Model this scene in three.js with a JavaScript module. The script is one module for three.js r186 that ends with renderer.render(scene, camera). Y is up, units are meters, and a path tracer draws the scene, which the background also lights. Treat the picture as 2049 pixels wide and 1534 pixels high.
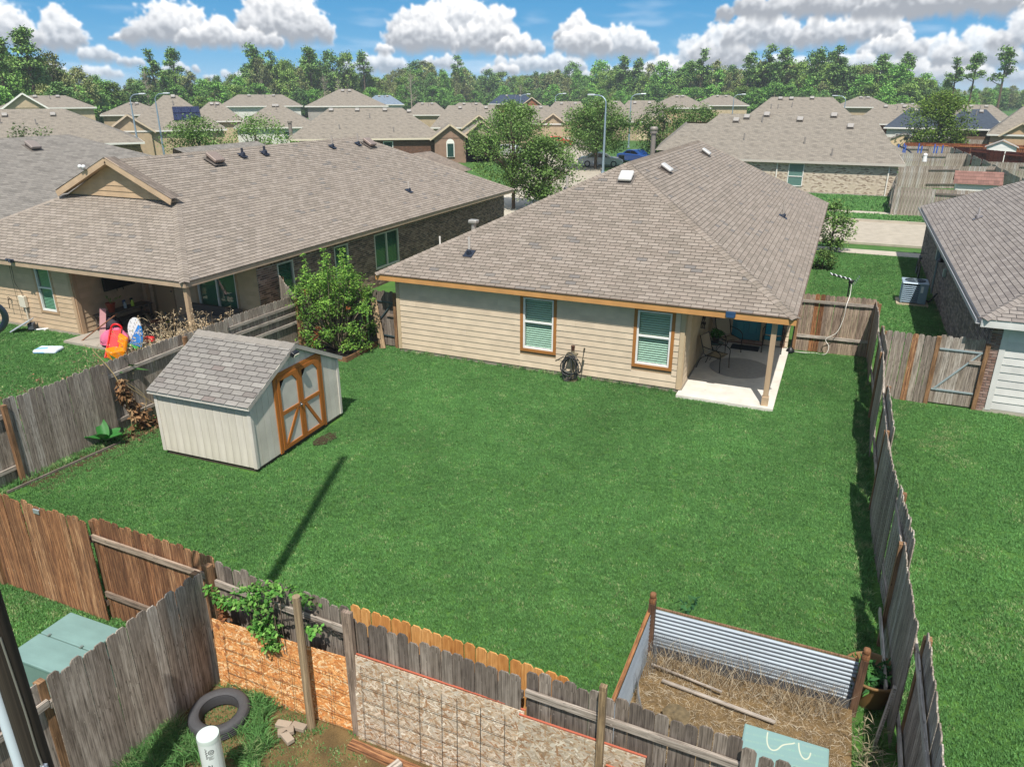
import * as THREE from 'three';
import { mergeGeometries } from 'three/addons/utils/BufferGeometryUtils.js';
import { RoundedBoxGeometry } from 'three/addons/geometries/RoundedBoxGeometry.js';

// ---------------------------------------------------------------- camera, sky, sun, exposure
const { PI, sin, cos, min, max, abs, floor, sqrt, hypot, atan2, pow, exp } = Math;
const DEG = PI / 180;
const scene = new THREE.Scene();
const EYE = new THREE.Vector3(0, 7.65, 0);
const camera = new THREE.PerspectiveCamera(54.48, 1024 / 766, 0.1, 3000);
camera.position.copy(EYE);
camera.rotation.set(-21.47 * DEG, 23.45 * DEG, 0, 'YXZ');
const SUN_INTENSITY = 3.4, EXPOSURE = 1.66;
const SUN_DIR = new THREE.Vector3(sin(20 * DEG) * cos(58.5 * DEG), sin(58.5 * DEG), cos(20 * DEG) * cos(58.5 * DEG));
const sun = new THREE.DirectionalLight(new THREE.Color(1, 0.955, 0.88), SUN_INTENSITY);
sun.position.copy(SUN_DIR).multiplyScalar(120).add(new THREE.Vector3(-8, 0, -22));
sun.target.position.set(-8, 0, -22);
sun.castShadow = true;
sun.shadow.mapSize.set(4096, 4096);
sun.shadow.camera.left = sun.shadow.camera.bottom = -70;
sun.shadow.camera.right = sun.shadow.camera.top = 70;
sun.shadow.camera.far = 400;
sun.shadow.radius = 1;
scene.add(sun, sun.target);
scene.fog = new THREE.FogExp2(new THREE.Color(0.74, 0.8, 0.86), 0.0004);

// seeded randomness and noise
let seed = 12345;
const srand = (s) => { seed = (s * 2654435761) >>> 0; };
function rnd() { seed = (seed + 0x6d2b79f5) | 0; let t = Math.imul(seed ^ (seed >>> 15), 1 | seed); t = (t + Math.imul(t ^ (t >>> 7), 61 | t)) ^ t; return ((t ^ (t >>> 14)) >>> 0) / 4294967296; }
const rr = (a, b) => a + (b - a) * rnd();
const pick = (a) => a[floor(rnd() * a.length)];
const clamp = (x, a = 0, b = 1) => x < a ? a : x > b ? b : x;
const lerp = (a, b, t) => a + (b - a) * t;
const sstep = (a, b, x) => { const t = clamp((x - a) / (b - a)); return t * t * (3 - 2 * t); };
const PERM = new Uint8Array(512); { srand(7); const p = [...Array(256).keys()]; for (let i = 255; i > 0; i--) { const j = floor(rnd() * (i + 1)); [p[i], p[j]] = [p[j], p[i]]; } for (let i = 0; i < 512; i++) PERM[i] = p[i & 255]; }
const GX = new Float32Array(256), GY = new Float32Array(256); for (let i = 0; i < 256; i++) { GX[i] = cos(i / 256 * 2 * PI * 7.3); GY[i] = sin(i / 256 * 2 * PI * 7.3); }
// gradient noise -1..1, with periods px, py (0 = none)
function gnoise(x, y, px = 0, py = 0) {
  let ix = floor(x), iy = floor(y); const fx = x - ix, fy = y - iy;
  let ix1 = ix + 1, iy1 = iy + 1;
  if (px) { ix = ((ix % px) + px) % px; ix1 = ((ix1 % px) + px) % px; }
  if (py) { iy = ((iy % py) + py) % py; iy1 = ((iy1 % py) + py) % py; }
  const u = fx * fx * fx * (fx * (fx * 6 - 15) + 10), v = fy * fy * fy * (fy * (fy * 6 - 15) + 10);
  const h = (a, b, dx, dy) => { const g = PERM[PERM[a & 255] + (b & 255)]; return GX[g] * dx + GY[g] * dy; };
  return 1.5 * lerp(lerp(h(ix, iy, fx, fy), h(ix1, iy, fx - 1, fy), u), lerp(h(ix, iy1, fx, fy - 1), h(ix1, iy1, fx - 1, fy - 1), u), v);
}
function fbm(x, y, o = 4, px = 0, py = 0) { let s = 0, a = 0.5; for (let i = 0; i < o; i++) { s += a * gnoise(x, y, px, py); x *= 2; y *= 2; px *= 2; py *= 2; a *= 0.5; } return s; }
function billow(x, y, o = 4) { let s = 0, a = 0.5; for (let i = 0; i < o; i++) { s += a * (1 - 2 * abs(gnoise(x, y))); x = x * 2.03 + 17.1; y = y * 2.03 + 5.7; a *= 0.5; } return s; }

// sky: deep blue above, pale towards the horizon, cumulus with flat grey bases all round; [azimuth from the view, base, half width, height] in degrees
const SKYK = 0.84;
const CLOUDS = [[-32.4, 2.5, 2.6, 3.6], [-29, 2.4, 1.5, 2.7], [-27, 1.75, 1.1, 1.6], [-25.6, 2.96, .7, .5], [-22.3, 2.8, 3.0, 3.9], [-15.6, 3.1, 3.3, 3.9], [-18.9, 2.75, 3.6, 2.0], [-27.2, .7, 1.5, 1.2], [-25.2, 1.5, .8, .9], [-22.4, 1.1, 1.3, .9], [-19, .6, 2, .8],
  [-4.2, 2.7, 4.2, 4.9], [-1.5, 2.6, 2.6, 3.0], [.6, 2.3, 1.8, 2.0], [-6.2, 2.7, 2.2, 3.4], [-9.6, 1.2, 2.4, 1.8], [-9, 2.4, .7, 1.0], [-5.1, 1.5, 1.7, 1.2], [1.8, 1.2, 3.6, 1.9], [4.2, 3.2, 1.4, 2.1], [6.9, 2.2, 3.3, 2.8], [5, 2.6, 1.9, 2.2], [13.3, 1.3, 3.6, 2.6], [14.4, 1.6, 1.8, 3.2], [17, 2.7, 3.1, 3.2], [10.6, 1.0, 2, 1.6],
  [22.6, 2.8, 3.6, 2.8], [20.5, 4.4, 6.5, 2.6], [27.5, 4.3, 5.5, 2.6], [27.7, 1.0, 3.0, 3.2], [30, 1.3, 2.8, 3.0], [32.6, 2.3, 2.4, 2.6], [25, 2.0, 2.2, 2.0], [-.9, 1.1, 1.5, 1.0], [11, .8, 2.2, 1.8], [28.4, .4, 4.8, 1.8], [18.3, .9, 3.2, 1.7], [23.5, 1.1, 2.8, 1.8], [-13.5, .8, 1.9, 1.0], [7.8, .7, 3, 1.4], [-30.5, .6, 2.2, 1.4], [3, .4, 3, 1]];
function makeSky() {
  srand(99);
  const list = CLOUDS.map((c) => [...c]);
  for (let i = 0; i < 430; i++) { // the rest of the sky carries the same weather
    const el = 0.8 + 66 * pow(rnd(), 1.35), az = rr(-180, 180), s = 0.75 + el * 0.058, w = rr(1.4, 4.2) * s;
    if (abs(az) < 40 + w && el < 9) continue;
    list.push([az, el, w / max(0.35, cos(el * DEG)), w * rr(0.55, 0.95)]);
  }
  const cl = list.map(([az, b, w, h], k) => {
    const puffs = [], n = floor(9 + min(w, 12) * 3.2);
    for (let i = 0; i < n; i++) {
      const t = i < 5 ? -0.8 + 0.4 * i + rr(-0.1, 0.1) : rr(-1, 1), dome = clamp(pow(max(0, 1 - t * t), 0.5) * (0.78 + 0.6 * gnoise(t * 1.9 + k * 5.3, k * 1.7)), 0.18, 1.05);
      const r = min(h * rr(0.26, 0.46) * (1 - 0.35 * abs(t)), w * 0.55);
      puffs.push([az + t * (w - r * 0.7), b + max(r * 0.5, rr(i < 5 ? 0 : 0.1, 1) * max(0, dome * h - r)), r * rr(0.95, 1.25), r]);
    }
    return { az, b, w, h, puffs };
  });
  const W = 4096, H = 2048, data = new Float32Array(W * H * 4);
  const bins = Array.from({ length: 720 }, () => []);
  for (const c of cl) for (let a = floor((c.az - c.w - 1.5) * 2); a <= (c.az + c.w + 1.5) * 2; a++) bins[((a + 360) % 720 + 720) % 720].push(c);
  const put = (i, a, e) => {
    const y = sin(max(0, e) * DEG), g = exp(-y * 5.2), g2 = exp(-y * 24);
    let R = lerp(0.026, 0.07, g), G = lerp(0.165, 0.31, g), B = lerp(0.4, 0.555, g);
    R = lerp(R, 0.32, g2 * 0.85); G = lerp(G, 0.54, g2 * 0.85); B = lerp(B, 0.72, g2 * 0.85);
    const near = bins[((floor(a * 2) + 360) % 720 + 720) % 720], low = e < 10 && abs(a) < 42, k = low ? 1 : 0.35, oct = low ? 5 : 4;
    if (e > 0) { const veil = 0.34 * sstep(0.05, 0.5, fbm(a * 0.16 * k + 11, e * 0.9 * k, 4)) * (0.35 + 0.65 * exp(-e / 4)); R = lerp(R, 0.8, veil); G = lerp(G, 0.84, veil); B = lerp(B, 0.9, veil); }
    if (near.length && e > -0.2) {
      const n1 = billow(a * 0.85 * k + 31, e * 1.0 * k + 7, oct), n2 = fbm(a * 2.6 * k + 3, e * 3.0 * k, oct - 1);
      const da = 0.2 / k, de = 0.42 / k;
      const m1 = billow((a + da) * 0.85 * k + 31, (e + de) * 1.0 * k + 7, oct), m2 = fbm((a + da) * 2.6 * k + 3, (e + de) * 3.0 * k, oct - 1);
      const n = 0.42 * n1 + 0.36 * n2, relief = 0.2 * (n1 - m1) + 0.2 * (n2 - m2);
      for (const c of near) {
        let dx = a - c.az; dx -= 360 * Math.round(dx / 360);
        if (abs(dx) > c.w + 1.2 || e < c.b - 0.9 || e > c.b + c.h + 1.4) continue;
        let s = -1, ws = 1e-6, nx = 0, ny = 0;
        for (const p of c.puffs) { let px = a - p[0]; px -= 360 * Math.round(px / 360); px /= p[2]; const py = (e - p[1]) / p[3], d = 1 - sqrt(px * px + py * py); if (d > s) s = d; if (d > -0.5) { const q = exp(d * 5); ws += q; nx += q * px; ny += q * py; } }
        nx /= ws; ny /= ws; s += n - 0.05;
        const bn = 0.3 * gnoise(a * 1.3 * k, c.b * 9) + 0.14 * gnoise(a * 4 * k, c.b * 3), bs = 0.25 + 0.09 * c.h;
        const al = sstep(0.0, 0.26, s) * sstep(c.b - bs + bn, c.b + bs * 0.7 + bn, e);
        if (al <= 0.002) continue;
        const hh = clamp((e - c.b) / c.h);
        let L = 0.71 + 0.2 * ny + 0.08 * nx + clamp(relief, -0.16, 0.13) - 0.44 * (1 - sstep(-0.1, 0.6, hh)) * sstep(0.02, 0.45, s) + 0.08 * (1 - sstep(0.0, 0.3, s));
        if (c.b > 4) L -= 0.14;
        L = clamp(L, 0.36, 0.98);
        const far = clamp(1 - c.b / 3) * 0.3, sh = clamp((0.85 - L) * 2);
        const cr = lerp(L * lerp(0.96, 0.84, sh), R, far), cg = lerp(L * lerp(0.955, 0.9, sh), G, far), cb = lerp(L * lerp(0.95, 1.0, sh), B, far);
        R = lerp(R, cr, al); G = lerp(G, cg, al); B = lerp(B, cb, al);
      }
    }
    data[i] = R * SKYK; data[i + 1] = G * SKYK; data[i + 2] = B * SKYK; data[i + 3] = 1;
  };
  const heading = -113.45;
  for (let row = 0; row < H; row++) {
    const e = ((row + 0.5) / H - 0.5) * 180;
    if (e < -0.5) { for (let c = 0; c < W; c++) { const i = (row * W + c) * 4; data[i] = 0.16; data[i + 1] = 0.2; data[i + 2] = 0.14; data[i + 3] = 1; } continue; }
    for (let c = 0; c < W; c++) {
      let a = ((c + 0.5) / W - 0.5) * 360 - heading; a = ((a + 180) % 360 + 360) % 360 - 180;
      const i = (row * W + c) * 4;
      if ((e < 9 && abs(a) < 40) || ((row & 3) === 0 && (c & 3) === 0)) { put(i, a, e); continue; }
      const j = ((row & ~3) * W + (c & ~3)) * 4; for (let q = 0; q < 4; q++) data[i + q] = data[j + q];
    }
  }
  const t = new THREE.DataTexture(data, W, H, THREE.RGBAFormat, THREE.FloatType);
  t.mapping = THREE.EquirectangularReflectionMapping; t.magFilter = THREE.LinearFilter; t.needsUpdate = true;
  return t;
}
scene.background = makeSky();
scene.environment = scene.background;

const renderer = new THREE.WebGLRenderer({ antialias: true });
renderer.toneMapping = THREE.LinearToneMapping;
renderer.toneMappingExposure = EXPOSURE;
renderer.shadowMap.enabled = true;

// ---------------------------------------------------------------- textures
const S2L = (c) => c <= 0.04045 ? c / 12.92 : pow((c + 0.055) / 1.055, 2.4);
const L2S = (c) => c <= 0.0031308 ? c * 12.92 : 1.055 * pow(c, 1 / 2.4) - 0.055;
// colour texture from f(x, y) -> [r, g, b] in sRGB 0..255
function tex(w, h, f, srgb = true) {
  const d = new Uint8Array(w * h * 4);
  for (let y = 0; y < h; y++) for (let x = 0; x < w; x++) { const c = f(x, y), i = (y * w + x) * 4; d[i] = clamp(c[0], 0, 255); d[i + 1] = clamp(c[1], 0, 255); d[i + 2] = clamp(c[2], 0, 255); d[i + 3] = 255; }
  const t = new THREE.DataTexture(d, w, h, THREE.RGBAFormat);
  t.wrapS = t.wrapT = THREE.RepeatWrapping; t.magFilter = THREE.LinearFilter; t.minFilter = THREE.LinearMipmapLinearFilter;
  if (srgb) t.colorSpace = THREE.SRGBColorSpace; t.needsUpdate = true; return t;
}
function rep(t, x, y) { const c = t.clone(); c.repeat.set(x, y); c.needsUpdate = true; return c; }
function canvasTex(w, h, draw) { const c = document.createElement('canvas'); c.width = w; c.height = h; draw(c.getContext('2d'), w, h); const t = new THREE.CanvasTexture(c); t.wrapS = t.wrapT = THREE.RepeatWrapping; t.colorSpace = THREE.SRGBColorSpace; return t; }
const mix3 = (a, b, t) => [lerp(a[0], b[0], t), lerp(a[1], b[1], t), lerp(a[2], b[2], t)];
srand(11);
// fine neutral grain, one tile = 1 m
const T_GRAIN = tex(512, 512, (x, y) => { const v = 226 + 20 * fbm(x / 32, y / 32, 3, 16, 16) + (rnd() - 0.5) * 50; return [v, v, v]; });
const T_SOFT = tex(512, 512, (x, y) => { const v = 240 + 26 * fbm(x / 128, y / 128, 5, 4, 4) + (rnd() - 0.5) * 14; return [v, v * 0.995, v * 0.985]; });
// weathered boards, one tile = 0.6 m x 2 m; every 0.14 m another board
function woodTex(base, dark, light, knots, streak, spots) {
  const W = 512, H = 1024, cell = W / 4; const kn = [];
  for (let i = 0; i < knots; i++) kn.push([rnd() * W, rnd() * H, rr(4, 9)]);
  const sp = []; for (let i = 0; i < spots; i++) sp.push([rnd() * W, rnd() * H, rr(1.5, 5)]);
  return tex(W, H, (x, y) => {
    const b = floor(x / cell), o = b * 37.7;
    let wx = x;
    for (const k of kn) { const dx = x - k[0], dy = (y - k[1]) * 0.45, d = hypot(dx, dy); if (d < 60) wx += dx / (d + 4) * k[2] * exp(-d / 16); }
    const g = fbm(wx / 5 + o, y / 240 + o, 3), s = fbm(wx / 22 + o, y / 330 + b * 9, 3), f = gnoise(wx / 1.7, y / 60 + o), w = fbm(x / 60 + o, y / 90 + o, 3);
    let t = 0.5 + 0.55 * g + 0.28 * f + streak * s + 0.28 * w;
    let c = t < 0.5 ? mix3(dark, base, clamp(t * 2)) : mix3(base, light, clamp(t * 2 - 1));
    for (const k of kn) { const d = hypot(x - k[0], (y - k[1]) * 0.6); if (d < k[2]) c = mix3(c, dark, 0.75 * sstep(k[2], k[2] * 0.5, d)); }
    for (const k of sp) { const d = hypot(x - k[0], (y - k[1]) * 0.7); if (d < k[2]) c = mix3(c, [205, 200, 192], 0.7); }
    const n = (rnd() - 0.5) * 16; return [c[0] + n, c[1] + n, c[2] + n];
  });
}
const T_GREY = woodTex([170, 163, 155], [104, 97, 90], [208, 202, 195], 16, 0.85, 60);
const T_BROWN = woodTex([150, 106, 72], [80, 54, 38], [200, 158, 116], 12, 0.9, 8);
const T_CEDAR = woodTex([206, 150, 86], [152, 98, 44], [232, 188, 124], 12, 0.45, 0);
// brick courses for far walls: tile 1.6 m x 1.2 m (8 x 16 bricks)
function brickTex(cols, mortar, header) {
  srand(61); const pal = []; for (let i = 0; i < 16 * 8; i++) pal.push(pick(cols));
  return tex(512, 512, (x, y) => { const r = floor(y / 32), xx = x + (r & 1) * 32, b = floor(xx / 64) & 7, ix = xx % 64, iy = y % 32; const n = (rnd() - 0.5) * 18; const c = ix < 5 || iy < 5 ? mortar : pal[r * 8 + b]; return [c[0] + n, c[1] + n, c[2] + n]; });
}
const T_BRICK_TAN = brickTex([[204, 192, 174], [216, 204, 188], [196, 182, 164], [210, 198, 182], [156, 138, 122], [192, 178, 160], [140, 122, 108], [202, 188, 170], [220, 210, 196]], [200, 192, 180]);
const T_BRICK_RED = brickTex([[122, 88, 72], [110, 78, 64], [136, 100, 82], [98, 74, 64], [128, 92, 78]], [146, 130, 116]);
// shingle courses for far roofs: tile 2.44 m (8 tabs) x 2.29 m (16 courses)
srand(62); const tabs = []; for (let i = 0; i < 128; i++) tabs.push(rr(-16, 10) + (rnd() < 0.12 ? -16 : 0));
const T_SHINGLE = tex(512, 512, (x, y) => { const r = floor(y / 32), xx = x + (r & 1) * 32, b = floor(xx / 64) & 7, ix = xx % 64, iy = y % 32; let v = 216 + tabs[r * 8 + b] + (rnd() - 0.5) * 26 + 12 * fbm(x / 64, y / 64, 3, 8, 8); if (iy < 4) v -= 66; else if (ix < 3) v -= 44; return [v, v, v]; });
// grass and earth
const T_GRASS = tex(1024, 1024, (x, y) => {
  const a = fbm(x / 128, y / 128, 5, 8, 8), b = fbm(x / 10 + 40, y / 10, 3), n = rnd();
  let c = mix3([66, 110, 48], [104, 146, 66], clamp(0.5 + 0.7 * a + 0.9 * b));
  if (n < 0.03) c = mix3(c, [150, 150, 90], 0.6); if (n > 0.93) c = mix3(c, [40, 70, 32], 0.6);
  const k = (n - 0.5) * 22; return [c[0] + k, c[1] + k, c[2] + k * 0.7];
});
const T_EARTH = tex(512, 512, (x, y) => { const a = fbm(x / 64, y / 64, 5, 8, 8), n = (rnd() - 0.5) * 40; const c = mix3([108, 98, 78], [150, 136, 110], clamp(0.5 + a)); return [c[0] + n, c[1] + n, c[2] + n]; });
const T_CONC = tex(1024, 1024, (x, y) => { const a = fbm(x / 128, y / 128, 6, 8, 8), s = fbm(x / 30 + 9, y / 30, 4); let v = 226 + 24 * a + (rnd() - 0.5) * 16; if (s > 0.34) v -= 26 * sstep(0.34, 0.6, s); return [v, v * 0.985, v * 0.955]; });
// strand board, one tile = 1.2 m
function strandTex(cols, back, s) {
  return canvasTex(1024, 1024, (g, w, h) => {
    srand(s); g.fillStyle = back; g.fillRect(0, 0, w, h);
    for (let i = 0; i < 2800; i++) {
      const x = rnd() * w, y = rnd() * h, L = rr(24, 120), B = rr(7, 26), a = rr(-0.9, 0.9) + (rnd() < 0.25 ? 1.57 : 0), c = pick(cols), k = rr(0.86, 1.1);
      g.fillStyle = 'rgb(' + c.map((v) => floor(clamp(v * k, 0, 255))).join(',') + ')';
      for (const [ox, oy] of [[0, 0], [x > w - 70 ? -w : 0, y > h - 70 ? -h : 0]]) { g.save(); g.translate(x + ox, y + oy); g.rotate(a); g.beginPath(); g.moveTo(-L / 2, -B * 0.3); g.lineTo(-L * 0.2, -B / 2); g.lineTo(L / 2, -B * 0.25); g.lineTo(L * 0.42, B / 2); g.lineTo(-L * 0.45, B * 0.4); g.fill(); g.restore(); if (!ox && !oy && x <= w - 70 && y <= h - 70) break; }
    }
  });
}
const T_OSB = strandTex([[220, 158, 98], [230, 174, 114], [208, 140, 80], [240, 198, 146], [214, 150, 90], [188, 120, 68], [246, 216, 174]], 'rgb(208,142,82)', 31);
const T_OSBGREY = strandTex([[206, 192, 172], [218, 206, 188], [190, 174, 152], [228, 220, 204], [178, 148, 116], [202, 184, 160], [166, 130, 98], [212, 198, 180], [184, 158, 128]], 'rgb(198,182,158)', 32);

// ---------------------------------------------------------------- materials
const mats = new Map();
function M(color, o = {}) {
  const key = JSON.stringify([color, Object.entries(o).map(([k, v]) => [k, v?.isTexture ? v.uuid : v])]);
  if (!mats.has(key)) {
    const { phys, ...rest } = o;
    const m = new (phys ? THREE.MeshPhysicalMaterial : THREE.MeshStandardMaterial)({ roughness: 0.85, side: THREE.DoubleSide, ...rest });
    if (Array.isArray(color)) m.color.setRGB(...color); else m.color.set(color);
    mats.set(key, m);
  }
  return mats.get(key);
}
const GRAIN1 = T_GRAIN, SOFT1 = rep(T_SOFT, 0.5, 0.5);
const V = (x, y, z) => new THREE.Vector3(x, y, z);

// ---------------------------------------------------------------- things and parts
const used = new Map();
function numbered(name) { const n = used.get(name) ?? 0; used.set(name, n + 1); return n ? name + '_' + String(n).padStart(3, '0') : name; }
function shadow(o) { o.traverse((c) => { if (c.isMesh) c.castShadow = c.receiveShadow = true; }); return o; }
function thing(name, label, category, [x, y, z] = [0, 0, 0], turn = 0, group) {
  const o = new THREE.Group(); o.name = numbered(name); scene.add(o); o.position.set(x, y, z); o.rotation.y = turn;
  o.userData = { label, category }; if (group) o.userData.group = group; return o;
}
function part(parent, name, geo, mat, o = {}) {
  const m = new THREE.Mesh(geo, mat); m.name = name; m.castShadow = m.receiveShadow = true;
  if (o.p) m.position.set(...o.p); if (o.r) m.rotation.set(...o.r); if (o.q) m.quaternion.copy(o.q);
  if (o.label) m.userData.label = o.label; if (o.stuff) m.userData.kind = 'stuff';
  parent.add(m); return m;
}
function solo(name, label, category, geo, mat, [x, y, z] = [0, 0, 0], turn = 0, group) {
  const m = part(scene, numbered(name), geo, mat, { p: [x, y, z], r: [0, turn, 0] }); m.userData = { label, category }; if (group) m.userData.group = group; return m;
}
function struct(name, geo, mat, p) { const m = part(scene, numbered(name), geo, mat, { p }); m.userData.kind = 'structure'; return m; }
function stuff(o, label, category) { o.userData = { kind: 'stuff', label, category }; return o; }
function copy(root, label, [x, y, z], turn = 0, scale, group) {
  const r = root.clone(); r.name = numbered(root.name.replace(/_\d{3}$/, '')); scene.add(r); r.userData = { ...root.userData }; r.position.set(x, y, z); r.rotation.y = turn; if (scale) r.scale.set(...scale);
  r.userData.label = label; if (group) r.userData.group = group; return r;
}

// ---------------------------------------------------------------- geometry helpers; uv in metres
function place(g, x = 0, y = 0, z = 0, rx = 0, ry = 0, rz = 0) { if (rx || ry || rz) g.applyMatrix4(new THREE.Matrix4().makeRotationFromEuler(new THREE.Euler(rx, ry, rz))); g.translate(x, y, z); return g; }
function bx(w, h, d, x = 0, y = 0, z = 0, rx = 0, ry = 0, rz = 0) {
  const g = new THREE.BoxGeometry(w, h, d), uv = g.attributes.uv; const dims = [[d, h], [d, h], [w, d], [w, d], [w, h], [w, h]];
  for (let i = 0; i < 24; i++) { const s = dims[floor(i / 4)]; uv.setXY(i, uv.getX(i) * s[0], uv.getY(i) * s[1]); }
  return place(g, x, y, z, rx, ry, rz);
}
function rbx(w, h, d, r, x = 0, y = 0, z = 0, rx = 0, ry = 0, rz = 0, seg = 2) { return place(new RoundedBoxGeometry(w, h, d, seg, min(r, w / 2.01, h / 2.01, d / 2.01)), x, y, z, rx, ry, rz); }
function cyl(r0, r1, h, x = 0, y = 0, z = 0, n = 12, rx = 0, ry = 0, rz = 0, open = false) { return place(new THREE.CylinderGeometry(r0, r1, h, n, 1, open), x, y, z, rx, ry, rz); }
function bar(a, b, r, n = 6, r2 = r) { // round bar from a to b
  const d = b.clone().sub(a), g = new THREE.CylinderGeometry(r2, r, d.length(), n, 1);
  g.applyQuaternion(new THREE.Quaternion().setFromUnitVectors(V(0, 1, 0), d.normalize())); const m = a.clone().add(b).multiplyScalar(0.5); g.translate(m.x, m.y, m.z); return g;
}
function tube(pts, r, n = 6, seg = 0, closed = false) { return new THREE.TubeGeometry(new THREE.CatmullRomCurve3(pts.map((p) => p.isVector3 ? p : V(...p)), closed), seg || pts.length * 4, r, n, closed); }
function lathe(pts, n = 20) { return new THREE.LatheGeometry(pts.map(([x, y]) => new THREE.Vector2(x, y)), n); }
function plank(a, b, w, t, up = V(0, 1, 0)) { // flat board from a to b; w across, t thick along up
  const d = b.clone().sub(a), L = d.length(); d.normalize(); const s = new THREE.Vector3().crossVectors(up, d).normalize(), n = new THREE.Vector3().crossVectors(d, s);
  const g = bx(w, t, L); g.applyMatrix4(new THREE.Matrix4().makeBasis(s, n, d)); const m = a.clone().add(b).multiplyScalar(0.5); g.translate(m.x, m.y, m.z); return g;
}
function merge(list) {
  const l = list.filter(Boolean).map((g) => g.index ? g.toNonIndexed() : g); const col = l.some((g) => g.attributes.color);
  for (const g of l) { for (const k of Object.keys(g.attributes)) if (!['position', 'normal', 'uv', 'color'].includes(k)) g.deleteAttribute(k);
    if (!g.attributes.uv) g.setAttribute('uv', new THREE.BufferAttribute(new Float32Array(g.attributes.position.count * 2), 2));
    if (!g.attributes.normal) g.computeVertexNormals();
    if (col && !g.attributes.color) tint(g, [1, 1, 1]); }
  return l.length ? mergeGeometries(l, false) : new THREE.BufferGeometry();
}
function tint(g, c) { const n = g.attributes.position.count, a = new Float32Array(n * 3); for (let i = 0; i < n; i++) { a[i * 3] = c[0]; a[i * 3 + 1] = c[1]; a[i * 3 + 2] = c[2]; } g.setAttribute('color', new THREE.BufferAttribute(a, 3)); return g; }
function uvs(g, su, sv, ou = 0, ov = 0) { const uv = g.attributes.uv; for (let i = 0; i < uv.count; i++) uv.setXY(i, uv.getX(i) * su + ou, uv.getY(i) * sv + ov); return g; }
const lin = (hex) => { const c = new THREE.Color(hex); return [c.r, c.g, c.b]; };
// raw triangles: list of polygons (arrays of Vector3) with uv from two axes
function polys(list, uAxis, vAxis) {
  const P = [], U = []; for (const q of list) for (let i = 1; i + 1 < q.length; i++) for (const v of [q[0], q[i], q[i + 1]]) { P.push(v.x, v.y, v.z); U.push(uAxis ? v.dot(uAxis) : 0, vAxis ? v.dot(vAxis) : 0); }
  const g = new THREE.BufferGeometry(); g.setAttribute('position', new THREE.Float32BufferAttribute(P, 3)); g.setAttribute('uv', new THREE.Float32BufferAttribute(U, 2)); g.computeVertexNormals(); return g;
}
// clip a convex 2D polygon against another convex polygon (counter-clockwise)
function clip2(sub, win) {
  let out = sub;
  for (let i = 0; i < win.length && out.length; i++) {
    const a = win[i], b = win[(i + 1) % win.length], side = (p) => (b[0] - a[0]) * (p[1] - a[1]) - (b[1] - a[1]) * (p[0] - a[0]), inp = out; out = [];
    for (let k = 0; k < inp.length; k++) { const p = inp[k], q = inp[(k + 1) % inp.length], sp = side(p), sq = side(q);
      if (sp >= 0) out.push(p); if ((sp >= 0) !== (sq >= 0)) { const t = sp / (sp - sq); out.push([p[0] + (q[0] - p[0]) * t, p[1] + (q[1] - p[1]) * t]); } }
  }
  return out;
}
const area2 = (p) => { let s = 0; for (let i = 0; i < p.length; i++) { const a = p[i], b = p[(i + 1) % p.length]; s += a[0] * b[1] - a[1] * b[0]; } return s / 2; };
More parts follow.
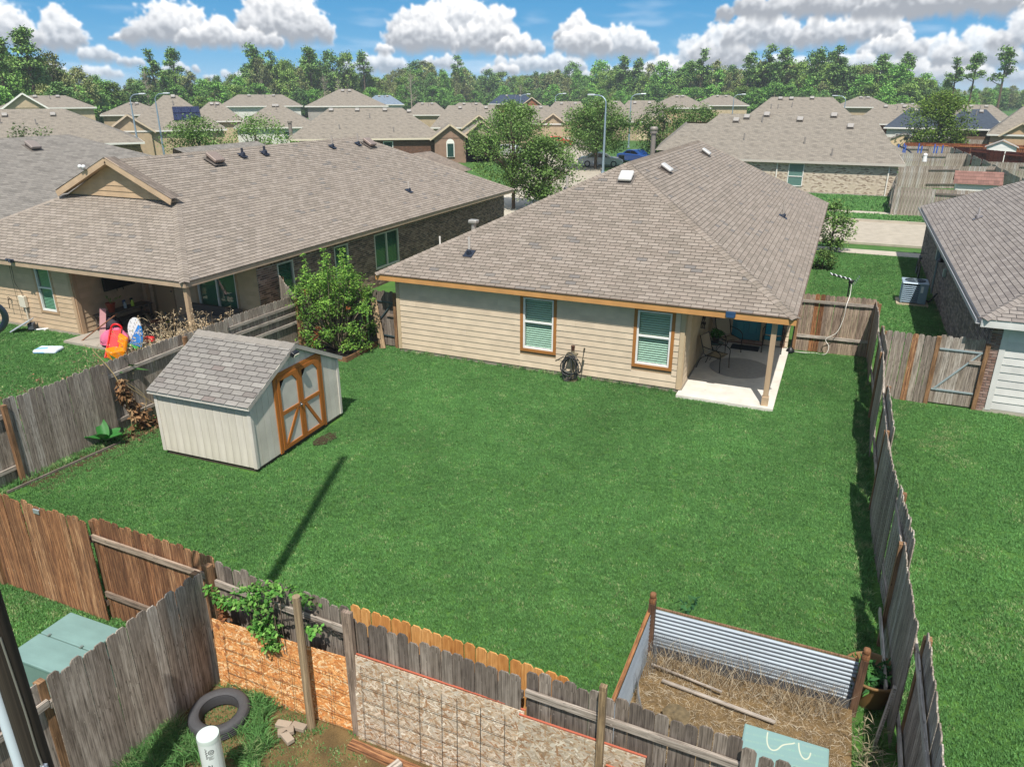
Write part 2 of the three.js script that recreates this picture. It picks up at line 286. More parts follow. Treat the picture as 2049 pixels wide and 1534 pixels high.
// ---------------------------------------------------------------- roofs
const MOST = 300;
function scoreOf(T, p, n, a) { // how large a piece shows from where the photograph was taken
  const w = p.clone().applyMatrix4(T.matrixWorld), d = EYE.clone().sub(w), L = d.length(); const f = n.clone().transformDirection(T.matrixWorld).dot(d) / L;
  return f * a / (L * L);
}
class Tabs { // shingles of one roof: the largest in the picture are parts, the rest one part
  constructor(T, cols, o = {}) { T.updateMatrixWorld(true); Object.assign(this, { T, cols, list: [], rowH: 0.143, tabW: 0.305, mat: { roughness: 0.95, map: GRAIN1 }, ...o }); this.full = null; }
  face(poly, o = {}) { // poly: eave corner, eave corner, then up and round, counter-clockwise seen from above
    const [A, B] = poly, u = B.clone().sub(A).normalize(), n = new THREE.Vector3(); for (let i = 1; i + 1 < poly.length; i++) n.add(new THREE.Vector3().crossVectors(poly[i].clone().sub(A), poly[i + 1].clone().sub(A))); n.normalize();
    const v = new THREE.Vector3().crossVectors(n, u), P = poly.map((p) => { const d = p.clone().sub(A); return [d.dot(u), d.dot(v)]; });
    const u0 = min(...P.map((p) => p[0])), u1 = max(...P.map((p) => p[0])), v1 = max(...P.map((p) => p[1])), g = 0.016; let row = 0;
    for (let y = -0.02; y < v1; y += this.rowH, row++) {
      const off = (row % 2) * this.tabW / 2 + ((row * 7919) % 5) * 0.012;
      for (let x = u0 - off - this.tabW; x < u1; x += this.tabW) {
        const r = [[x + g / 2, y], [x + this.tabW - g / 2, y], [x + this.tabW - g / 2, y + this.rowH - 0.013], [x + g / 2, y + this.rowH - 0.013]];
        const c = clip2(r, P.map(([a, b]) => [a, b - (b < 0.001 ? 0.02 : 0)])); if (c.length < 3 || area2(c) < 0.002) continue;
        const full = area2(c) > area2(r) * 0.9999, w = A.clone().addScaledVector(u, x + this.tabW / 2).addScaledVector(v, y + this.rowH / 2);
        const k = fbm(x * 0.23 + 9, y * 0.5 + A.z, 3); let ci = floor(rnd() * (this.cols.length - 2)); if (rnd() < 0.025 + max(0, k - 0.1) * 0.12) ci = this.cols.length - 1 - floor(rnd() * 2);
        this.list.push({ c, x, y, full, ci, A, u, v, n, w, s: scoreOf(this.T, w, n, area2(c)) });
      }
    }
    return this;
  }
  geo(c, y) { // prism over the tab, its lower edge proud
    const z = (p) => 0.014 - 0.009 * (p[1] - y) / this.rowH, top = c.map((p) => V(p[0], p[1], z(p))), list = [top];
    for (let i = 0; i < c.length; i++) { const a = top[i], b = top[(i + 1) % c.length]; list.push([a, V(a.x, a.y, 0), V(b.x, b.y, 0), b]); }
    return polys(list, V(1, 0, 0), V(0, 1, 0));
  }
  done() {
    const basis = (t) => new THREE.Matrix4().makeBasis(t.u, t.v, t.n);
    this.list.sort((a, b) => b.s - a.s);
    const w = this.tabW, h = this.rowH, g = 0.016, fulls = [0, 1, 2].map((k) => { const G = this.geo([[g / 2, 0], [w - g / 2, 0], [w - g / 2, h - 0.013], [g / 2, h - 0.013]], 0); return uvs(G, 1, 1, k * 0.37, k * 0.21); });
    const ms = this.cols.map((c) => M(c, this.mat)), rest = [];
    this.list.forEach((t, i) => {
      if (i < MOST) {
        const o = t.A.clone(); let G;
        if (t.full) { o.addScaledVector(t.u, t.x).addScaledVector(t.v, t.y); G = fulls[i % 3]; } else G = this.geo(t.c, t.y);
        part(this.T, 'shingle', G, ms[t.ci], { p: [o.x, o.y, o.z], q: new THREE.Quaternion().setFromRotationMatrix(basis(t)) });
      } else { const G = this.geo(t.c, t.y); uvs(G, 1, 1, (i % 7) * 0.31, (i % 5) * 0.17); G.applyMatrix4(basis(t)); G.translate(t.A.x, t.A.y, t.A.z); rest.push(tint(G, lin(this.cols[t.ci]))); }
    });
    if (rest.length) part(this.T, 'shingles', merge(rest), M('#ffffff', { ...this.mat, vertexColors: true }), { stuff: true });
  }
}
// a row of bent cap shingles along a hip or ridge from a (low) to b; n1, n2 are the normals of the two slopes
function caps(T, name, a, b, n1, n2, cols, o = {}) {
  const t = b.clone().sub(a), L = t.length(); t.normalize(); const step = o.step ?? 0.142, w = o.w ?? 0.15;
  const s1 = new THREE.Vector3().crossVectors(t, n1).normalize(), s2 = new THREE.Vector3().crossVectors(n2, t).normalize(); const m = n1.clone().add(n2).normalize();
  const q = (d, h, l) => t.clone().multiplyScalar(l).addScaledVector(m, h).add(d);
  const mk = () => { const lo = [s1.clone().multiplyScalar(w), V(0, 0, 0), s2.clone().multiplyScalar(w)], hs = [0.026, 0.036, 0.026], he = [0.01, 0.019, 0.01], len = step + 0.02;
    const A = lo.map((d, i) => q(d, hs[i], 0)), B = lo.map((d, i) => q(d, he[i], len)), Z = lo.map((d, i) => q(d, hs[i] - 0.014, 0)), Y = lo.map((d, i) => q(d, he[i] - 0.014, len));
    return polys([[A[0], A[1], B[1], B[0]], [A[1], A[2], B[2], B[1]], [A[0], Z[0], Z[1], A[1]], [A[1], Z[1], Z[2], A[2]], [A[0], B[0], Y[0], Z[0]], [A[2], Z[2], Y[2], B[2]]], t, V(0.6, 0.6, 0.6)); };
  const G = mk(), n = floor(L / step), ms = cols.map((c) => M(c, { roughness: 0.95, map: GRAIN1 }));
  if (o.joined) { const l = []; for (let i = 0; i < n; i++) { const g = G.clone(); const p = a.clone().addScaledVector(t, i * step); g.translate(p.x, p.y, p.z); l.push(tint(g, lin(pick(cols)))); } part(T, name, merge(l), M('#ffffff', { roughness: 0.95, map: GRAIN1, vertexColors: true }), { stuff: true }); return; }
  for (let i = 0; i < n; i++) { const p = a.clone().addScaledVector(t, i * step); part(T, name, G, pick(ms), { p: [p.x, p.y, p.z] }); }
}
function normalOf(p) { return new THREE.Vector3().crossVectors(p[1].clone().sub(p[0]), p[2].clone().sub(p[0])).normalize(); }
// the deck under the shingles (or the whole roof where it is too far to tell shingles apart)
const roofUV = (face) => { const n = normalOf(face), u = face[1].clone().sub(face[0]).normalize(); return [u, new THREE.Vector3().crossVectors(n, u)]; };
function deck(faces) { return merge(faces.map((f) => polys([f], ...roofUV(f)))); }
const T_SHINGLE_M = rep(T_SHINGLE, 1 / 2.44, 1 / 2.29);

// ---------------------------------------------------------------- walls
// frame of a wall: origin at its lower left seen from outside, u along it, n out of it (u x up = n)
const UPV = V(0, 1, 0);
function wallMatrix(o, u) { const n = new THREE.Vector3().crossVectors(u, UPV); return new THREE.Matrix4().makeBasis(u, UPV, n).setPosition(o); }
function spans(L, y0, y1, holes) { let s = [[0, L]]; for (const [hx, hy, hw, hh] of holes) if (hy < y1 - 0.01 && hy + hh > y0 + 0.01) s = s.flatMap(([a, b]) => [[a, min(b, hx)], [max(a, hx + hw), b]].filter(([p, q]) => q - p > 0.01)); return s; }
function backing(T, name, o, u, L, H, holes, mat, depth = 0.1, y0 = 0) {
  const sh = new THREE.Shape([[0, y0], [L, y0], [L, H], [0, H]].map((p) => new THREE.Vector2(...p)));
  for (const [x, y, w, h] of holes) sh.holes.push(new THREE.Path([[x, max(y, y0 + 0.001)], [x, y + h], [x + w, y + h], [x + w, max(y, y0 + 0.001)]].map((p) => new THREE.Vector2(...p))));
  const g = new THREE.ExtrudeGeometry(sh, { depth, bevelEnabled: false }); g.translate(0, 0, -depth); g.applyMatrix4(wallMatrix(o, u)); return part(T, name, g, mat);
}
function planks(T, o, u, L, H, rowH, cols, holes = [], y0 = 0.12) {
  const W = wallMatrix(o, u), ms = cols.map((c) => M(c, { roughness: 0.7, map: SOFT1 })); let r = 0;
  for (let y = y0; y < H - 0.02; y += rowH, r++) for (const [a, b] of spans(L, y, y + rowH, holes)) {
    const cuts = [a]; let c = a + ((r * 1.37) % 3.6) + 0.4; while (c < b - 0.5) { if (c > a + 0.5) cuts.push(c); c += 3.6; } cuts.push(b);
    for (let i = 0; i + 1 < cuts.length; i++) { const h = min(rowH, H - y) + 0.012, w = cuts[i + 1] - cuts[i] - 0.003; const g = bx(w, h, 0.014, 0, 0, 0, -0.1, 0, 0); g.translate((cuts[i] + cuts[i + 1]) / 2, y + h / 2 - 0.006, 0.018); uvs(g, 1, 1, r * 0.37 + i, r * 0.21); g.applyMatrix4(W); part(T, 'plank', g, pick(ms)); }
  }
}
function bricks(T, o, u, L, H, cols, mortar, holes = [], opt = {}) {
  T.updateMatrixWorld(true);
  const W = wallMatrix(o, u), n = new THREE.Vector3().crossVectors(u, UPV), bw = 0.2, bh = 0.06, g = 0.017, list = []; const soldier = opt.soldier ?? 0;
  backing(T, 'mortar', o, u, L, H, holes, M(mortar, { roughness: 0.95, map: GRAIN1 }));
  const add = (x, y, w, h) => { const c = V(x + w / 2, y + h / 2, 0).applyMatrix4(W); list.push({ x, y, w, h, c, k: floor(rnd() * cols.length), s: scoreOf(T, c, n, w * h) }); };
  let r = 0; for (let y = 0; y + bh < H - soldier; y += bh + g, r++) for (const [a, b] of spans(L, y, y + bh, holes)) for (let x = a + (r % 2 ? -0.1 : 0); x < b; x += bw + g) { const x0 = max(a, x), x1 = min(b, x + bw); if (x1 - x0 > 0.02) add(x0, y, x1 - x0, bh); }
  if (soldier) for (const [a, b] of spans(L, H - soldier, H, holes)) for (let x = a; x + bh < b; x += bh + g) add(x, H - soldier + 0.01, bh, soldier - 0.012);
  list.sort((p, q) => q.s - p.s); const shared = new Map(), ms = cols.map((c) => M(c, { roughness: 0.92, map: GRAIN1 })), rest = [], rot = new THREE.Quaternion().setFromRotationMatrix(W);
  list.forEach((b, i) => {
    const d = 0.016 + 0.004 * ((i * 7) % 3), key = b.w.toFixed(2) + b.h + d; const mk = () => bx(b.w, b.h, d, 0, 0, d / 2 - 0.004);
    if (i < MOST) { if (!shared.has(key)) shared.set(key, mk()); part(T, 'brick', shared.get(key), ms[b.k], { p: b.c.toArray(), q: rot }); }
    else { const q = mk(); q.translate(b.x + b.w / 2, b.y + b.h / 2, 0); q.applyMatrix4(W); rest.push(tint(uvs(q, 1, 1, (i % 9) * 0.3, (i % 7) * 0.2), lin(cols[b.k]))); }
  });
  if (rest.length) part(T, 'bricks', merge(rest), M('#ffffff', { roughness: 0.92, map: GRAIN1, vertexColors: true }), { stuff: true });
}
// windows: the white frame is the part; panes, blind slats, trim its sub-parts
const GLASS = M([0.86, 0.95, 0.91], { phys: true, transmission: 1, roughness: 0.02, thickness: 0, ior: 1.5 });
const DARKROOM = M([0.34, 0.31, 0.27], { roughness: 0.9 });
function windowUnit(T, o, u, x, y, w, h, opt = {}) {
  const W = wallMatrix(o, u), p = V(x, y, 0).applyMatrix4(W), q = new THREE.Quaternion().setFromRotationMatrix(W), f = opt.f ?? 0.05, l = [];
  const mull = opt.mull ?? 0; // vertical mullions between lights
  l.push(bx(w, f, 0.07, w / 2, f / 2, -0.01), bx(w, f, 0.07, w / 2, h - f / 2, -0.01), bx(f, h - 2 * f, 0.07, f / 2, h / 2, -0.01), bx(f, h - 2 * f, 0.07, w - f / 2, h / 2, -0.01));
  if (opt.sash !== false) l.push(bx(w - 2 * f, 0.045, 0.062, w / 2, h * 0.53, -0.012));
  for (let i = 1; i <= mull; i++) l.push(bx(0.06, h - 2 * f, 0.064, w * i / (mull + 1), h / 2, -0.011));
  const fr = part(T, 'window', merge(l), M(opt.frame ?? '#dcdcd8', { roughness: 0.5 }), { p: p.toArray(), q });
  part(fr, 'pane', bx(w - 2 * f, h - 2 * f, 0.004, w / 2, h / 2, -0.03), opt.glass ?? GLASS);
  part(fr, 'recess', merge([bx(w, h, 0.01, w / 2, h / 2, -0.3), bx(w, 0.02, 0.25, w / 2, 0.012, -0.17), bx(w, 0.02, 0.25, w / 2, h - 0.012, -0.17), bx(0.02, h, 0.25, 0.012, h / 2, -0.17), bx(0.02, h, 0.25, w - 0.012, h / 2, -0.17)]), DARKROOM);
  if (opt.slats) { const sg = bx(w - 2 * f - 0.02, 0.044, 0.004, 0, 0, 0, opt.tilt ?? -0.5, 0, 0), sm = M(opt.blind ?? '#d9ddd6', { roughness: 0.6 }); for (let yy = f + 0.03; yy < h - f; yy += opt.slats) part(fr, 'slat', sg, sm, { p: [w / 2, yy, -0.075] }); }
  if (opt.curtain) part(fr, 'curtain', bx(w - 2 * f, h - 2 * f, 0.004, w / 2, h / 2, -0.09), M(opt.curtain, { roughness: 0.9 }));
  if (opt.trim) { const tw = opt.tw ?? 0.09, tm = M(opt.trim, { roughness: 0.65, map: SOFT1 }); const pr = 0.034;
    for (const b of [[w + 2 * tw, tw, w / 2, -tw / 2], opt.notop ? null : [w + 2 * tw, tw, w / 2, h + tw / 2], [tw, h, -tw / 2, h / 2], [tw, h, w + tw / 2, h / 2]]) if (b) part(fr, 'trim', bx(b[0], b[1], pr, b[2], b[3], pr / 2 + 0.005), tm); }
  return fr;
}
// roof furniture, in the local frame of a slope: at p, on a slope with normal n, up the slope v
function slopeQ(n) { const u = new THREE.Vector3().crossVectors(UPV, n).normalize(); return [new THREE.Quaternion().setFromRotationMatrix(new THREE.Matrix4().makeBasis(u, n, new THREE.Vector3().crossVectors(u, n))), u]; }
function boxVent(T, p, n, cap, s = 1, r = 0.07) { const [q] = slopeQ(n); const o = part(T, 'roof_vent', rbx(0.42 * s, 0.11 * s, 0.44 * s, r * s, 0, 0.14 * s, 0, 0.12), M(cap, { roughness: 0.45, metalness: 0.1 }), { p: p.toArray(), q }); part(o, 'vent_base', bx(0.34 * s, 0.1 * s, 0.36 * s, 0, 0.07 * s, 0), M('#4e443e')); part(o, 'flashing', bx(0.5 * s, 0.01, 0.52 * s, 0, 0.024, 0), M('#6b645e', { metalness: 0.2 })); return o; }
function pipeVent(T, p, n, h = 0.34, col = '#b9b2aa', base = '#1d2636', r = 0.038) { const [q] = slopeQ(n); const o = part(T, 'vent_pipe', cyl(r, r, h, 0, h / 2, 0, 10), M(col, { roughness: 0.6 }), { p: p.toArray() });
  part(o, 'flashing', merge([place(cyl(r * 1.3, r * 2.6, 0.14, 0, 0.08, 0, 12)), bx(0.3, 0.012, 0.34, 0, 0.026, 0)]), M(base, { roughness: 0.5 }), { q }); return o; }

// ---------------------------------------------------------------- fences
const WOODS = { grey: [T_GREY, ['#f4efe9', '#e2dad2', '#cfc5bb', '#ece4da', '#c4bab1', '#d8cfc7']], light: [T_GREY, ['#fffaf4', '#f3ede6', '#e6dfd8']], dark: [T_GREY, ['#bdb5ae', '#a49b94', '#cbc2ba', '#968d87', '#b0a69d']], brown: [T_BROWN, ['#ffffff', '#e6ddd6', '#d2c6bd', '#f0e2d6', '#bfb2a8']], cedar: [T_CEDAR, ['#ffffff', '#f4e8da', '#e8dccb']], mix: [T_GREY, ['#e0cdbc', '#cdbaab', '#bfad9f', '#e6d3c0']], post: [T_GREY, ['#c49a72', '#b98f68', '#cfa57c']] };
for (const k of Object.keys(WOODS)) { const w = WOODS[k]; w[2] = rep(w[0], 1 / 0.6, 1 / 2.05); }
const wood = (k, i) => { const w = WOODS[k]; return M(w[1][(i ?? floor(rnd() * w[1].length)) % w[1].length], { map: w[2], roughness: 0.9 }); };
// a timber lying along x, its grain along it
function beam(L, h, d) { const g = bx(L, h, d), uv = g.attributes.uv, o = rnd(), q = rnd(); for (let i = 0; i < uv.count; i++) { const u = uv.getX(i), v = uv.getY(i); uv.setXY(i, v + o, u + q); } return g; }
const pickets = new Map();
function picketGeo(h, k) { // dog-eared board, 0.139 x 0.016, base at the origin
  const key = h.toFixed(2) + k; if (pickets.has(key)) return pickets.get(key);
  const w = 0.1385, e = 0.03, s = new THREE.Shape([[-w / 2, 0], [w / 2, 0], [w / 2, h - e * 1.2], [w / 2 - e, h], [-w / 2 + e, h], [-w / 2, h - e * 1.2]].map((p) => new THREE.Vector2(...p)));
  const g = new THREE.ExtrudeGeometry(s, { depth: 0.016, bevelEnabled: false }); g.translate(0, 0, -0.008); uvs(g, 1, 1, 0.069 + k * 0.14, k * 0.37); pickets.set(key, g); return g;
}
// runs: [[x0, z0, x1, z1, side, {kind, h, rails}]...] one after the other; side +1 puts the boards on the left of the run's direction
function fence(name, label, category, runs, o = {}) {
  const T = thing(name, label, category, [runs[0][0], 0, runs[0][1]], 0, o.group); const bx0 = runs[0][0], bz0 = runs[0][1]; let last = null;
  runs.forEach(([x0, z0, x1, z1, side, q = {}], ri) => {
    const k = { stain: null, kind: 'grey', rail: 'light', post: 'post', h: 1.8, y: 0, rails: [0.32, 1.46], lean: 0, ...o, ...q }; const dx = x1 - x0, dz = z1 - z0, L = hypot(dx, dz), a = atan2(-dz, dx), nx = dz / L, nz = -dx / L; // left normal
    const n = max(1, floor(L / 0.1405)), step = L / n;
    for (let i = 0; i < n; i++) {
      if (k.skip && rnd() < k.skip) continue;
      const t = (i + 0.5) * step, off = side * 0.05, wv = k.wave ? k.wave * sin(t * 1.3 + ri) : 0, h = k.h + (rnd() - 0.5) * (k.vary ?? 0.05), hh = floor(h * 25) / 25;
      part(T, k.boards ?? 'picket', picketGeo(hh, floor(rnd() * 4)), wood(k.stain?.includes(i) ? 'brown' : k.kind), { p: [x0 - bx0 + dx * t / L + nx * (off + wv), k.y + (rnd() - 0.5) * 0.02, z0 - bz0 + dz * t / L + nz * (off + wv)], r: [k.lean * side + (rnd() - 0.5) * 0.012, a, (rnd() - 0.5) * (k.tilt ?? 0.012)] });
    }
    for (const y of k.rails) part(T, 'rail', beam(L - 0.01, 0.088, 0.038), wood(k.rail), { p: [x0 - bx0 + dx / 2, y + k.y, z0 - bz0 + dz / 2], r: [0, a, (rnd() - 0.5) * 0.012] });
    const ends = k.ends ?? 'both';
    if (k.post) for (const [px, pz] of ends === 'start' ? [[x0, z0]] : ends === 'none' ? [] : [[x0, z0], [x1, z1]]) { const id = px.toFixed(1) + pz.toFixed(1); if (id === last) continue; last = id; part(T, 'post', uvs(bx(0.088, k.h - 0.08, 0.088, 0, (k.h - 0.08) / 2, 0), 1, 1, ri * 0.21, 0), wood(k.post), { p: [px - bx0 - nx * side * 0.065, k.y, pz - bz0 - nz * side * 0.065], r: [0, a, 0] }); }
  });
  return T;
}

// ---------------------------------------------------------------- plants
// leaves: count leaves per clump; each a bent pair of triangles
function leafGeo(clumps, size, cols, o = {}) {
  const P = [], C = [], I = []; let n = 0;
  for (const [cx, cy, cz, r, count, tone = 1] of clumps) for (let i = 0; i < count; i++) {
    const th = rnd() * 2 * PI, cp = rr(-1, 1), sp = sqrt(1 - cp * cp), rad = r * pow(rnd(), o.fill ?? 0.45), px = cx + sp * cos(th) * rad, py = cy + cp * rad * (o.flat ?? 0.8), pz = cz + sp * sin(th) * rad;
    const s = size * rr(0.6, 1.3), az = rnd() * 2 * PI, pitch = rr(-0.7, 0.9) + (o.droop ?? 0), roll = rr(-0.9, 0.9);
    const d = [cos(az) * cos(pitch), sin(pitch), sin(az) * cos(pitch)], e0 = [-sin(az), 0, cos(az)], e = [e0[0] * cos(roll), sin(roll), e0[2] * cos(roll)], w = o.width ?? 0.42;
    P.push(px, py, pz, px + (d[0] * 0.45 + e[0] * w) * s, py + (d[1] * 0.45 + e[1] * w) * s, pz + (d[2] * 0.45 + e[2] * w) * s, px + d[0] * s, py + (d[1] - 0.12) * s, pz + d[2] * s, px + (d[0] * 0.45 - e[0] * w) * s, py + (d[1] * 0.45 - e[1] * w) * s, pz + (d[2] * 0.45 - e[2] * w) * s);
    const c = pick(cols), k = tone * rr(0.75, 1.25); for (let j = 0; j < 4; j++) C.push(c[0] * k, c[1] * k, c[2] * k); I.push(n, n + 1, n + 2, n, n + 2, n + 3); n += 4;
  }
  const g = new THREE.BufferGeometry(); g.setAttribute('position', new THREE.Float32BufferAttribute(P, 3)); g.setAttribute('color', new THREE.Float32BufferAttribute(C, 3)); g.setIndex(I); g.computeVertexNormals(); return g;
}
const LEAF = M('#ffffff', { phys: true, vertexColors: true, roughness: 0.9, transmission: 0.3, thickness: 0, specularIntensity: 0.15 });
const LEAF_FAR = M('#ffffff', { vertexColors: true, roughness: 1 });
const BARK = M('#6d5d4e', { roughness: 0.95, map: GRAIN1 }), BARK_PALE = M('#9a8d7e', { roughness: 0.95 }), BARK_DARK = M('#4a3f36', { roughness: 0.95 });
const TWIG = M('#8a7a66', { roughness: 0.95 }), STRAW = M('#b09a6c', { roughness: 0.95 });
// blades from points: grass-like strips, for weeds, straw, tufts
function blades(n, f, mat0) { const P = [], C = [], I = []; let k = 0; for (let i = 0; i < n; i++) { const b = f(i); if (!b) continue; const { a, m, e, w, c } = b, s = new THREE.Vector3().crossVectors(e.clone().sub(a), V(rnd() - 0.5, rnd() - 0.5, rnd() - 0.5)).normalize().multiplyScalar(w / 2);
  for (const v of [a.clone().sub(s), a.clone().add(s), m.clone().sub(s), m.clone().add(s), e]) P.push(v.x, v.y, v.z); for (let j = 0; j < 5; j++) C.push(...c); I.push(k, k + 1, k + 3, k, k + 3, k + 2, k + 2, k + 3, k + 4); k += 5; }
  const g = new THREE.BufferGeometry(); g.setAttribute('position', new THREE.Float32BufferAttribute(P, 3)); g.setAttribute('color', new THREE.Float32BufferAttribute(C, 3)); g.setIndex(I); g.computeVertexNormals(); return g; }
// ---------------------------------------------------------------- ground, street
{
  const g = new THREE.PlaneGeometry(2600, 2600, 260, 260); g.rotateX(-PI / 2); g.translate(0, -0.004, -900);
  const p = g.attributes.position, c = new Float32Array(p.count * 3); for (let i = 0; i < p.count; i++) { const k = 0.95 + 0.25 * fbm(p.getX(i) / 60, p.getZ(i) / 60, 3); c[i * 3] = k; c[i * 3 + 1] = k; c[i * 3 + 2] = k; } g.setAttribute('color', new THREE.BufferAttribute(c, 3));
  uvs(g, 2600 / 5.7, 2600 / 5.7); struct('ground', g, M('#c6d2b4', { map: T_GRASS, roughness: 1, vertexColors: true }));
}
const CONC = rep(T_CONC, 1 / 4, 1 / 4);
function strip(name, pts, w, y, col, kerb) {
  const c = new THREE.CatmullRomCurve3(pts.map(([x, z]) => V(x, 0, z)), false, 'catmullrom', 0.2), n = 70, list = [], kl = [];
  let pl, pr; for (let i = 0; i <= n; i++) { const q = c.getPointAt(i / n), t = c.getTangentAt(i / n), s = V(-t.z, 0, t.x).multiplyScalar(w / 2), l = q.clone().sub(s).setY(y), r = q.clone().add(s).setY(y); if (i) { list.push([pl, pr, r, l]); if (kerb) for (const [a, b, d] of [[pl, l, -1], [pr, r, 1]]) { const o = s.clone().normalize().multiplyScalar(0.16 * d), up = V(0, 0.12, 0); kl.push([a.clone().add(up), b.clone().add(up), b.clone().add(o).add(up), a.clone().add(o).add(up)], [a, b, b.clone().add(up), a.clone().add(up)], [a.clone().add(o), b.clone().add(o), b.clone().add(o).add(up), a.clone().add(o).add(up)]); } } pl = l; pr = r; }
  struct(name, polys(list, V(1, 0, 0), V(0, 0, 1)), M(col, { map: CONC, roughness: 0.9 }));
  if (kerb) struct('kerb', polys(kl, V(1, 0, 0), V(0, 0, 1)), M('#c4bdb0', { map: CONC, roughness: 0.9 }));
}
strip('road', [[70, -48.2], [20, -48.1], [-4, -48.2], [-14, -51], [-21, -59], [-26, -72], [-33, -92], [-41, -112], [-52, -140]], 8.2, 0.008, '#bdb5a8', true);
strip('driveway', [[-21.5, -42], [-22.5, -47], [-21.5, -57]], 5.5, 0.03, '#d4cdc2');
strip('driveway', [[-29.5, -84], [-41, -90], [-47, -91.5]], 5, 0.022, '#c6beb1');
strip('driveway', [[7.6, -44.6], [7.6, -34]], 5.4, 0.016, '#c8c0b2');
strip('driveway', [[-35, -106], [-44, -107]], 6, 0.02, '#c6beb1');
strip('pavement', [[60, -56.2], [-8, -56.2]], 1.2, 0.014, '#c9c2b6');
strip('pavement', [[4.8, -41.8], [-30, -41.8]], 1.2, 0.012, '#c9c2b6');

// ---------------------------------------------------------------- the house in the middle
const ROOF_COLS = ['#9e9185', '#988c80', '#93877b', '#a2968a', '#8f8478', '#9b8f83', '#88817a', '#817b76'];
const LEFT_COLS = ['#a4988b', '#9e9286', '#998d81', '#a89c90', '#94897d', '#a19589', '#8c857e', '#857f79'];
const SIDING = ['#dbc8af', '#d8c5ac', '#decbb2'], TRIM_BROWN = '#ab7238', FASCIA = '#cb955a';
const hipN = (a, b) => normalOf(a);
{
  const T = thing('house', 'beige house with brown hip roof and orange trim in the middle', 'house', [-6.57, 0, -19.02]);
  const L = (x, y, z) => V(x + 6.57, y, z + 19.02);
  const EH = 2.52, A = L(-12.58, EH, -18.62), B = L(-0.57, EH, -18.62), C = L(-0.57, EH, -40.2), D = L(-12.58, EH, -40.2), P = L(-6.57, 5.46, -24.63), Q = L(-6.57, 5.46, -37.2);
  const fb = [A, B, P], fr = [B, C, Q, P], ff = [C, D, Q], fl = [D, A, P, Q];
  part(T, 'roof_deck', deck([fb, fr, ff, fl]), M('#4c443d', { roughness: 1 }));
  srand(201); const tabs = new Tabs(T, ROOF_COLS); tabs.face(fb).face(fr); tabs.done();
  part(T, 'far_roof_slope', deck([ff, fl].map((f) => f.map((p) => p.clone().setY(p.y + 0.014)))), M('#a09184', { map: T_SHINGLE_M, roughness: 0.95 }));
  const nb = normalOf(fb), nr = normalOf(fr), nl = normalOf(fl), nf = normalOf(ff);
  caps(T, 'hip_cap', B, P, nr, nb, ROOF_COLS.slice(0, 6)); caps(T, 'hip_cap', A, P, nb, nl, ROOF_COLS.slice(0, 6)); caps(T, 'ridge_cap', P, Q, nr, nl, ROOF_COLS.slice(0, 6)); caps(T, 'hip_cap', C, Q, nf, nr, ROOF_COLS.slice(0, 6), { joined: true });
  // eaves
  const fm = M(FASCIA, { roughness: 0.6, map: SOFT1 }), h = 0.175, W = 12.01, Dp = 21.58, mid = L(-6.57, 0, -29.41);
  part(T, 'fascia', bx(W, h, 0.025, 0, EH - h / 2 - 0.008, L(0, 0, -18.635).z), fm);
  part(T, 'fascia', bx(0.025, h, Dp - 0.03, L(-0.585, 0, 0).x, EH - h / 2 - 0.008, mid.z), fm); part(T, 'fascia', bx(0.025, h, Dp - 0.03, L(-12.565, 0, 0).x, EH - h / 2 - 0.008, mid.z), fm);
  part(T, 'soffit', bx(W - 0.06, 0.02, Dp - 0.06, 0, EH - h + 0.02, mid.z), M('#c9b795', { roughness: 0.8 }));
  part(T, 'drip_edge', merge([bx(W + 0.02, 0.03, 0.02, 0, EH + 0.002, L(0, 0, -18.61).z), bx(0.02, 0.03, Dp, L(-0.562, 0, 0).x, EH + 0.002, mid.z)]), M('#5a4434', { roughness: 0.6 }));
  // back wall: planks, windows, trim
  const WH = 2.36, o = L(-12.1, 0, -19.02), u = V(1, 0, 0), w1 = [4.21, 0.68, 0.93, 1.52], w2 = [7.54, 0.68, 0.93, 1.52], WL = 8.8;
  srand(202); backing(T, 'wall', o, u, WL, WH, [w1, w2], M('#8f7d62'), 0.1, 0.1); planks(T, o, u, WL - 0.1, WH, 0.176, SIDING, [[4.12, 0.59, 1.11, 2], [7.45, 0.59, 1.11, 2], [-0.1, 0, 0.2, 3]]);
  for (const w of [w1, w2]) windowUnit(T, o, u, ...w, { trim: TRIM_BROWN, tw: 0.09, slats: 0.066, frame: '#e4e2de', tilt: -0.75 });
  const cm = M('#cab494', { roughness: 0.65, map: SOFT1 });
  part(T, 'corner_board', bx(0.12, WH - 0.1, 0.04, L(-12.06, 0, 0).x, WH / 2 + 0.05, 0.02), cm); part(T, 'corner_board', bx(0.12, WH - 0.1, 0.04, L(-3.33, 0, 0).x, WH / 2 + 0.05, 0.02), cm); part(T, 'corner_board', bx(0.04, WH - 0.1, 0.12, L(-3.27, 0, 0).x, WH / 2 + 0.05, -0.075), cm);
  part(T, 'foundation', bx(8.86, 0.14, 4.9, L(-7.66, 0, 0).x, 0.05, -2.44), M('#9d968c', { map: CONC, roughness: 0.95 }));
  // patio recess
  srand(203); const po = L(-3.29, 0, -19.08), pu = V(0, 0, -1); backing(T, 'wall', po, pu, 4.85, WH, [], M('#8f7d62'), 0.08, 0.1); planks(T, po.clone().add(V(0, 0, -0.06)), pu, 0.75, WH, 0.176, SIDING);
  part(T, 'stucco_panel', bx(0.02, WH - 0.12, 4.0, L(-3.275, 0, 0).x, WH / 2 + 0.06, -2.86), M('#cfba98', { map: SOFT1, roughness: 0.9 }));
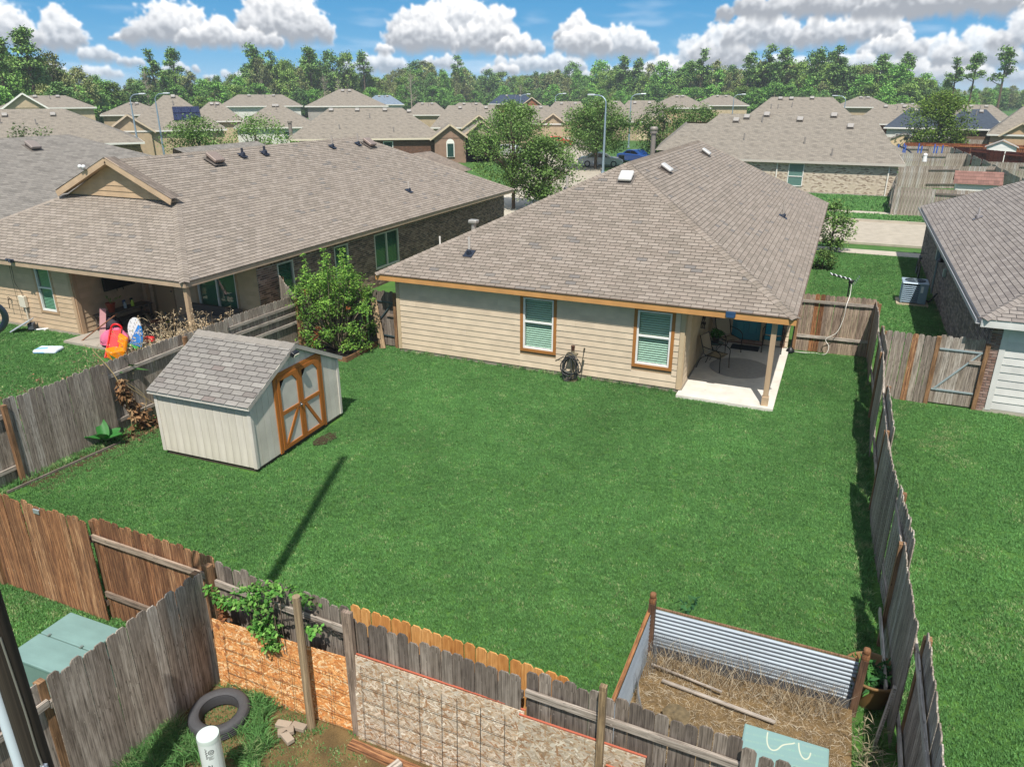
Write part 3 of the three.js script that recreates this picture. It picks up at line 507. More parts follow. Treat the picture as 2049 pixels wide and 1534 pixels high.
  const bo = L(-3.29, 0, -23.92), door = [0.66, 0.16, 0.88, 2.06]; backing(T, 'wall', bo, u, 2.4, WH, [door], M('#8f7d62'), 0.1, 0.1); planks(T, bo, u, 2.4, WH, 0.176, SIDING, [[0.56, 0, 1.08, 2.4]]);
  part(T, 'brick_sill', merge([bx(1.1, 0.13, 0.12, L(-2.19, 0, 0).x, 0.1, -4.84)]), M('#9a7c6a', { map: GRAIN1 })); for (let i = 0; i < 5; i++) part(T, 'sill_brick', bx(0.2, 0.06, 0.15, L(-2.62 + i * 0.215, 0, 0).x, 0.175, -4.82), M(pick(['#a98f80', '#97796a', '#b29a8a'])));
  const d = part(T, 'door', bx(0.88, 2.06, 0.045, 0.44, 1.03, -0.03), M('#2f7f8a', { roughness: 0.45 }), { p: [bo.x + 0.66, 0.2, bo.z] });
  for (const [x, y, w, hh] of [[0.24, 1.6, 0.24, 0.5], [0.64, 1.6, 0.24, 0.5], [0.24, 0.95, 0.24, 0.5], [0.64, 0.95, 0.24, 0.5], [0.24, 0.4, 0.24, 0.36], [0.64, 0.4, 0.24, 0.36]]) part(d, 'panel', rbx(w, hh, 0.03, 0.012, x, y, -0.006), M('#34868f', { roughness: 0.45 }));
  part(d, 'handle', merge([place(new THREE.SphereGeometry(0.03, 10, 8), 0.8, 0.95, 0.04), cyl(0.012, 0.012, 0.05, 0.8, 0.95, 0.02, 8, PI / 2)]), M('#b9a878', { metalness: 0.8, roughness: 0.35 }));
  part(T, 'door_frame', merge([bx(0.1, 2.12, 0.05, bo.x + 0.61, 1.22, bo.z + 0.02), bx(0.1, 2.12, 0.05, bo.x + 1.59, 1.22, bo.z + 0.02)]), cm);
  // side walls of brick
  const BR = ['#8a6654', '#9c7a66', '#7a5848', '#a98a76', '#6d5348']; srand(204);
  bricks(T, L(-0.98, 0, -23.9), pu, 12, WH, BR, '#a99c8c'); backing(T, 'wall', L(-12.12, 0, -39.8), V(0, 0, 1), 20.6, WH, [], M('#8a6654', { map: rep(T_BRICK_RED, 1 / 1.6, 1 / 1.2) })); backing(T, 'wall', L(-0.98, 0, -39.8), V(-1, 0, 0), 11.1, WH, [], M('#8a6654', { map: rep(T_BRICK_RED, 1 / 1.6, 1 / 1.2) }));
  backing(T, 'wall', L(-0.98, 0, -35.9), pu, 3.9, WH, [], M('#8a6654', { map: rep(T_BRICK_RED, 1 / 1.6, 1 / 1.2) }));
  bricks(T, L(-1.12, 0, -23.88), u, 0.14, WH, BR, '#a99c8c');
  // post
  const post = part(T, 'patio_post', rbx(0.13, 2.3, 0.13, 0.008, L(-1.06, 0, 0).x, 1.24, 0.14), M('#bfa486', { roughness: 0.65, map: SOFT1 })); part(post, 'post_base', rbx(0.17, 0.26, 0.17, 0.01, L(-1.06, 0, 0).x, 0.19, 0.14), M('#c3a98b', { roughness: 0.65, map: SOFT1 }));
  // vents and pipes
  boxVent(T, L(-6.35, 5.02, -23.75), nb, '#c8c6c2', 1.05); boxVent(T, L(-5.75, 5.06, -26.6), nr, '#c3c1bd', 1); boxVent(T, L(-5.75, 5.06, -34.4), nr, '#bdbbb7', 1);
  pipeVent(T, L(-9.98, 3.1, -19.8), nb, 0.5); pipeVent(T, L(-1.95, 3.18, -30.3), nr, 0.55, '#a39a90'); pipeVent(T, L(-8.45, 4.53, -24.1), nl, 0.5, '#aaa297', '#3a3a3e', 0.045); pipeVent(T, L(-12.35, 2.62, -22.3), nl, 0.42, '#d8d4cc', '#d8d4cc', 0.03);
  const fl0 = part(T, 'flue', merge([cyl(0.1, 0.1, 1.3, 0, 0.65, 0, 14), cyl(0.15, 0.15, 0.1, 0, 1.3, 0, 14), cyl(0.17, 0.17, 0.05, 0, 1.42, 0, 14), cyl(0.12, 0.17, 0.07, 0, 1.48, 0, 14)]), M('#8b847c', { roughness: 0.6, metalness: 0.3 }), { p: L(-7.55, 4.75, -32.2).toArray() });
  const ho = part(T, 'vent_hood', merge([cyl(0.09, 0.09, 0.5, 0, 0.25, 0, 12), rbx(0.34, 0.14, 0.3, 0.05, 0, 0.55, 0)]), M('#a9a59e', { roughness: 0.5, metalness: 0.4 }), { p: L(-12.2, 2.66, -24.6).toArray() });
}
// patio slab with its sunlit edge
{ const g = merge([bx(2.48, 0.16, 5.3, -2.07, 0.0, -21.3)]); struct('patio', g, M('#ece9e4', { map: rep(T_CONC, 1 / 3, 1 / 3), roughness: 0.9 })); }

// ---------------------------------------------------------------- the neighbour's house on the left
{
  const T = thing('house', 'tan house with wide hip roof and gablet over a covered patio, at the left', 'house', [-23, 0, -16]);
  const L = (x, y, z) => V(x + 23, y, z + 16), EH = 2.52, p = 0.5;
  const A = L(-29, EH, -15.48), B = L(-16.98, EH, -15.48), C = L(-16.88, EH, -39.2), D = L(-29, EH, -39.2);
  const gb = 3.34, gz = -15.48 - gb, gy = EH + gb * p, R1 = L(-22.95, 5.46, -33.4); // both long slopes are true planes through eave and ridge end
  const kR = (R1.y - EH) / 6.046, GR = L(-16.966 - (gy - EH) / kR, gy, gz), R0 = L(-22.97, EH + kR * 6.004, gz), GL = L(-29 + (gy - EH) * 6.05 / (R1.y - EH), gy, gz);
  const tq = (gy - EH) / (5.4 - EH), C2 = C.clone().lerp(R1, tq), D2 = D.clone().lerp(R1, tq), fb = [A, B, GR, GL], fr = [B, C, C2, GR], fru = [GR, C2, R1, R0], ff = [C, D, R1], fl = [D, A, GL, D2], flu = [D2, GL, R0, R1];
  part(T, 'roof_deck', deck([fb, fr, fru, ff, fl, flu]), M('#4c443d', { roughness: 1 }));
  srand(301); const tabs = new Tabs(T, LEFT_COLS); tabs.face(fb).face(fr).face(fru); tabs.done();
  part(T, 'far_roof_slope', deck([ff, fl, flu].map((f) => f.map((q) => q.clone().setY(q.y + 0.014)))), M('#a09184', { map: T_SHINGLE_M, roughness: 0.95 }));
  const nb = normalOf(fb), nr = normalOf(fr), nl = normalOf(fl), nf = normalOf(ff), cc = LEFT_COLS.slice(0, 6);
  caps(T, 'hip_cap', B, GR, nr, nb, cc); caps(T, 'hip_cap', A, GL, nb, nl, cc, { joined: true }); caps(T, 'ridge_cap', R0, R1, nr, nl, cc); caps(T, 'hip_cap', C, R1, nf, nr, cc);
  // gablet: overhanging rakes and plank face
  const ga = part(T, 'gablet', merge([polys([[GL.clone(), GR.clone(), R0.clone()]], V(1, 0, 0), UPV)]), M('#a98f70'));
  srand(302); for (let i = 0; i < 7; i++) { const y = gy + 0.03 + i * 0.19, hw = gb ? (5.48 - y) / 0.5 - 0.1 : 0; if (hw > 0.15) { const W2 = min(hw, 2.62), g = polys([[V(-W2, 0, 0.026), V(W2, 0, 0.026), V(max(0.01, W2 - 0.37), 0.185, 0.004), V(-max(0.01, W2 - 0.37), 0.185, 0.004)], [V(-W2, 0, 0), V(W2, 0, 0), V(W2, 0, 0.026), V(-W2, 0, 0.026)]], V(1, 0, 0), UPV); part(T, 'gable_plank', g, M(pick(['#c4a889', '#c7ab8c', '#c0a485']), { map: SOFT1, roughness: 0.7 }), { p: [R0.x, y, GR.z + 0.03] }); } }
  const rm = M('#c7ab8e', { map: SOFT1, roughness: 0.65 }); const oz = GR.z + 0.36;
  for (const s of [-1, 1]) { const top = V(R0.x, 5.54, oz), low = V(R0.x + s * (2.72), gy + 0.12, oz); part(T, 'rake', plank(low.clone().add(V(0, -0.08, 0)), top.clone().add(V(0, -0.08, 0)), 0.03, 0.2, UPV), rm);
    part(T, 'rake_roof', polys([[V(R0.x, 5.56, oz + 0.03), V(low.x + s * 0.05, low.y + 0.04, oz + 0.03), V(low.x + s * 0.05, low.y + 0.04, oz - 0.42), V(R0.x, 5.56, oz - 0.42)]], V(1, 0, 0), V(0, 0, 1)), M('#8a7d72', { map: T_SHINGLE_M, roughness: 0.95 }));
    part(T, 'rake_soffit', polys([[V(R0.x, 5.4, oz), V(low.x, low.y - 0.1, oz), V(low.x, low.y - 0.1, oz - 0.4), V(R0.x, 5.4, oz - 0.4)]]), M('#b09575')); }
  const fm = M('#bea58c', { roughness: 0.6, map: SOFT1 }), h = 0.16;
  part(T, 'fascia', bx(12.0, h, 0.025, L(-23, 0, 0).x, EH - h / 2 - 0.008, L(0, 0, -15.495).z), fm);
  part(T, 'fascia', plank(L(-16.995, EH - h / 2 - 0.008, -15.5), L(-16.895, EH - h / 2 - 0.008, -39.2), 0.025, h), fm);
  part(T, 'soffit', bx(11.9, 0.02, 23.6, L(-22.95, 0, 0).x, EH - h + 0.02, L(0, 0, -27.35).z), M('#bda685', { roughness: 0.8 }));
  part(T, 'drip_edge', merge([bx(12.03, 0.025, 0.02, L(-23, 0, 0).x, EH + 0.002, L(0, 0, -15.47).z), plank(L(-16.97, EH, -15.47), L(-16.87, EH, -39.2), 0.02, 0.025)]), M('#4f4038', { roughness: 0.6 }));
  // back wall (siding) with one window, patio recess to its right
  const WH = 2.36, SD = ['#cdb395', '#cab092', '#d0b698'], o = L(-29, 0, -16.1), u = V(1, 0, 0), w1 = [4.66, 0.72, 0.72, 1.5];
  srand(303); backing(T, 'wall', o, u, 6.34, WH, [w1], M('#8a755a'), 0.1, 0.06); planks(T, o, u, 6.22, WH, 0.165, SD, [[4.57, 0.63, 0.9, 2]], 0.1);
  windowUnit(T, o, u, ...w1, { trim: '#b99a7a', tw: 0.09, slats: 0.05, blind: '#8fae9c', tilt: -0.9 });
  const cm = M('#bfa284', { roughness: 0.65, map: SOFT1 });
  part(T, 'corner_board', bx(0.13, WH - 0.06, 0.04, L(-22.7, 0, 0).x, WH / 2 + 0.03, L(0, 0, -16.08).z), cm); part(T, 'corner_board', bx(0.04, WH - 0.06, 0.14, L(-22.62, 0, 0).x, WH / 2 + 0.03, L(0, 0, -16.17).z), cm);
  const po = L(-22.66, 0, -16.1), pu = V(0, 0, -1); backing(T, 'wall', po, pu, 2.7, WH, [], M('#8a755a'), 0.08, 0.06); planks(T, po.clone().add(V(0, 0, -0.13)), pu, 2.55, WH, 0.165, SD, [], 0.1);
  // back of the patio: narrow door and a wide window, then a short return wall to the brick side
  const bo = L(-22.66, 0, -18.82), wn = [2.62, 0.62, 1.75, 1.6], dr = [0.55, 0.1, 0.85, 2.05]; backing(T, 'wall', bo, u, 5.3, WH, [wn, dr], M('#8a755a'), 0.1, 0.06); planks(T, bo, u, 5.3, WH, 0.165, SD, [[2.53, 0.53, 1.93, 2], [0.45, 0, 1.05, 2.4]], 0.1);
  windowUnit(T, bo, u, ...wn, { trim: '#b99a7a', sash: false, mull: 1, curtain: '#5f7f6c' });
  const d = part(T, 'patio_door', bx(0.85, 2.05, 0.045, 0.425, 1.03, -0.03), M('#a88c6b', { roughness: 0.6 }), { p: [bo.x + 0.55, 0.08, bo.z] }); part(d, 'handle', place(new THREE.SphereGeometry(0.03, 8, 6), 0.78, 0.95, 0.03), M('#8c8478', { metalness: 0.7, roughness: 0.4 }));
  part(T, 'corner_post', bx(0.16, WH, 0.16, bo.x + 0.22, WH / 2, bo.z + 0.12), cm);
  part(T, 'patio_post', rbx(0.13, 2.34, 0.13, 0.006, L(-17.13, 0, 0).x, 1.17, L(0, 0, -15.64).z), M('#bda285', { map: SOFT1, roughness: 0.65 }));
  // brick side
  const BR = ['#8f7362', '#a88a78', '#7a6354', '#9a7d6b', '#b39683', '#6d5a4f'], so = L(-17.34, 0, -18.82), ho = [[0.98, 0.72, 0.84, 1.44], [4.2, 0.72, 0.9, 1.44], [6.93, 0.72, 1.85, 1.44]];
  srand(304); bricks(T, so, pu, 20, WH, BR, '#d2c7ba', ho, { soldier: 0.2 });
  for (const q of ho) windowUnit(T, so, pu, ...q, { sash: false, mull: q[2] > 1.5 ? 1 : 0, slats: 0.06, blind: '#3f8467', tilt: -1.15, frame: '#cfcac0', f: 0.055 });
  backing(T, 'wall', L(-28.7, 0, -38.8), V(0, 0, 1), 22.6, WH, [], M('#8a6654')); backing(T, 'wall', L(-17.4, 0, -38.8), V(-1, 0, 0), 11.3, WH, [], M('#8a6654'));
  part(T, 'floor_slab', bx(5.5, 0.1, 3.5, L(-19.85, 0, 0).x, 0.02, L(0, 0, -17.1).z), M('#b5afa6', { map: CONC, roughness: 0.9 }));
  part(T, 'foundation', bx(6.4, 0.1, 0.06, L(-25.8, 0, 0).x, 0.03, L(0, 0, -16.08).z), M('#b9b1a4', { map: CONC }));
  // vents near the ridge, pipes
  const on = (x, z) => L(x, EH + (-16.93 - x) * 0.497, z);
  boxVent(T, on(-22.2, -22.6), nr, '#8b7b72', 1.25, 0.04); boxVent(T, on(-22.15, -33.0), nr, '#8b7b72', 1.25, 0.04); for (const z of [-24.3, -25.6]) pipeVent(T, on(-22.35, z), nr, 0.3, '#2a2d38', '#1d2333', 0.05); for (const z of [-30.2, -32.3]) pipeVent(T, on(-22.3, z), nr, 0.5, '#a19890');
  pipeVent(T, on(-18.5, -30.6), nr, 0.42, '#b5ada4'); 
  // low roof of the front wing beyond the ridge
  part(T, 'front_wing_roof', deck([[L(-23.9, EH, -38), L(-23.9, EH, -48.3), L(-26.3, 3.8, -46.6), L(-26.6, 3.8, -38)], [L(-29, EH, -48.3), L(-29, EH, -38), L(-26.6, 3.8, -38), L(-26.3, 3.8, -46.6)], [L(-23.9, EH, -48.3), L(-29, EH, -48.3), L(-26.3, 3.8, -46.6)]]), M('#a09184', { map: T_SHINGLE_M, roughness: 0.95 }));
  part(T, 'front_wing_wall', bx(4.4, 2.4, 9.4, L(-26.4, 0, 0).x, 1.2, L(0, 0, -43.3).z), M('#8a6654', { map: rep(T_BRICK_RED, 1 / 1.6, 1 / 1.2) }));
}
// the house beyond it, only its roof in view
{
  const T = thing('house', 'grey brown roofed house behind the gablet at the left edge', 'house', [-38, 0, -27]);
  const EH = 2.52, A = V(-6, EH, 10.2), B = V(6.2, EH, 10.2), C = V(6.2, EH, -9), D = V(-6, EH, -9), P = V(0.1, 5.5, 4.5), Q = V(0.1, 5.5, -1.6);
  const f = [[A, B, P], [B, C, Q, P], [C, D, Q], [D, A, P, Q]]; part(T, 'roof', deck(f), M('#9a948c', { map: T_SHINGLE_M, roughness: 0.95 }));
  const n = normalOf(f[1]); boxVent(T, V(1.05, 5.02, 1.2), n, '#8b807a', 1.3, 0.04);
  part(T, 'wall', bx(11.3, 2.4, 18.3, 0.1, 1.2, 0.6), M('#b59a7c', { map: SOFT1 })); part(T, 'fascia', merge([bx(12.2, 0.16, 0.03, 0.1, 2.42, 10.19), bx(0.03, 0.16, 19.1, 6.19, 2.42, 0.6)]), M('#bda58c'));
  part(T, 'front_wing_roof', deck([[V(6.2, 2.52, -9), V(6.2, 2.52, -15), V(2.6, 4.6, -13), V(2.6, 4.6, -6)], [V(-1, 2.52, -15), V(-1, 2.52, -9), V(2.6, 4.6, -6), V(2.6, 4.6, -13)]]), M('#9a948c', { map: T_SHINGLE_M, roughness: 0.95 }));
}
// ---------------------------------------------------------------- the neighbour's house on the right
{
  const T = thing('house', 'grey brick house with white siding and grey roof, cut by the right edge', 'house', [3.9, 0, -20.9]);
  const L = (x, y, z) => V(x - 3.9, y, z + 20.9), EH = 2.5, A = L(3.56, EH, -20.5), B = L(15.6, EH, -20.5), C = L(15.6, EH, -41.2), D = L(3.56, EH, -41.2), P = L(9.58, 5.5, -26.5), Q = L(9.58, 5.5, -35.2);
  const fb = [A, B, P], fl = [D, A, P, Q], fr = [B, C, Q, P], ff = [C, D, Q], cols = ['#9d948d', '#978e87', '#918881', '#a29992', '#8d847e', '#9b928b', '#827b76', '#88807b'];
  part(T, 'roof_deck', deck([fb, fl, fr, ff]), M('#332f2d', { roughness: 1 })); srand(401); const tabs = new Tabs(T, cols); tabs.face(fl).face(fb); tabs.done();
  part(T, 'far_roof_slope', deck([ff, fr].map((f) => f.map((q) => q.clone().setY(q.y + 0.014)))), M('#958a83', { map: T_SHINGLE_M, roughness: 0.95 }));
  caps(T, 'hip_cap', A, P, normalOf(fb), normalOf(fl), cols.slice(0, 6));
  const fm = M('#a9a9ab', { roughness: 0.5 }), wm = M('#dcdbd8', { roughness: 0.6, map: SOFT1 });
  part(T, 'fascia', bx(0.025, 0.17, 20.7, L(3.575, 0, 0).x, EH - 0.09, L(0, 0, -30.85).z), fm); part(T, 'fascia', bx(12.05, 0.2, 0.025, L(9.58, 0, 0).x, EH - 0.105, L(0, 0, -20.515).z), wm);
  part(T, 'gutter', merge([bx(0.1, 0.015, 20.6, L(3.5, 0, 0).x, EH - 0.14, L(0, 0, -30.85).z), bx(0.015, 0.1, 20.6, L(3.45, 0, 0).x, EH - 0.09, L(0, 0, -30.85).z)]), fm);
  part(T, 'soffit', bx(11.9, 0.02, 20.6, L(9.58, 0, 0).x, EH - 0.16, L(0, 0, -30.85).z), M('#c6c4c0'));
  const WH = 2.34; srand(402); bricks(T, L(3.92, 0, -40.8), V(0, 0, 1), 19.9, WH, ['#98897f', '#887a72', '#a6978d', '#7b6f69', '#ae9f95', '#8f8280'], '#8f8984');
  bricks(T, L(3.92, 0, -20.9), V(1, 0, 0), 0.22, WH, ['#9a7c70', '#8a6c60', '#a88c80'], '#b0a69c');
  const o = L(4.14, 0, -20.9), u = V(1, 0, 0); backing(T, 'wall', o, u, 11, WH, [], M('#8e8e8c'), 0.1, 0.08); planks(T, o.clone().add(V(0.08, 0, 0)), u, 10.9, WH, 0.2, ['#d8d7d4', '#dcdbd8', '#d5d4d1'], [], 0.1);
  part(T, 'corner_board', bx(0.13, WH - 0.06, 0.04, L(4.2, 0, 0).x, WH / 2 + 0.03, 0.02), wm);
  part(T, 'foundation', bx(11.2, 0.1, 0.06, L(9.7, 0, 0).x, 0.04, 0.0), M('#c2bcb2', { map: CONC }));
  backing(T, 'wall', L(15.3, 0, -20.9), V(0, 0, -1), 20, WH, [], M('#7d706c')); backing(T, 'wall', L(15.3, 0, -40.8), V(-1, 0, 0), 11.4, WH, [], M('#7d706c'));
  pipeVent(T, L(4.85, EH + 0.645, -33.2), normalOf(fl), 0.4, '#a7a3a3', '#6e6a6c');
  // meter box, conduit, lamp on the side wall
  const mb = part(T, 'meter_box', rbx(0.14, 0.5, 0.3, 0.02, L(3.83, 0, 0).x, 1.65, L(0, 0, -33.6).z), M('#7f9299', { roughness: 0.5, metalness: 0.3 })); part(T, 'conduit', merge([cyl(0.035, 0.035, 1.4, L(3.86, 0, 0).x, 0.7, L(0, 0, -33.6).z, 10)]), M('#8b9aa0', { metalness: 0.4, roughness: 0.5 }));
  part(T, 'junction_box', rbx(0.1, 0.28, 0.2, 0.02, L(3.85, 0, 0).x, 1.45, L(0, 0, -30.9).z), M('#a6b3a8', { roughness: 0.6 }));
  part(T, 'wall_lamp', merge([cyl(0.04, 0.14, 0.16, L(3.68, 0, 0).x, 1.86, L(0, 0, -31.2).z, 12), bx(0.22, 0.03, 0.03, L(3.8, 0, 0).x, 1.95, L(0, 0, -31.2).z), bx(0.02, 0.2, 0.1, L(3.9, 0, 0).x, 1.9, L(0, 0, -31.2).z)]), M('#15171b', { roughness: 0.4 }));
}
// ---------------------------------------------------------------- garden shed
{
  const T = thing('garden_shed', 'white garden shed with grey shingles and orange double doors in the back yard', 'shed', [-12.0, 0, -12.4], 2.1 * DEG);
  const hw = 1.27, hd = 1.6, WH = 1.62, by = 0.1, RH = 2.4, ox = 0.1, oz = 0.12; // ridge along x
  const wc = ['#dcd6c9', '#d9d3c6', '#dfd9cd'];
  const wm = (c) => M(c, { roughness: 0.75, map: SOFT1 });
  part(T, 'floor_frame', bx(2 * hw - 0.06, 0.1, 2 * hd - 0.06, 0, 0.06, 0), M('#4a4038'));
  // long wall towards the camera (+z) and the far one: grooved boards
  const bw = 0.2; for (const s of [1, -1]) { const n = 13, w = 2 * hw / n; for (let i = 0; i < n; i++) part(T, 'wall_board', rbx(w - 0.007, WH - by, 0.016, 0.004, 0, 0, 0, 0, 0, 0, 1), wm(wc[(i * 7) % 3]), { p: [-hw + (i + 0.5) * w, (WH + by) / 2, s * hd] }); }
  part(T, 'wall_core', merge([bx(2 * hw - 0.02, WH - by, 0.02, 0, (WH + by) / 2, hd - 0.016), bx(2 * hw - 0.02, WH - by, 0.02, 0, (WH + by) / 2, -hd + 0.016), polys([[V(hw - 0.02, by, -hd), V(hw - 0.02, by, hd), V(hw - 0.02, WH, hd), V(hw - 0.02, RH - 0.06, 0), V(hw - 0.02, WH, -hd)], [V(-hw + 0.02, by, -hd), V(-hw + 0.02, by, hd), V(-hw + 0.02, WH, hd), V(-hw + 0.02, RH - 0.06, 0), V(-hw + 0.02, WH, -hd)]])]), M('#8f8a80'));
  // gable ends, boards cut to the slope, doors in the right one (+x)
  const top = (z) => WH + (RH - 0.05 - WH) * (1 - abs(z) / hd);
  for (const s of [1, -1]) { const n = 16, w = 2 * hd / n; for (let i = 0; i < n; i++) { const z0 = -hd + i * w + 0.003, z1 = z0 + w - 0.007; const sh = new THREE.Shape([[z0, by], [z1, by], [z1, top(z1)], [z0, top(z0)]].map((p) => new THREE.Vector2(...p))); const g = new THREE.ExtrudeGeometry(sh, { depth: 0.016, bevelEnabled: false }); g.rotateY(-PI / 2); g.translate(s > 0 ? hw + 0.016 : -hw, 0, 0); part(T, 'wall_board', g, wm(wc[(i * 5) % 3])); } }
  const tm = wm('#d9d4ca'); for (const [x, z] of [[1, 1], [1, -1], [-1, 1], [-1, -1]]) part(T, 'corner_trim', merge([bx(0.07, WH - by, 0.02, x * (hw - 0.02), (WH + by) / 2, z * (hd + 0.017)), bx(0.02, WH - by, 0.08, x * (hw + 0.026), (WH + by) / 2, z * (hd - 0.014))]), tm);
  // doors
  const om = wm('#b06a22'), x0 = hw + 0.03, dz0 = -0.84, dz1 = 0.72, dh = 1.72, mz = (dz0 + dz1) / 2;
  part(T, 'door_frame', merge([bx(0.03, dh + 0.1, 0.09, x0, (dh + 0.1) / 2 + by - 0.02, dz0 - 0.05), bx(0.03, dh + 0.1, 0.09, x0, (dh + 0.1) / 2 + by - 0.02, dz1 + 0.05), bx(0.032, 0.09, dz1 - dz0 + 0.19, x0, by + dh + 0.08, mz)]), om);
  for (const [a, b, s] of [[dz0 + 0.012, mz - 0.006, 1], [mz + 0.006, dz1 - 0.012, -1]]) {
    const w = b - a, d = part(T, 'door', bx(0.024, dh, w, 0, dh / 2, w / 2), wm('#d5d0c5'), { p: [x0 - 0.006, by + 0.03, a] }); const X = 0.024, t = 0.085;
    part(d, 'stile', bx(0.022, dh, t, X, dh / 2, t / 2), om); part(d, 'stile', bx(0.022, dh, t, X, dh / 2, w - t / 2), om);
    for (const y of [t / 2, dh * 0.5, dh - t / 2]) part(d, 'cross_rail', bx(0.0216, t, w - 2 * t - 0.002, X, y, w / 2), om);
    for (const q of [[t, 1], [w - t, -1]]) part(d, 'corner_block', (() => { const sh = new THREE.Shape([[0, 0], [0.15, 0], [0, -0.17]].map((p) => new THREE.Vector2(...p))); const g = new THREE.ExtrudeGeometry(sh, { depth: 0.02, bevelEnabled: false }); g.scale(q[1], 1, 1); g.rotateY(-PI / 2); g.translate(X + 0.01, dh - t - 0.001, q[0]); return g; })(), om);
    const z0 = s > 0 ? t + 0.03 : w - t - 0.03, z1 = s > 0 ? w - t - 0.06 : t + 0.06; part(d, 'brace', plank(V(X, t + 0.01, s > 0 ? t + 0.05 : w - t - 0.05), V(X, dh * 0.5 - t / 2 - 0.01, s > 0 ? w - t - 0.05 : t + 0.05), 0.0214, 0.08), om);
  }
  part(T, 'door_handle', merge([place(new THREE.SphereGeometry(0.028, 10, 8), x0 + 0.06, 0.98, mz + 0.06), bx(0.02, 0.1, 0.04, x0 + 0.036, 0.98, mz + 0.06)]), M('#8e9094', { metalness: 0.8, roughness: 0.35 }));
  // roof
  const ey = WH + 0.02 - oz * 0.49, A = V(-hw - ox, ey, hd + oz), B = V(hw + ox, ey, hd + oz), P = V(hw + ox, RH + 0.03, 0), Q = V(-hw - ox, RH + 0.03, 0), C = V(hw + ox, ey, -hd - oz), D = V(-hw - ox, ey, -hd - oz);
  const f1 = [A, B, P, Q], f2 = [C, D, Q, P]; part(T, 'roof_deck', deck([f1, f2]), M('#45403b', { roughness: 1 })); srand(501);
  const cols = ['#98938c', '#8e8983', '#a09b94', '#89847e', '#959089', '#908a84', '#837c76', '#887d77']; const tabs = new Tabs(T, cols); tabs.face(f1).face(f2); tabs.done();
  caps(T, 'ridge_cap', Q, P, normalOf(f1), normalOf(f2), ['#9a938a', '#938d85'], { w: 0.17, step: 0.3 });
  part(T, 'eave_trim', bx(2 * hw + 2 * ox, 0.07, 0.022, 0, ey - 0.045, hd + oz - 0.012), tm); for (const s of [1, -1]) for (const q of [1, -1]) part(T, 'rake_trim', plank(V(s * (hw + ox - 0.012), ey - 0.045, q * (hd + oz)), V(s * (hw + ox - 0.012), RH - 0.015, 0), 0.022, 0.09), wm('#b8b2a8'));
  part(T, 'shed_soffit', merge([polys([[V(hw, ey - 0.03, hd + oz), V(hw + ox, ey - 0.03, hd + oz), V(hw + ox, RH, 0), V(hw, RH, 0)], [V(hw, ey - 0.03, -hd - oz), V(hw + ox, ey - 0.03, -hd - oz), V(hw + ox, RH, 0), V(hw, RH, 0)]])]), M('#9b958a'));
  const lamp = part(T, 'security_lamp', rbx(0.1, 0.11, 0.2, 0.02, 0, 0, 0, 0, 0, -0.5), M('#14161b', { roughness: 0.35 }), { p: [hw + ox + 0.06, RH - 0.14, 0.14] }); part(lamp, 'lens', bx(0.012, 0.07, 0.15, 0.05, -0.035, 0, 0, 0, -0.5), M('#d8d2c0', { roughness: 0.2 }));
}
// ---------------------------------------------------------------- fences
srand(600);
fence('wooden_fence', 'grey picket fence on the left between the shed and the tan house', 'fence', [
  [-15.0, -5.2, -15.05, -8.62, 1], [-15.05, -8.62, -15.05, -11.05, -1, { h: 1.84 }], [-15.05, -11.05, -15.12, -13.45, 1, { h: 1.82 }], [-15.12, -13.45, -15.1, -14.95, -1, { h: 1.82 }], [-15.1, -14.95, -14.98, -17.75, 1, { rails: [0.3, 0.95, 1.25, 1.5], h: 1.82 }]], { kind: 'grey', vary: 0.04 });
fence('wooden_fence', 'short grey fence running from the left brick wall towards the bush', 'fence', [[-17.2, -19.75, -14.95, -17.8, -1, { h: 1.82 }]], { kind: 'grey' });
fence('wooden_fence', 'low grey picket fence behind the bush between the two houses', 'fence', [[-14.95, -17.8, -14.6, -19.2, -1], [-14.6, -19.2, -13.55, -19.24, -1]], { kind: 'dark', rails: [0.35, 1.35] });
fence('wooden_fence', 'long leaning picket fence along the right side of the lawn', 'fence', [
  [1.45, -24.15, 1.47, -21.7, -1, { wave: 0.03 }], [1.47, -21.7, 1.52, -19.3, 1], [1.52, -19.3, 1.46, -16.9, -1, { tilt: 0.03 }], [1.46, -16.9, 1.48, -14.4, 1, { lean: 0.02 }], [1.48, -14.4, 1.52, -11.95, -1, { lean: 0.03, wave: 0.04 }], [1.52, -11.95, 1.55, -10.3, 1, { lean: -0.03, wave: 0.05, h: 1.85 }], [1.55, -10.3, 1.6, -8.3, -1, { h: 1.82, lean: 0.02 }], [1.6, -8.3, 1.58, -5.85, 1, { h: 1.88 }], [1.58, -5.85, 1.58, -3.4, -1]], { kind: 'grey', vary: 0.07, tilt: 0.02 });
fence('wooden_fence', 'weathered fence panel with brown streaks beside the covered patio', 'fence', [[-0.72, -24.05, 1.42, -24.17, 1, { rails: [0.5, 1.62], h: 1.86, stain: [3, 4] }]], { kind: 'mix', vary: 0.04 });
fence('wooden_fence', 'grey fence panel with two rails joining the right fence to the gate', 'fence', [[1.6, -20.98, 2.78, -20.9, -1, { rails: [0.42, 1.62], h: 1.86, stain: [4] }]], { kind: 'grey', vary: 0.03 });
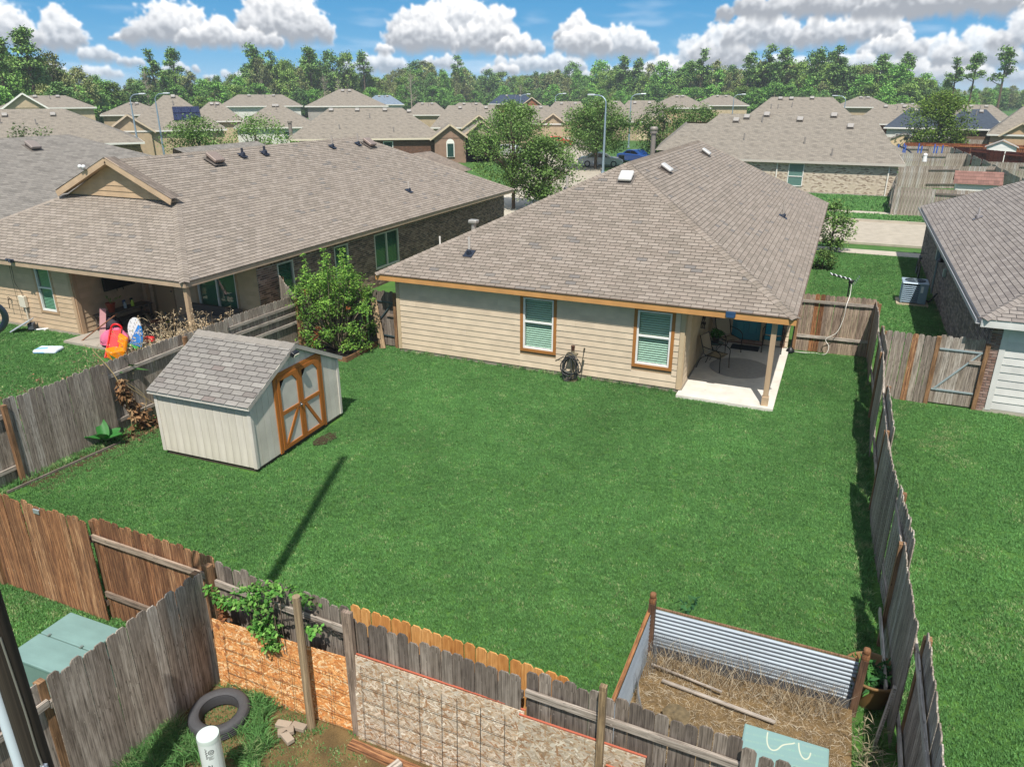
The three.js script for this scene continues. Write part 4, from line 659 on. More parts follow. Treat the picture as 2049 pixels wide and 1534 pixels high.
{ // gate with a steel frame against the grey house
  const T = thing('gate', 'grey wooden gate with pale steel brace beside the white siding', 'gate', [2.84, 0, -20.9]); srand(610);
  for (let i = 0; i < 7; i++) part(T, 'picket', picketGeo(1.84 - (i % 3) * 0.02, i % 4), wood('grey'), { p: [0.07 + i * 0.1405, 0.04, -0.03], r: [0, 0, (rnd() - 0.5) * 0.01] });
  const m = M('#b9c4c8', { metalness: 0.5, roughness: 0.5 }); for (const [a, b] of [[[0.02, 0.42], [0.98, 0.42]], [[0.02, 1.52], [0.98, 1.52]], [[0.08, 0.44], [0.94, 1.5]]]) part(T, 'steel_bar', plank(V(a[0], a[1], 0.0), V(b[0], b[1], 0.0), 0.022, 0.04), m);
  part(T, 'latch_board', beam(0.28, 0.09, 0.035), wood('light'), { p: [0.86, 1.25, 0.01] }); part(T, 'post', bx(0.1, 1.84, 0.1, 0, 0.92, 0), wood('post', 0), { p: [-0.05, 0, 0.03] }); part(T, 'post', bx(0.1, 1.78, 0.1, 0, 0.89, 0), wood('post', 0), { p: [1.05, 0, 0.03] });
}
{
  const T = thing('gate', 'dark weathered gate with steel brace between the bush and the beige house', 'gate', [-13.4, 0, -19.25]); srand(611);
  for (let i = 0; i < 7; i++) part(T, 'picket', picketGeo(1.78 - (i % 2) * 0.03, i % 4), wood('dark'), { p: [0.07 + i * 0.1405, 0.04, -0.04], r: [0, 0, (rnd() - 0.5) * 0.01] });
  const m = M('#5f7278', { metalness: 0.6, roughness: 0.45 }); for (const [a, b] of [[[0.02, 0.4], [1.0, 0.36]], [[0.02, 1.5], [1.0, 1.46]], [[0.06, 0.42], [0.94, 1.44]]]) part(T, 'steel_bar', plank(V(a[0], a[1], 0.0), V(b[0], b[1], 0.0), 0.022, 0.035), m);
  part(T, 'latch_board', beam(0.26, 0.09, 0.035), wood('mix'), { p: [0.86, 1.05, 0.0] }); part(T, 'post', bx(0.1, 1.8, 0.1, 0, 0.9, 0), wood('post', 0), { p: [1.08, 0, 0.03] });
}
// the fence nearest to the camera, in its different stretches
fence('wooden_fence', 'stained brown fence in the lower left corner with a grey end', 'fence', [[-15, -6.15, -11.85, -6.17, -1, { kind: 'brown' }], [-11.85, -6.17, -9.45, -6.17, 1, { kind: 'brown', h: 1.84 }], [-9.45, -6.17, -7.05, -6.12, -1, { kind: 'brown', rail: 'mix', h: 1.84, rails: [0.5, 1.5] }]].map((r) => [r[0], r[1], r[2], r[3], -r[4], r[5]]), { vary: 0.05, kind: 'brown', rail: 'mix', tilt: 0.02 });
fence('wooden_fence', 'grey fence with dark rail behind the orange strand boards, under the vine', 'fence', [[-7.0, -6.08, -4.78, -5.98, 1, { rails: [0.5, 1.48], post: null }]], { kind: 'dark', vary: 0.04 });
fence('wooden_fence', 'dark grey fence stretch behind the weathered strand board in front of new boards', 'fence', [[-4.72, -5.95, -2.42, -5.9, -1, { h: 1.78, post: null }]], { kind: 'dark', vary: 0.05, rail: 'dark' });
fence('wooden_fence', 'row of new orange cedar boards behind the dark fence', 'fence', [[-4.86, -6.13, -1.95, -6.02, 1, { kind: 'cedar', rails: [], post: null, h: 1.74 }]], { vary: 0.03 });
fence('wooden_fence', 'grey fence with a long pale rail in front of the garden bed', 'fence', [[-2.4, -5.9, -0.1, -5.85, 1, { rails: [0.5, 1.5], post: null }], [-0.1, -5.85, 1.5, -5.8, -1, { post: null }]], { kind: 'dark', vary: 0.05, tilt: 0.02 });
fence('wooden_fence', 'near grey fence running towards the camera, between green box and tyre', 'fence', [[-7.02, -5.85, -7.08, -3.72, 1, { h: 1.84 }], [-7.08, -3.72, -7.1, -2.2, -1, { h: 1.8, rails: [0.5, 1.5] }]], { kind: 'grey', vary: 0.05, tilt: 0.012, rail: 'light' });
solo('metal_plate', 'small grey metal cap hanging on the brown fence top', 'plate', merge([rbx(0.13, 0.01, 0.05, 0.003, 0, 0.04, 0.02, 0.5), rbx(0.13, 0.07, 0.008, 0.003, 0, 0.0, 0.045)]), M('#a8aeb0', { metalness: 0.5, roughness: 0.45 }), [-10.5, 1.72, -6.14]);
// posts that stand in front of it
srand(620);
solo('fence_post', 'round wooden post in front of the orange strand board', 'post', merge([bar(V(0, 0, 0), V(-0.04, 2.0, -0.06), 0.055, 12, 0.05)]), M('#d8c3a2', { map: WOODS.light[2], roughness: 0.9 }), [-5.28, 0, -5.68]);
solo('fence_post', 'flat grey board upright between the two kinds of strand board', 'post', bx(0.13, 1.92, 0.06, 0, 0.96, 0), wood('mix', 1), [-4.66, 0, -5.83]);
solo('fence_stake', 'thin brown wooden stake standing before the fence rail by the garden bed', 'stake', bx(0.07, 2.1, 0.06, 0, 1.05, 0), M('#c8b08c', { map: WOODS.light[2] }), [-1.48, 0, -5.72]);
// strand boards
const OSB = rep(T_OSB, 1 / 1.2, 1 / 1.2), OSBG = rep(T_OSBGREY, 1 / 1.2, 1 / 1.2), EDGE_RED = M('#b8634a', { roughness: 0.8 });
solo('strand_board', 'bright orange strand board against the fence below the vine', 'board', bx(2.2, 1.12, 0.014, 0, 0.56, 0, -0.05, 0.04, 0.01), M('#fbf2e8', { map: OSB, roughness: 0.85 }), [-5.78, 0.0, -5.84]);
{ const T = thing('strand_board', 'weathered grey brown strand board with red edge, in the middle', 'board', [-3.5, 0, -5.8]); part(T, 'panel', bx(2.24, 1.3, 0.014, 0, 0.65, 0, -0.04), M('#efe9e4', { map: OSBG, roughness: 0.9 })); part(T, 'painted_edge', merge([bx(2.25, 0.012, 0.018, 0, 1.303, -0.052), bx(0.012, 1.3, 0.018, -1.122, 0.65, -0.02)]), EDGE_RED); }
{ const T = thing('strand_board', 'grey strand board with red edge below the long pale rail', 'board', [-1.72, 0, -5.76]); part(T, 'panel', bx(1.42, 1.26, 0.014, 0, 0.63, 0, -0.04), M('#dedbd6', { map: OSBG, roughness: 0.9 })); part(T, 'painted_edge', bx(1.43, 0.012, 0.018, 0, 1.263, -0.05), EDGE_RED); }
{ const T = thing('strand_board', 'lowest grey strand board leaning in front, its red edge cut by the frame', 'board', [-0.85, 0, -5.66]); part(T, 'panel', bx(1.1, 1.06, 0.014, 0, 0.53, 0, -0.06), M('#e6ded6', { map: OSBG, roughness: 0.9 })); part(T, 'painted_edge', bx(1.11, 0.012, 0.018, 0, 1.062, -0.065), EDGE_RED); }
// wire panels leaning on them
function wirePanel(label, x0, x1, z, h, lean) { const T = thing('wire_panel', label, 'wire mesh', [x0, 0, z]); const m = M('#5a4c42', { metalness: 0.3, roughness: 0.7 }), w = x1 - x0; for (let x = 0; x <= w; x += pick([0.2, 0.3, 0.3])) part(T, 'wire', bar(V(x, 0.05, 0), V(x + 0.01, h, -lean), 0.003, 4), m); for (let y = 0.12; y < h; y += 0.2) part(T, 'wire', bar(V(0, y, -lean * y / h + 0.007), V(w, y, -lean * y / h + 0.007), 0.003, 4), m); }
srand(630); wirePanel('rusty wire mesh panel leaning on the orange strand board', -6.7, -4.75, -5.76, 0.98, 0.03); wirePanel('rusty wire mesh panel leaning on the weathered strand board', -4.5, -2.5, -5.74, 1.22, 0.03);
{ const T = thing('rope', 'dark rope sagging along the rail beside the vine', 'rope', [-6.6, 1.4, -5.98]); part(T, 'strand', merge([0, 1].map((k) => { const pts = []; for (let i = 0; i <= 40; i++) { const t = i / 40; pts.push(V(t * 1.9, -0.16 * sin(t * PI * 2) * (t < 0.5 ? 1 : 0.7) + 0.05 * cos(t * 3) + 0.012 * sin(i * 1.6 + k * PI), 0.04 + 0.012 * cos(i * 1.6 + k * PI))); } return tube(pts, 0.009, 5, 120); })), M('#2e2924', { roughness: 0.9 })); }
// things on the ground by the fence
{ const T = thing('tyre', 'worn black car tyre lying on the grass in the foreground', 'tyre', [-6.44, 0.11, -5.3]); T.rotation.set(0.05, 0.3, -0.04); const pr = [[0.245, -0.085], [0.236, -0.06], [0.238, 0], [0.236, 0.06], [0.245, 0.085], [0.285, 0.104], [0.335, 0.102], [0.366, 0.088], [0.376, 0.05], [0.376, -0.05], [0.366, -0.088], [0.335, -0.102], [0.285, -0.104], [0.245, -0.085]]; part(T, 'tyre_body', lathe(pr, 56), M('#505053', { roughness: 0.75, map: GRAIN1 }));
  const tr = []; for (const y of [-0.05, -0.018, 0.018, 0.05]) tr.push(place(new THREE.TorusGeometry(0.375, 0.0075, 5, 56), 0, y, 0, PI / 2)); part(T, 'tread', merge(tr), M('#3a3a3d', { roughness: 0.8 })); part(T, 'bead', merge([-0.078, 0.078].map((y) => place(new THREE.TorusGeometry(0.246, 0.008, 6, 48), 0, y, 0, PI / 2))), M('#1d1d20', { roughness: 0.6 })); }
{ const T = thing('utility_pedestal', 'round white plastic utility post with black print beside the tyre', 'utility post', [-5.68, 0, -4.47]); const pm = M('#d3dad6', { roughness: 0.4 }); part(T, 'tube', cyl(0.122, 0.122, 0.9, 0, 0.45, 0, 32, 0, 0, 0, true), pm); part(T, 'cap', merge([cyl(0.12, 0.122, 0.008, 0, 0.902, 0, 32), cyl(0.126, 0.126, 0.05, 0, 0.874, 0, 32, 0, 0, 0, true)]), M('#c6d2ca', { roughness: 0.45 }));
  const pt = canvasTex(128, 512, (g, w, h) => { g.fillStyle = '#d3dad6'; g.fillRect(0, 0, w, h); g.fillStyle = '#222'; g.save(); g.translate(40, 20); for (let i = 0; i < 9; i++) g.fillRect((i % 2) * 3, i * 11, 8 + (i * 5) % 9, 7); g.restore(); g.strokeStyle = '#222'; g.lineWidth = 5; g.beginPath(); g.arc(84, 60, 20, 0, 7); g.stroke(); g.beginPath(); g.arc(84, 60, 9, 0, 7); g.stroke(); for (let i = 0; i < 5; i++) g.fillRect(60, 95 + i * 7, 40 - (i % 3) * 8, 3); g.font = 'bold 44px sans-serif'; ['2', '3', '4', '1', '0'].forEach((t, i) => { g.save(); g.translate(62, 190 + i * 62); g.rotate(PI / 2); g.fillText(t, -16, 16); g.restore(); }); });
  const lg = new THREE.CylinderGeometry(0.1232, 0.1232, 0.8, 16, 1, true, 0, 1.5); lg.translate(0, 0.44, 0); part(T, 'print', lg, M('#ffffff', { map: pt, roughness: 0.5 }), { r: [0, -0.1, 0] }); }
solo('utility_pedestal', 'white rounded cap at the bottom edge, right of the printed utility post', 'utility post', merge([cyl(0.11, 0.11, 0.4, 0, 0.2, 0, 24), cyl(0.1, 0.12, 0.06, 0, 0.42, 0, 24)]), M('#cfd8d0', { roughness: 0.45 }), [-5.08, 0, -4.5]);
srand(640);
const pav = [[-5.62, -5.55, 0.2], [-5.5, -5.45, 0.7], [-5.42, -5.6, 0.1], [-5.42, -5.38, -0.4], [-5.75, -5.62, 0.5], [-5.95, -5.72, 0.9], [-4.95, -5.62, 0.15]]; const pg = rbx(0.2, 0.06, 0.1, 0.008, 0, 0.03, 0);
['upper of the pale pavers left of the round post', 'pale paver tilted against the foot of the round post', 'pale paver right behind the foot of the round post', 'chipped pale paver lowest by the round post'].forEach((l, i) => solo('paver', l, 'paver', pg, M(pick(['#968878', '#8c7e6f', '#a09282'])), [pav[i][0], 0.01 + (i % 2) * 0.03, pav[i][1]], pav[i][2], 'pavers at the foot of the round post'));
solo('timber', 'square cut timber end lying on the wood at the bottom edge', 'timber', beam(0.34, 0.09, 0.09), wood('light', 0), [-3.95, 0.12, -5.42], 1.2);
solo('timber', 'long low timber along the foot of the weathered strand board', 'timber', beam(2.3, 0.09, 0.12), wood('brown', 1), [-3.5, 0.04, -5.6], -0.03);
solo('timber', 'weathered timber sticking out at the bottom edge by the square end', 'timber', beam(0.7, 0.1, 0.1), wood('mix', 0), [-4.05, 0.05, -5.2], -0.3);
// utility pole at the lower left, mostly above the frame
{ const T = thing('utility_pole', 'dark wooden utility pole with conduits at the lower left corner', 'pole', [-6.03, 0, -2.94]); part(T, 'pole', cyl(0.095, 0.108, 16.0, 0, 8.0, 0, 24), M('#4a4035', { map: WOODS.dark[2], roughness: 0.95 }));
  part(T, 'conduit', cyl(0.055, 0.055, 4.6, -0.1, 2.3, 0.09, 14), M('#c9d2dc', { roughness: 0.4 })); part(T, 'cable_guard', merge([bx(0.06, 2.0, 0.02, 0.115, 0.95, 0.02, 0, 0.5, 0), bx(0.02, 2.0, 0.05, 0.135, 0.95, 0.04, 0, 0.5, 0)]), M('#aeb9c6', { metalness: 0.4, roughness: 0.45 }));
  part(T, 'ground_wire', tube([[0.1, 3.4, 0.04], [0.105, 2.6, 0.03], [0.11, 2.0, 0.03], [0.15, 1.75, 0.02], [0.17, 1.72, -0.06], [0.12, 1.6, -0.04], [0.11, 1.3, 0.02], [0.11, 0.9, 0.04]], 0.009, 6, 50), M('#8f8a84', { metalness: 0.4, roughness: 0.5 }));
  part(T, 'pole_cap', cyl(0.06, 0.11, 0.08, 0, 16.03, 0, 16), M('#6a6a68'));
  part(T, 'cable_loop', merge([place(new THREE.TorusGeometry(0.13, 0.026, 10, 40), -0.47, 5.86, -0.86, 0, 0.9, 0), bar(V(0.02, 5.95, -0.05), V(-0.4, 5.93, -0.76), 0.02, 8)]), M('#5b5f66', { roughness: 0.45, metalness: 0.4 })); }
// pad mounted green boxes
{ const T = thing('utility_box', 'pale green metal transformer box behind the near grey fence', 'transformer', [-8.6, 0, -4.92]); T.rotation.y = 0.02; const m = M('#76948c', { roughness: 0.6, map: SOFT1 }), m2 = M('#7c9b96', { roughness: 0.55, map: SOFT1 }); part(T, 'cabinet', rbx(0.9, 0.78, 0.88, 0.02, 0, 0.41, 0), m); part(T, 'lid', rbx(0.95, 0.05, 0.46, 0.015, 0, 0.825, -0.235), m2); part(T, 'lid', rbx(0.95, 0.05, 0.46, 0.015, 0, 0.825, 0.235), m2); part(T, 'hinge', merge([bx(0.03, 0.02, 0.05, -0.3, 0.86, 0), bx(0.03, 0.02, 0.05, 0.3, 0.86, 0)]), M('#8f9a90', { metalness: 0.6, roughness: 0.4 })); part(T, 'concrete_base', bx(1.1, 0.06, 1.05, 0, 0.01, 0), M('#a9a398', { map: CONC })); }
{ const T = thing('utility_box', 'pale green box top with cream drips beside the straw', 'utility box', [0.32, 0, -6.7]); part(T, 'cabinet', rbx(0.88, 0.58, 1.2, 0.02, 0, 0.3, 0), M('#7a9d97', { roughness: 0.6, map: SOFT1 }));
  const dt = canvasTex(256, 256, (g) => { g.fillStyle = '#7d9c98'; g.fillRect(0, 0, 256, 256); for (let i = 0; i < 900; i++) { g.fillStyle = `rgba(${120 + (i * 37) % 40},${150 + (i * 17) % 40},${150},0.12)`; g.fillRect((i * 97) % 256, (i * 61) % 256, 9, 6); } g.strokeStyle = '#c3c5ae'; g.lineWidth = 4; g.beginPath(); g.moveTo(70, 2); g.bezierCurveTo(66, 60, 96, 66, 112, 40); g.bezierCurveTo(122, 20, 148, 20, 156, 10); g.stroke(); g.beginPath(); g.moveTo(168, 6); g.bezierCurveTo(172, 62, 204, 62, 206, 26); g.stroke(); });
  const lid = part(T, 'lid', rbx(0.94, 0.05, 1.26, 0.015, 0, 0.61, 0), M('#7d9c98', { roughness: 0.55 })); part(lid, 'stained_top', (() => { const g = new THREE.PlaneGeometry(0.9, 1.2); g.rotateX(-PI / 2); g.translate(0, 0.6385, 0); return g; })(), M('#ffffff', { map: dt, roughness: 0.6 })); }

// ---------------------------------------------------------------- garden bed of corrugated iron
{ const T = thing('garden_bed', 'raised garden bed of corrugated iron filled with dry straw', 'garden bed', [-0.25, 0, -8.8]);
  const corr = (len, h) => { const n = 64, g = new THREE.PlaneGeometry(len, h, 2, n), p = g.attributes.position; for (let i = 0; i < p.count; i++) p.setZ(i, 0.012 * cos((p.getY(i) + h / 2) / 0.066 * 2 * PI)); g.computeVertexNormals(); g.translate(0, h / 2, 0); return g; };
  const cm = M('#aab6c2', { metalness: 0.3, roughness: 0.5, map: SOFT1 }); part(T, 'corrugated_sheet', corr(2.66, 0.76), cm, { p: [0, 0, 0] }); part(T, 'corrugated_sheet', corr(2.5, 0.74), cm, { p: [-1.38, 0, 1.25], r: [0, PI / 2, 0] });
  const wm = M('#bd9878', { roughness: 0.8, map: WOODS.light[2] }); part(T, 'top_rail', bx(2.66, 0.025, 0.03, 0, 0.77, -0.035), wm); part(T, 'top_rail', bx(0.05, 0.035, 2.55, -1.41, 0.755, 1.25), M('#d29560', { roughness: 0.8, map: WOODS.light[2] }));
  for (const [x, z] of [[-1.36, 0.07], [1.36, 0.1]]) { const p = part(T, 'bed_post', bx(0.09, 0.92, 0.09, 0, 0.46, 0), M('#8d6e58', { map: WOODS.light[2], roughness: 0.85 }), { p: [x, 0, z], r: [0, 0, x > 0 ? -0.02 : 0.01] }); part(p, 'finial', merge([bx(0.075, 0.02, 0.075, 0, 0.93, 0), bx(0.09, 0.05, 0.09, 0, 0.965, 0), bx(0.075, 0.015, 0.075, 0, 1.0, 0), rbx(0.09, 0.09, 0.09, 0.035, 0, 1.05, 0)]), M('#bd8a60', { map: WOODS.light[2], roughness: 0.8 })); }
  srand(650); const cw = [], mm = M('#8e9296', { metalness: 0.4, roughness: 0.6 }); for (let i = 0; i <= 90; i++) { const x = -1.3 + i * 2.55 / 90; cw.push(plank(V(x, 0.02, 0.12 + 0.02 * sin(i * 0.4)), V(x, 0.4 + 0.015 * sin(i * 0.21), 0.05 + 0.01 * sin(i)), 0.0035, 0.0035)); } for (let j = 0; j <= 12; j++) { const y = 0.02 + j * 0.031; cw.push(plank(V(-1.3, y, 0.12 - y * 0.18), V(1.26, y, 0.12 - y * 0.18), 0.0035, 0.0035)); } for (let i = 0; i < 40; i++) { const t = i / 39; cw.push(plank(V(-1.28 + 0.12 * sin(t * 9), 0.02, 0.2 + t * 1.2), V(-1.3 + 0.05 * sin(t * 14), 0.5, 0.14 + t * 1.1), 0.003, 0.003)); } part(T, 'chicken_wire', merge(cw), mm, { stuff: true });
  part(T, 'weed_barrier', bx(2.6, 0.22, 0.01, 0, 0.13, 0.14, -0.2), M('#3e4044', { roughness: 0.9 }));
  const sg = new THREE.PlaneGeometry(2.7, 2.6, 40, 40); sg.rotateX(-PI / 2); { const p = sg.attributes.position; for (let i = 0; i < p.count; i++) p.setY(i, 0.1 + 0.07 * fbm(p.getX(i) * 2, p.getZ(i) * 2, 4)); sg.computeVertexNormals(); uvs(sg, 2.7, 2.6); } part(T, 'soil', sg, M('#d9c4a2', { map: T_EARTH, roughness: 1 }), { p: [0, 0, 1.4] });
  const sc = [[0.46, 0.36, 0.23], [0.38, 0.29, 0.18], [0.56, 0.47, 0.33], [0.28, 0.2, 0.12], [0.62, 0.55, 0.43], [0.2, 0.15, 0.1]];
  part(T, 'straw', blades(17000, () => { const x = rr(-1.32, 1.32), z = rr(0.12, 2.6), h = 0.07 + 0.07 * fbm(x * 2, (z - 1.4) * 2, 4) + rr(0, 0.05), a = rnd() * 2 * PI, L = rr(0.04, 0.16), b = V(x, h, z), e = V(x + cos(a) * L, h + rr(-0.03, 0.035), z + sin(a) * L); return { a: b, m: b.clone().lerp(e, 0.5).add(V(rr(-0.02, 0.02), rr(0, 0.03), rr(-0.02, 0.02))), e, w: rr(0.0018, 0.0042), c: pick(sc) }; }), M('#ffffff', { vertexColors: true, roughness: 1 }), { stuff: true });
  part(T, 'dry_stalks', blades(900, () => { const x = rr(-1.3, 1.3), z = rr(0.08, 0.55), L = rr(0.15, 0.5), a = rnd() * 6.3, b = V(x, 0.12, z), e = V(x + cos(a) * L * 0.5, 0.12 + L * 0.8, z + sin(a) * L * 0.4); return { a: b, m: b.clone().lerp(e, 0.5).add(V(rr(-0.05, 0.05), rr(0, 0.06), rr(-0.05, 0.05))), e, w: 0.005, c: pick(sc).map((q) => q * 0.8) }; }), M('#ffffff', { vertexColors: true, roughness: 1 }), { stuff: true });
  part(T, 'edging_board', beam(1.5, 0.02, 0.05), wood('light', 1), { p: [-0.3, 0.17, 0.75], r: [0, -0.12, 0.02] }); part(T, 'edging_board', beam(1.0, 0.015, 0.03), wood('light', 2), { p: [-0.75, 0.19, 0.52], r: [0, -0.16, 0.02] });
}
const rockG = (s) => { srand(s); const g = new THREE.IcosahedronGeometry(1, 2), p = g.attributes.position; for (let i = 0; i < p.count; i++) { const v = V(p.getX(i), p.getY(i), p.getZ(i)), k = 1 + 0.3 * gnoise(v.x * 1.7 + s, v.y * 1.7 + v.z) + 0.15 * gnoise(v.z * 3 + s, v.x * 3); p.setXYZ(i, v.x * k, v.y * k * 0.55, v.z * k); } g.computeVertexNormals(); return g; };
[['pale rubble lump lying in the straw near the left end of the bed', -1.0, -7.55, 0.16, 0.2], ['flat beige rock right of the green box lid', 1.0, -6.85, 0.14, 0.06], ['beige rock with a crack between straw and right fence', 1.08, -7.2, 0.11, 0.06], ['grey rock in the lower right corner by the plastic sheet', 1.25, -6.6, 0.12, 0.05], ['lowest beige rock right of the box at the bottom edge', 0.95, -6.45, 0.15, 0.05], ['small grey rock near the right fence foot', 1.38, -6.95, 0.09, 0.04]].forEach(([l, x, z, s, y], i) => { const m = solo('rock', l, 'rock', rockG(700 + i), M(pick(['#b8ab98', '#a89c8c', '#cfc7b8']), { map: T_EARTH, roughness: 0.95 }), [x, y, z], i); m.scale.setScalar(s); });
{ const T = thing('flower_pot', 'big brown pot with green plant between bed and right fence', 'potted plant', [1.3, 0, -9.06]); part(T, 'pot', lathe([[0.2, 0], [0.27, 0.2], [0.32, 0.42], [0.36, 0.46], [0.37, 0.5], [0.34, 0.5], [0.31, 0.43], [0.27, 0.34], [0.0, 0.34]], 36), M('#8a6a42', { roughness: 0.6, map: SOFT1 })); srand(660); const cl = []; for (let i = 0; i < 12; i++) cl.push([rr(-0.22, 0.12), rr(0.36, 0.52), rr(-0.1, 0.22), 0.12, 40, rr(0.7, 1.3)]); part(T, 'foliage', leafGeo(cl, 0.13, [[0.05, 0.16, 0.04], [0.08, 0.22, 0.05], [0.04, 0.12, 0.04]], { width: 0.16, droop: 0.1 }), LEAF); part(T, 'soil', place(new THREE.CircleGeometry(0.3, 24), 0, 0.36, 0, -PI / 2), M('#3a2f26', { map: T_EARTH })); }
solo('plastic_sheet', 'dark crumpled plastic sheet edge in the lower right corner by the fence', 'plastic sheet', (() => { const g = new THREE.PlaneGeometry(0.5, 0.7, 16, 20), p = g.attributes.position; for (let i = 0; i < p.count; i++) p.setZ(i, 0.05 * fbm(p.getX(i) * 5, p.getY(i) * 5, 3)); g.computeVertexNormals(); g.rotateX(-1.1); return g; })(), M('#3d4a5e', { roughness: 0.35 }), [1.32, 0.12, -6.35], 0.6);
solo('board', 'grey loose board standing against the inside of the right fence', 'board', plank(V(0, 0, 0), V(0.1, 0.9, -0.15), 0.09, 0.03, V(1, 0, 0)), wood('light', 1), [1.36, 0, -8.2]);
solo('board', 'second loose board resting on the right fence further back', 'board', beam(1.7, 0.09, 0.03), wood('light', 0), [1.42, 0.5, -9.6], PI / 2 + 0.02);
{ const T = thing('weed', 'young dark leafed weed behind the corrugated sheet', 'plant', [-1.2, 0, -9.05]); srand(665); part(T, 'stem', merge([bar(V(0, 0, 0), V(0, 0.75, 0), 0.008), bar(V(0, 0.5, 0), V(0.12, 0.85, 0.05), 0.005)]), M('#4a5a30')); part(T, 'foliage', leafGeo([[0, 0.75, 0, 0.12, 14], [0.14, 0.88, 0.05, 0.08, 8]], 0.17, [[0.04, 0.13, 0.05], [0.06, 0.17, 0.06]], { width: 0.16 }), LEAF); }

// ---------------------------------------------------------------- patio of the middle house
const PY = 0.08;
solo('outdoor_rug', 'round grey outdoor rug on the patio concrete', 'rug', merge([cyl(0.86, 0.86, 0.01, 0, 0.005, 0, 56), place(new THREE.TorusGeometry(0.86, 0.008, 5, 64), 0, 0.008, 0, PI / 2)]), M('#b3afa8', { map: GRAIN1, roughness: 1 }), [-2.02, PY, -21.45]);
solo('door_mat', 'dark patterned door mat before the teal door', 'mat', rbx(0.85, 0.015, 0.5, 0.005, 0, 0.008, 0), M('#20303e', { map: rep(T_GRAIN, 3, 3), roughness: 1 }), [-2.12, PY, -23.42]);
function slingChair(name, label, seatCol, pos, turn, group) {
  const T = thing(name, label, 'chair', pos, turn, group); const m = M('#16181b', { roughness: 0.4, metalness: 0.5 }), f = M(seatCol, { roughness: 0.8, map: rep(T_GRAIN, 4, 4) });
  part(T, 'seat', (() => { const g = new THREE.PlaneGeometry(0.5, 0.48, 8, 8), p = g.attributes.position; for (let i = 0; i < p.count; i++) { const x = p.getX(i) / 0.25; p.setZ(i, -0.03 * (1 - x * x)); } g.rotateX(-PI / 2); g.computeVertexNormals(); g.translate(0, 0.42, 0.02); return g; })(), f);
  part(T, 'backrest', (() => { const g = new THREE.PlaneGeometry(0.5, 0.56, 8, 8), p = g.attributes.position; for (let i = 0; i < p.count; i++) { const x = p.getX(i) / 0.25; p.setZ(i, -0.04 * (1 - x * x)); } g.computeVertexNormals(); g.rotateX(-0.28); g.translate(0, 0.7, -0.31); return g; })(), f);
  for (const s of [-1, 1]) { const x = s * 0.26; part(T, 'side_frame', merge([tube([[x, 0.42, 0.27], [x, 0.43, 0.0], [x, 0.44, -0.2], [x, 0.7, -0.3], [x, 0.99, -0.4]], 0.014, 8, 30)]), m); part(T, 'arm_rest', tube([[x, 0.68, -0.3], [x + s * 0.05, 0.66, -0.1], [x + s * 0.06, 0.64, 0.15], [x + s * 0.04, 0.56, 0.3], [x + s * 0.03, 0.3, 0.31], [x + s * 0.03, 0, 0.33]], 0.013, 8, 40), m); part(T, 'leg', tube([[x + s * 0.01, 0.45, -0.1], [x + s * 0.02, 0.3, -0.3], [x + s * 0.03, 0, -0.42]], 0.013, 8, 20), m); part(T, 'foot_cap', merge([cyl(0.018, 0.018, 0.02, x + s * 0.03, 0.01, 0.33, 8), cyl(0.018, 0.018, 0.02, x + s * 0.03, 0.01, -0.42, 8)]), M('#0c0c0e')); }
  part(T, 'cross_bar', merge([bar(V(-0.26, 0.4, 0.2), V(0.26, 0.4, 0.2), 0.011), bar(V(-0.26, 0.4, -0.16), V(0.26, 0.4, -0.16), 0.011), bar(V(-0.26, 0.97, -0.395), V(0.26, 0.97, -0.395), 0.011)]), m); return T;
}
slingChair('patio_chair', 'beige sling chair nearest the lawn, beside the small table', '#b3a184', [-2.72, PY, -21.15], 1.25);
slingChair('patio_chair', 'beige sling chair behind the potted plant, its back to the wall', '#b8a98c', [-2.62, PY, -22.95], 0.75);
slingChair('patio_chair', 'teal chair beside the patio post near the door', '#1592a4', [-1.33, PY, -23.5], 0.05);
{ const T = thing('side_table', 'small round glass side table under the potted plant', 'table', [-2.86, PY, -22.0]); part(T, 'tabletop', cyl(0.24, 0.24, 0.012, 0, 0.5, 0, 36), M('#5f7d78', { roughness: 0.1, metalness: 0.1 })); part(T, 'rim', place(new THREE.TorusGeometry(0.24, 0.011, 6, 40), 0, 0.5, 0, PI / 2), M('#16181b', { roughness: 0.4 })); for (let i = 0; i < 4; i++) { const a = i * PI / 2 + 0.4, c = cos(a), s = sin(a); part(T, 'leg', tube([[c * 0.22, 0.49, s * 0.22], [c * 0.08, 0.3, s * 0.08], [c * 0.1, 0.16, s * 0.1], [c * 0.24, 0, s * 0.24]], 0.009, 6, 20), M('#16181b', { roughness: 0.4 })); } }
{ const T = thing('potted_plant', 'green leafy plant in a dark pot on the glass table', 'potted plant', [-2.86, PY + 0.51, -22.0]); part(T, 'pot', lathe([[0.08, 0], [0.12, 0.16], [0.135, 0.2], [0.12, 0.2], [0.1, 0.17], [0, 0.16]], 24), M('#17191a', { roughness: 0.5 })); srand(670); const cl = []; for (let i = 0; i < 12; i++) cl.push([rr(-0.15, 0.15), rr(0.2, 0.36), rr(-0.15, 0.15), 0.1, 45, rr(0.8, 1.3)]); part(T, 'foliage', leafGeo(cl, 0.06, [[0.05, 0.19, 0.03], [0.08, 0.26, 0.04], [0.04, 0.13, 0.03]]), LEAF); }
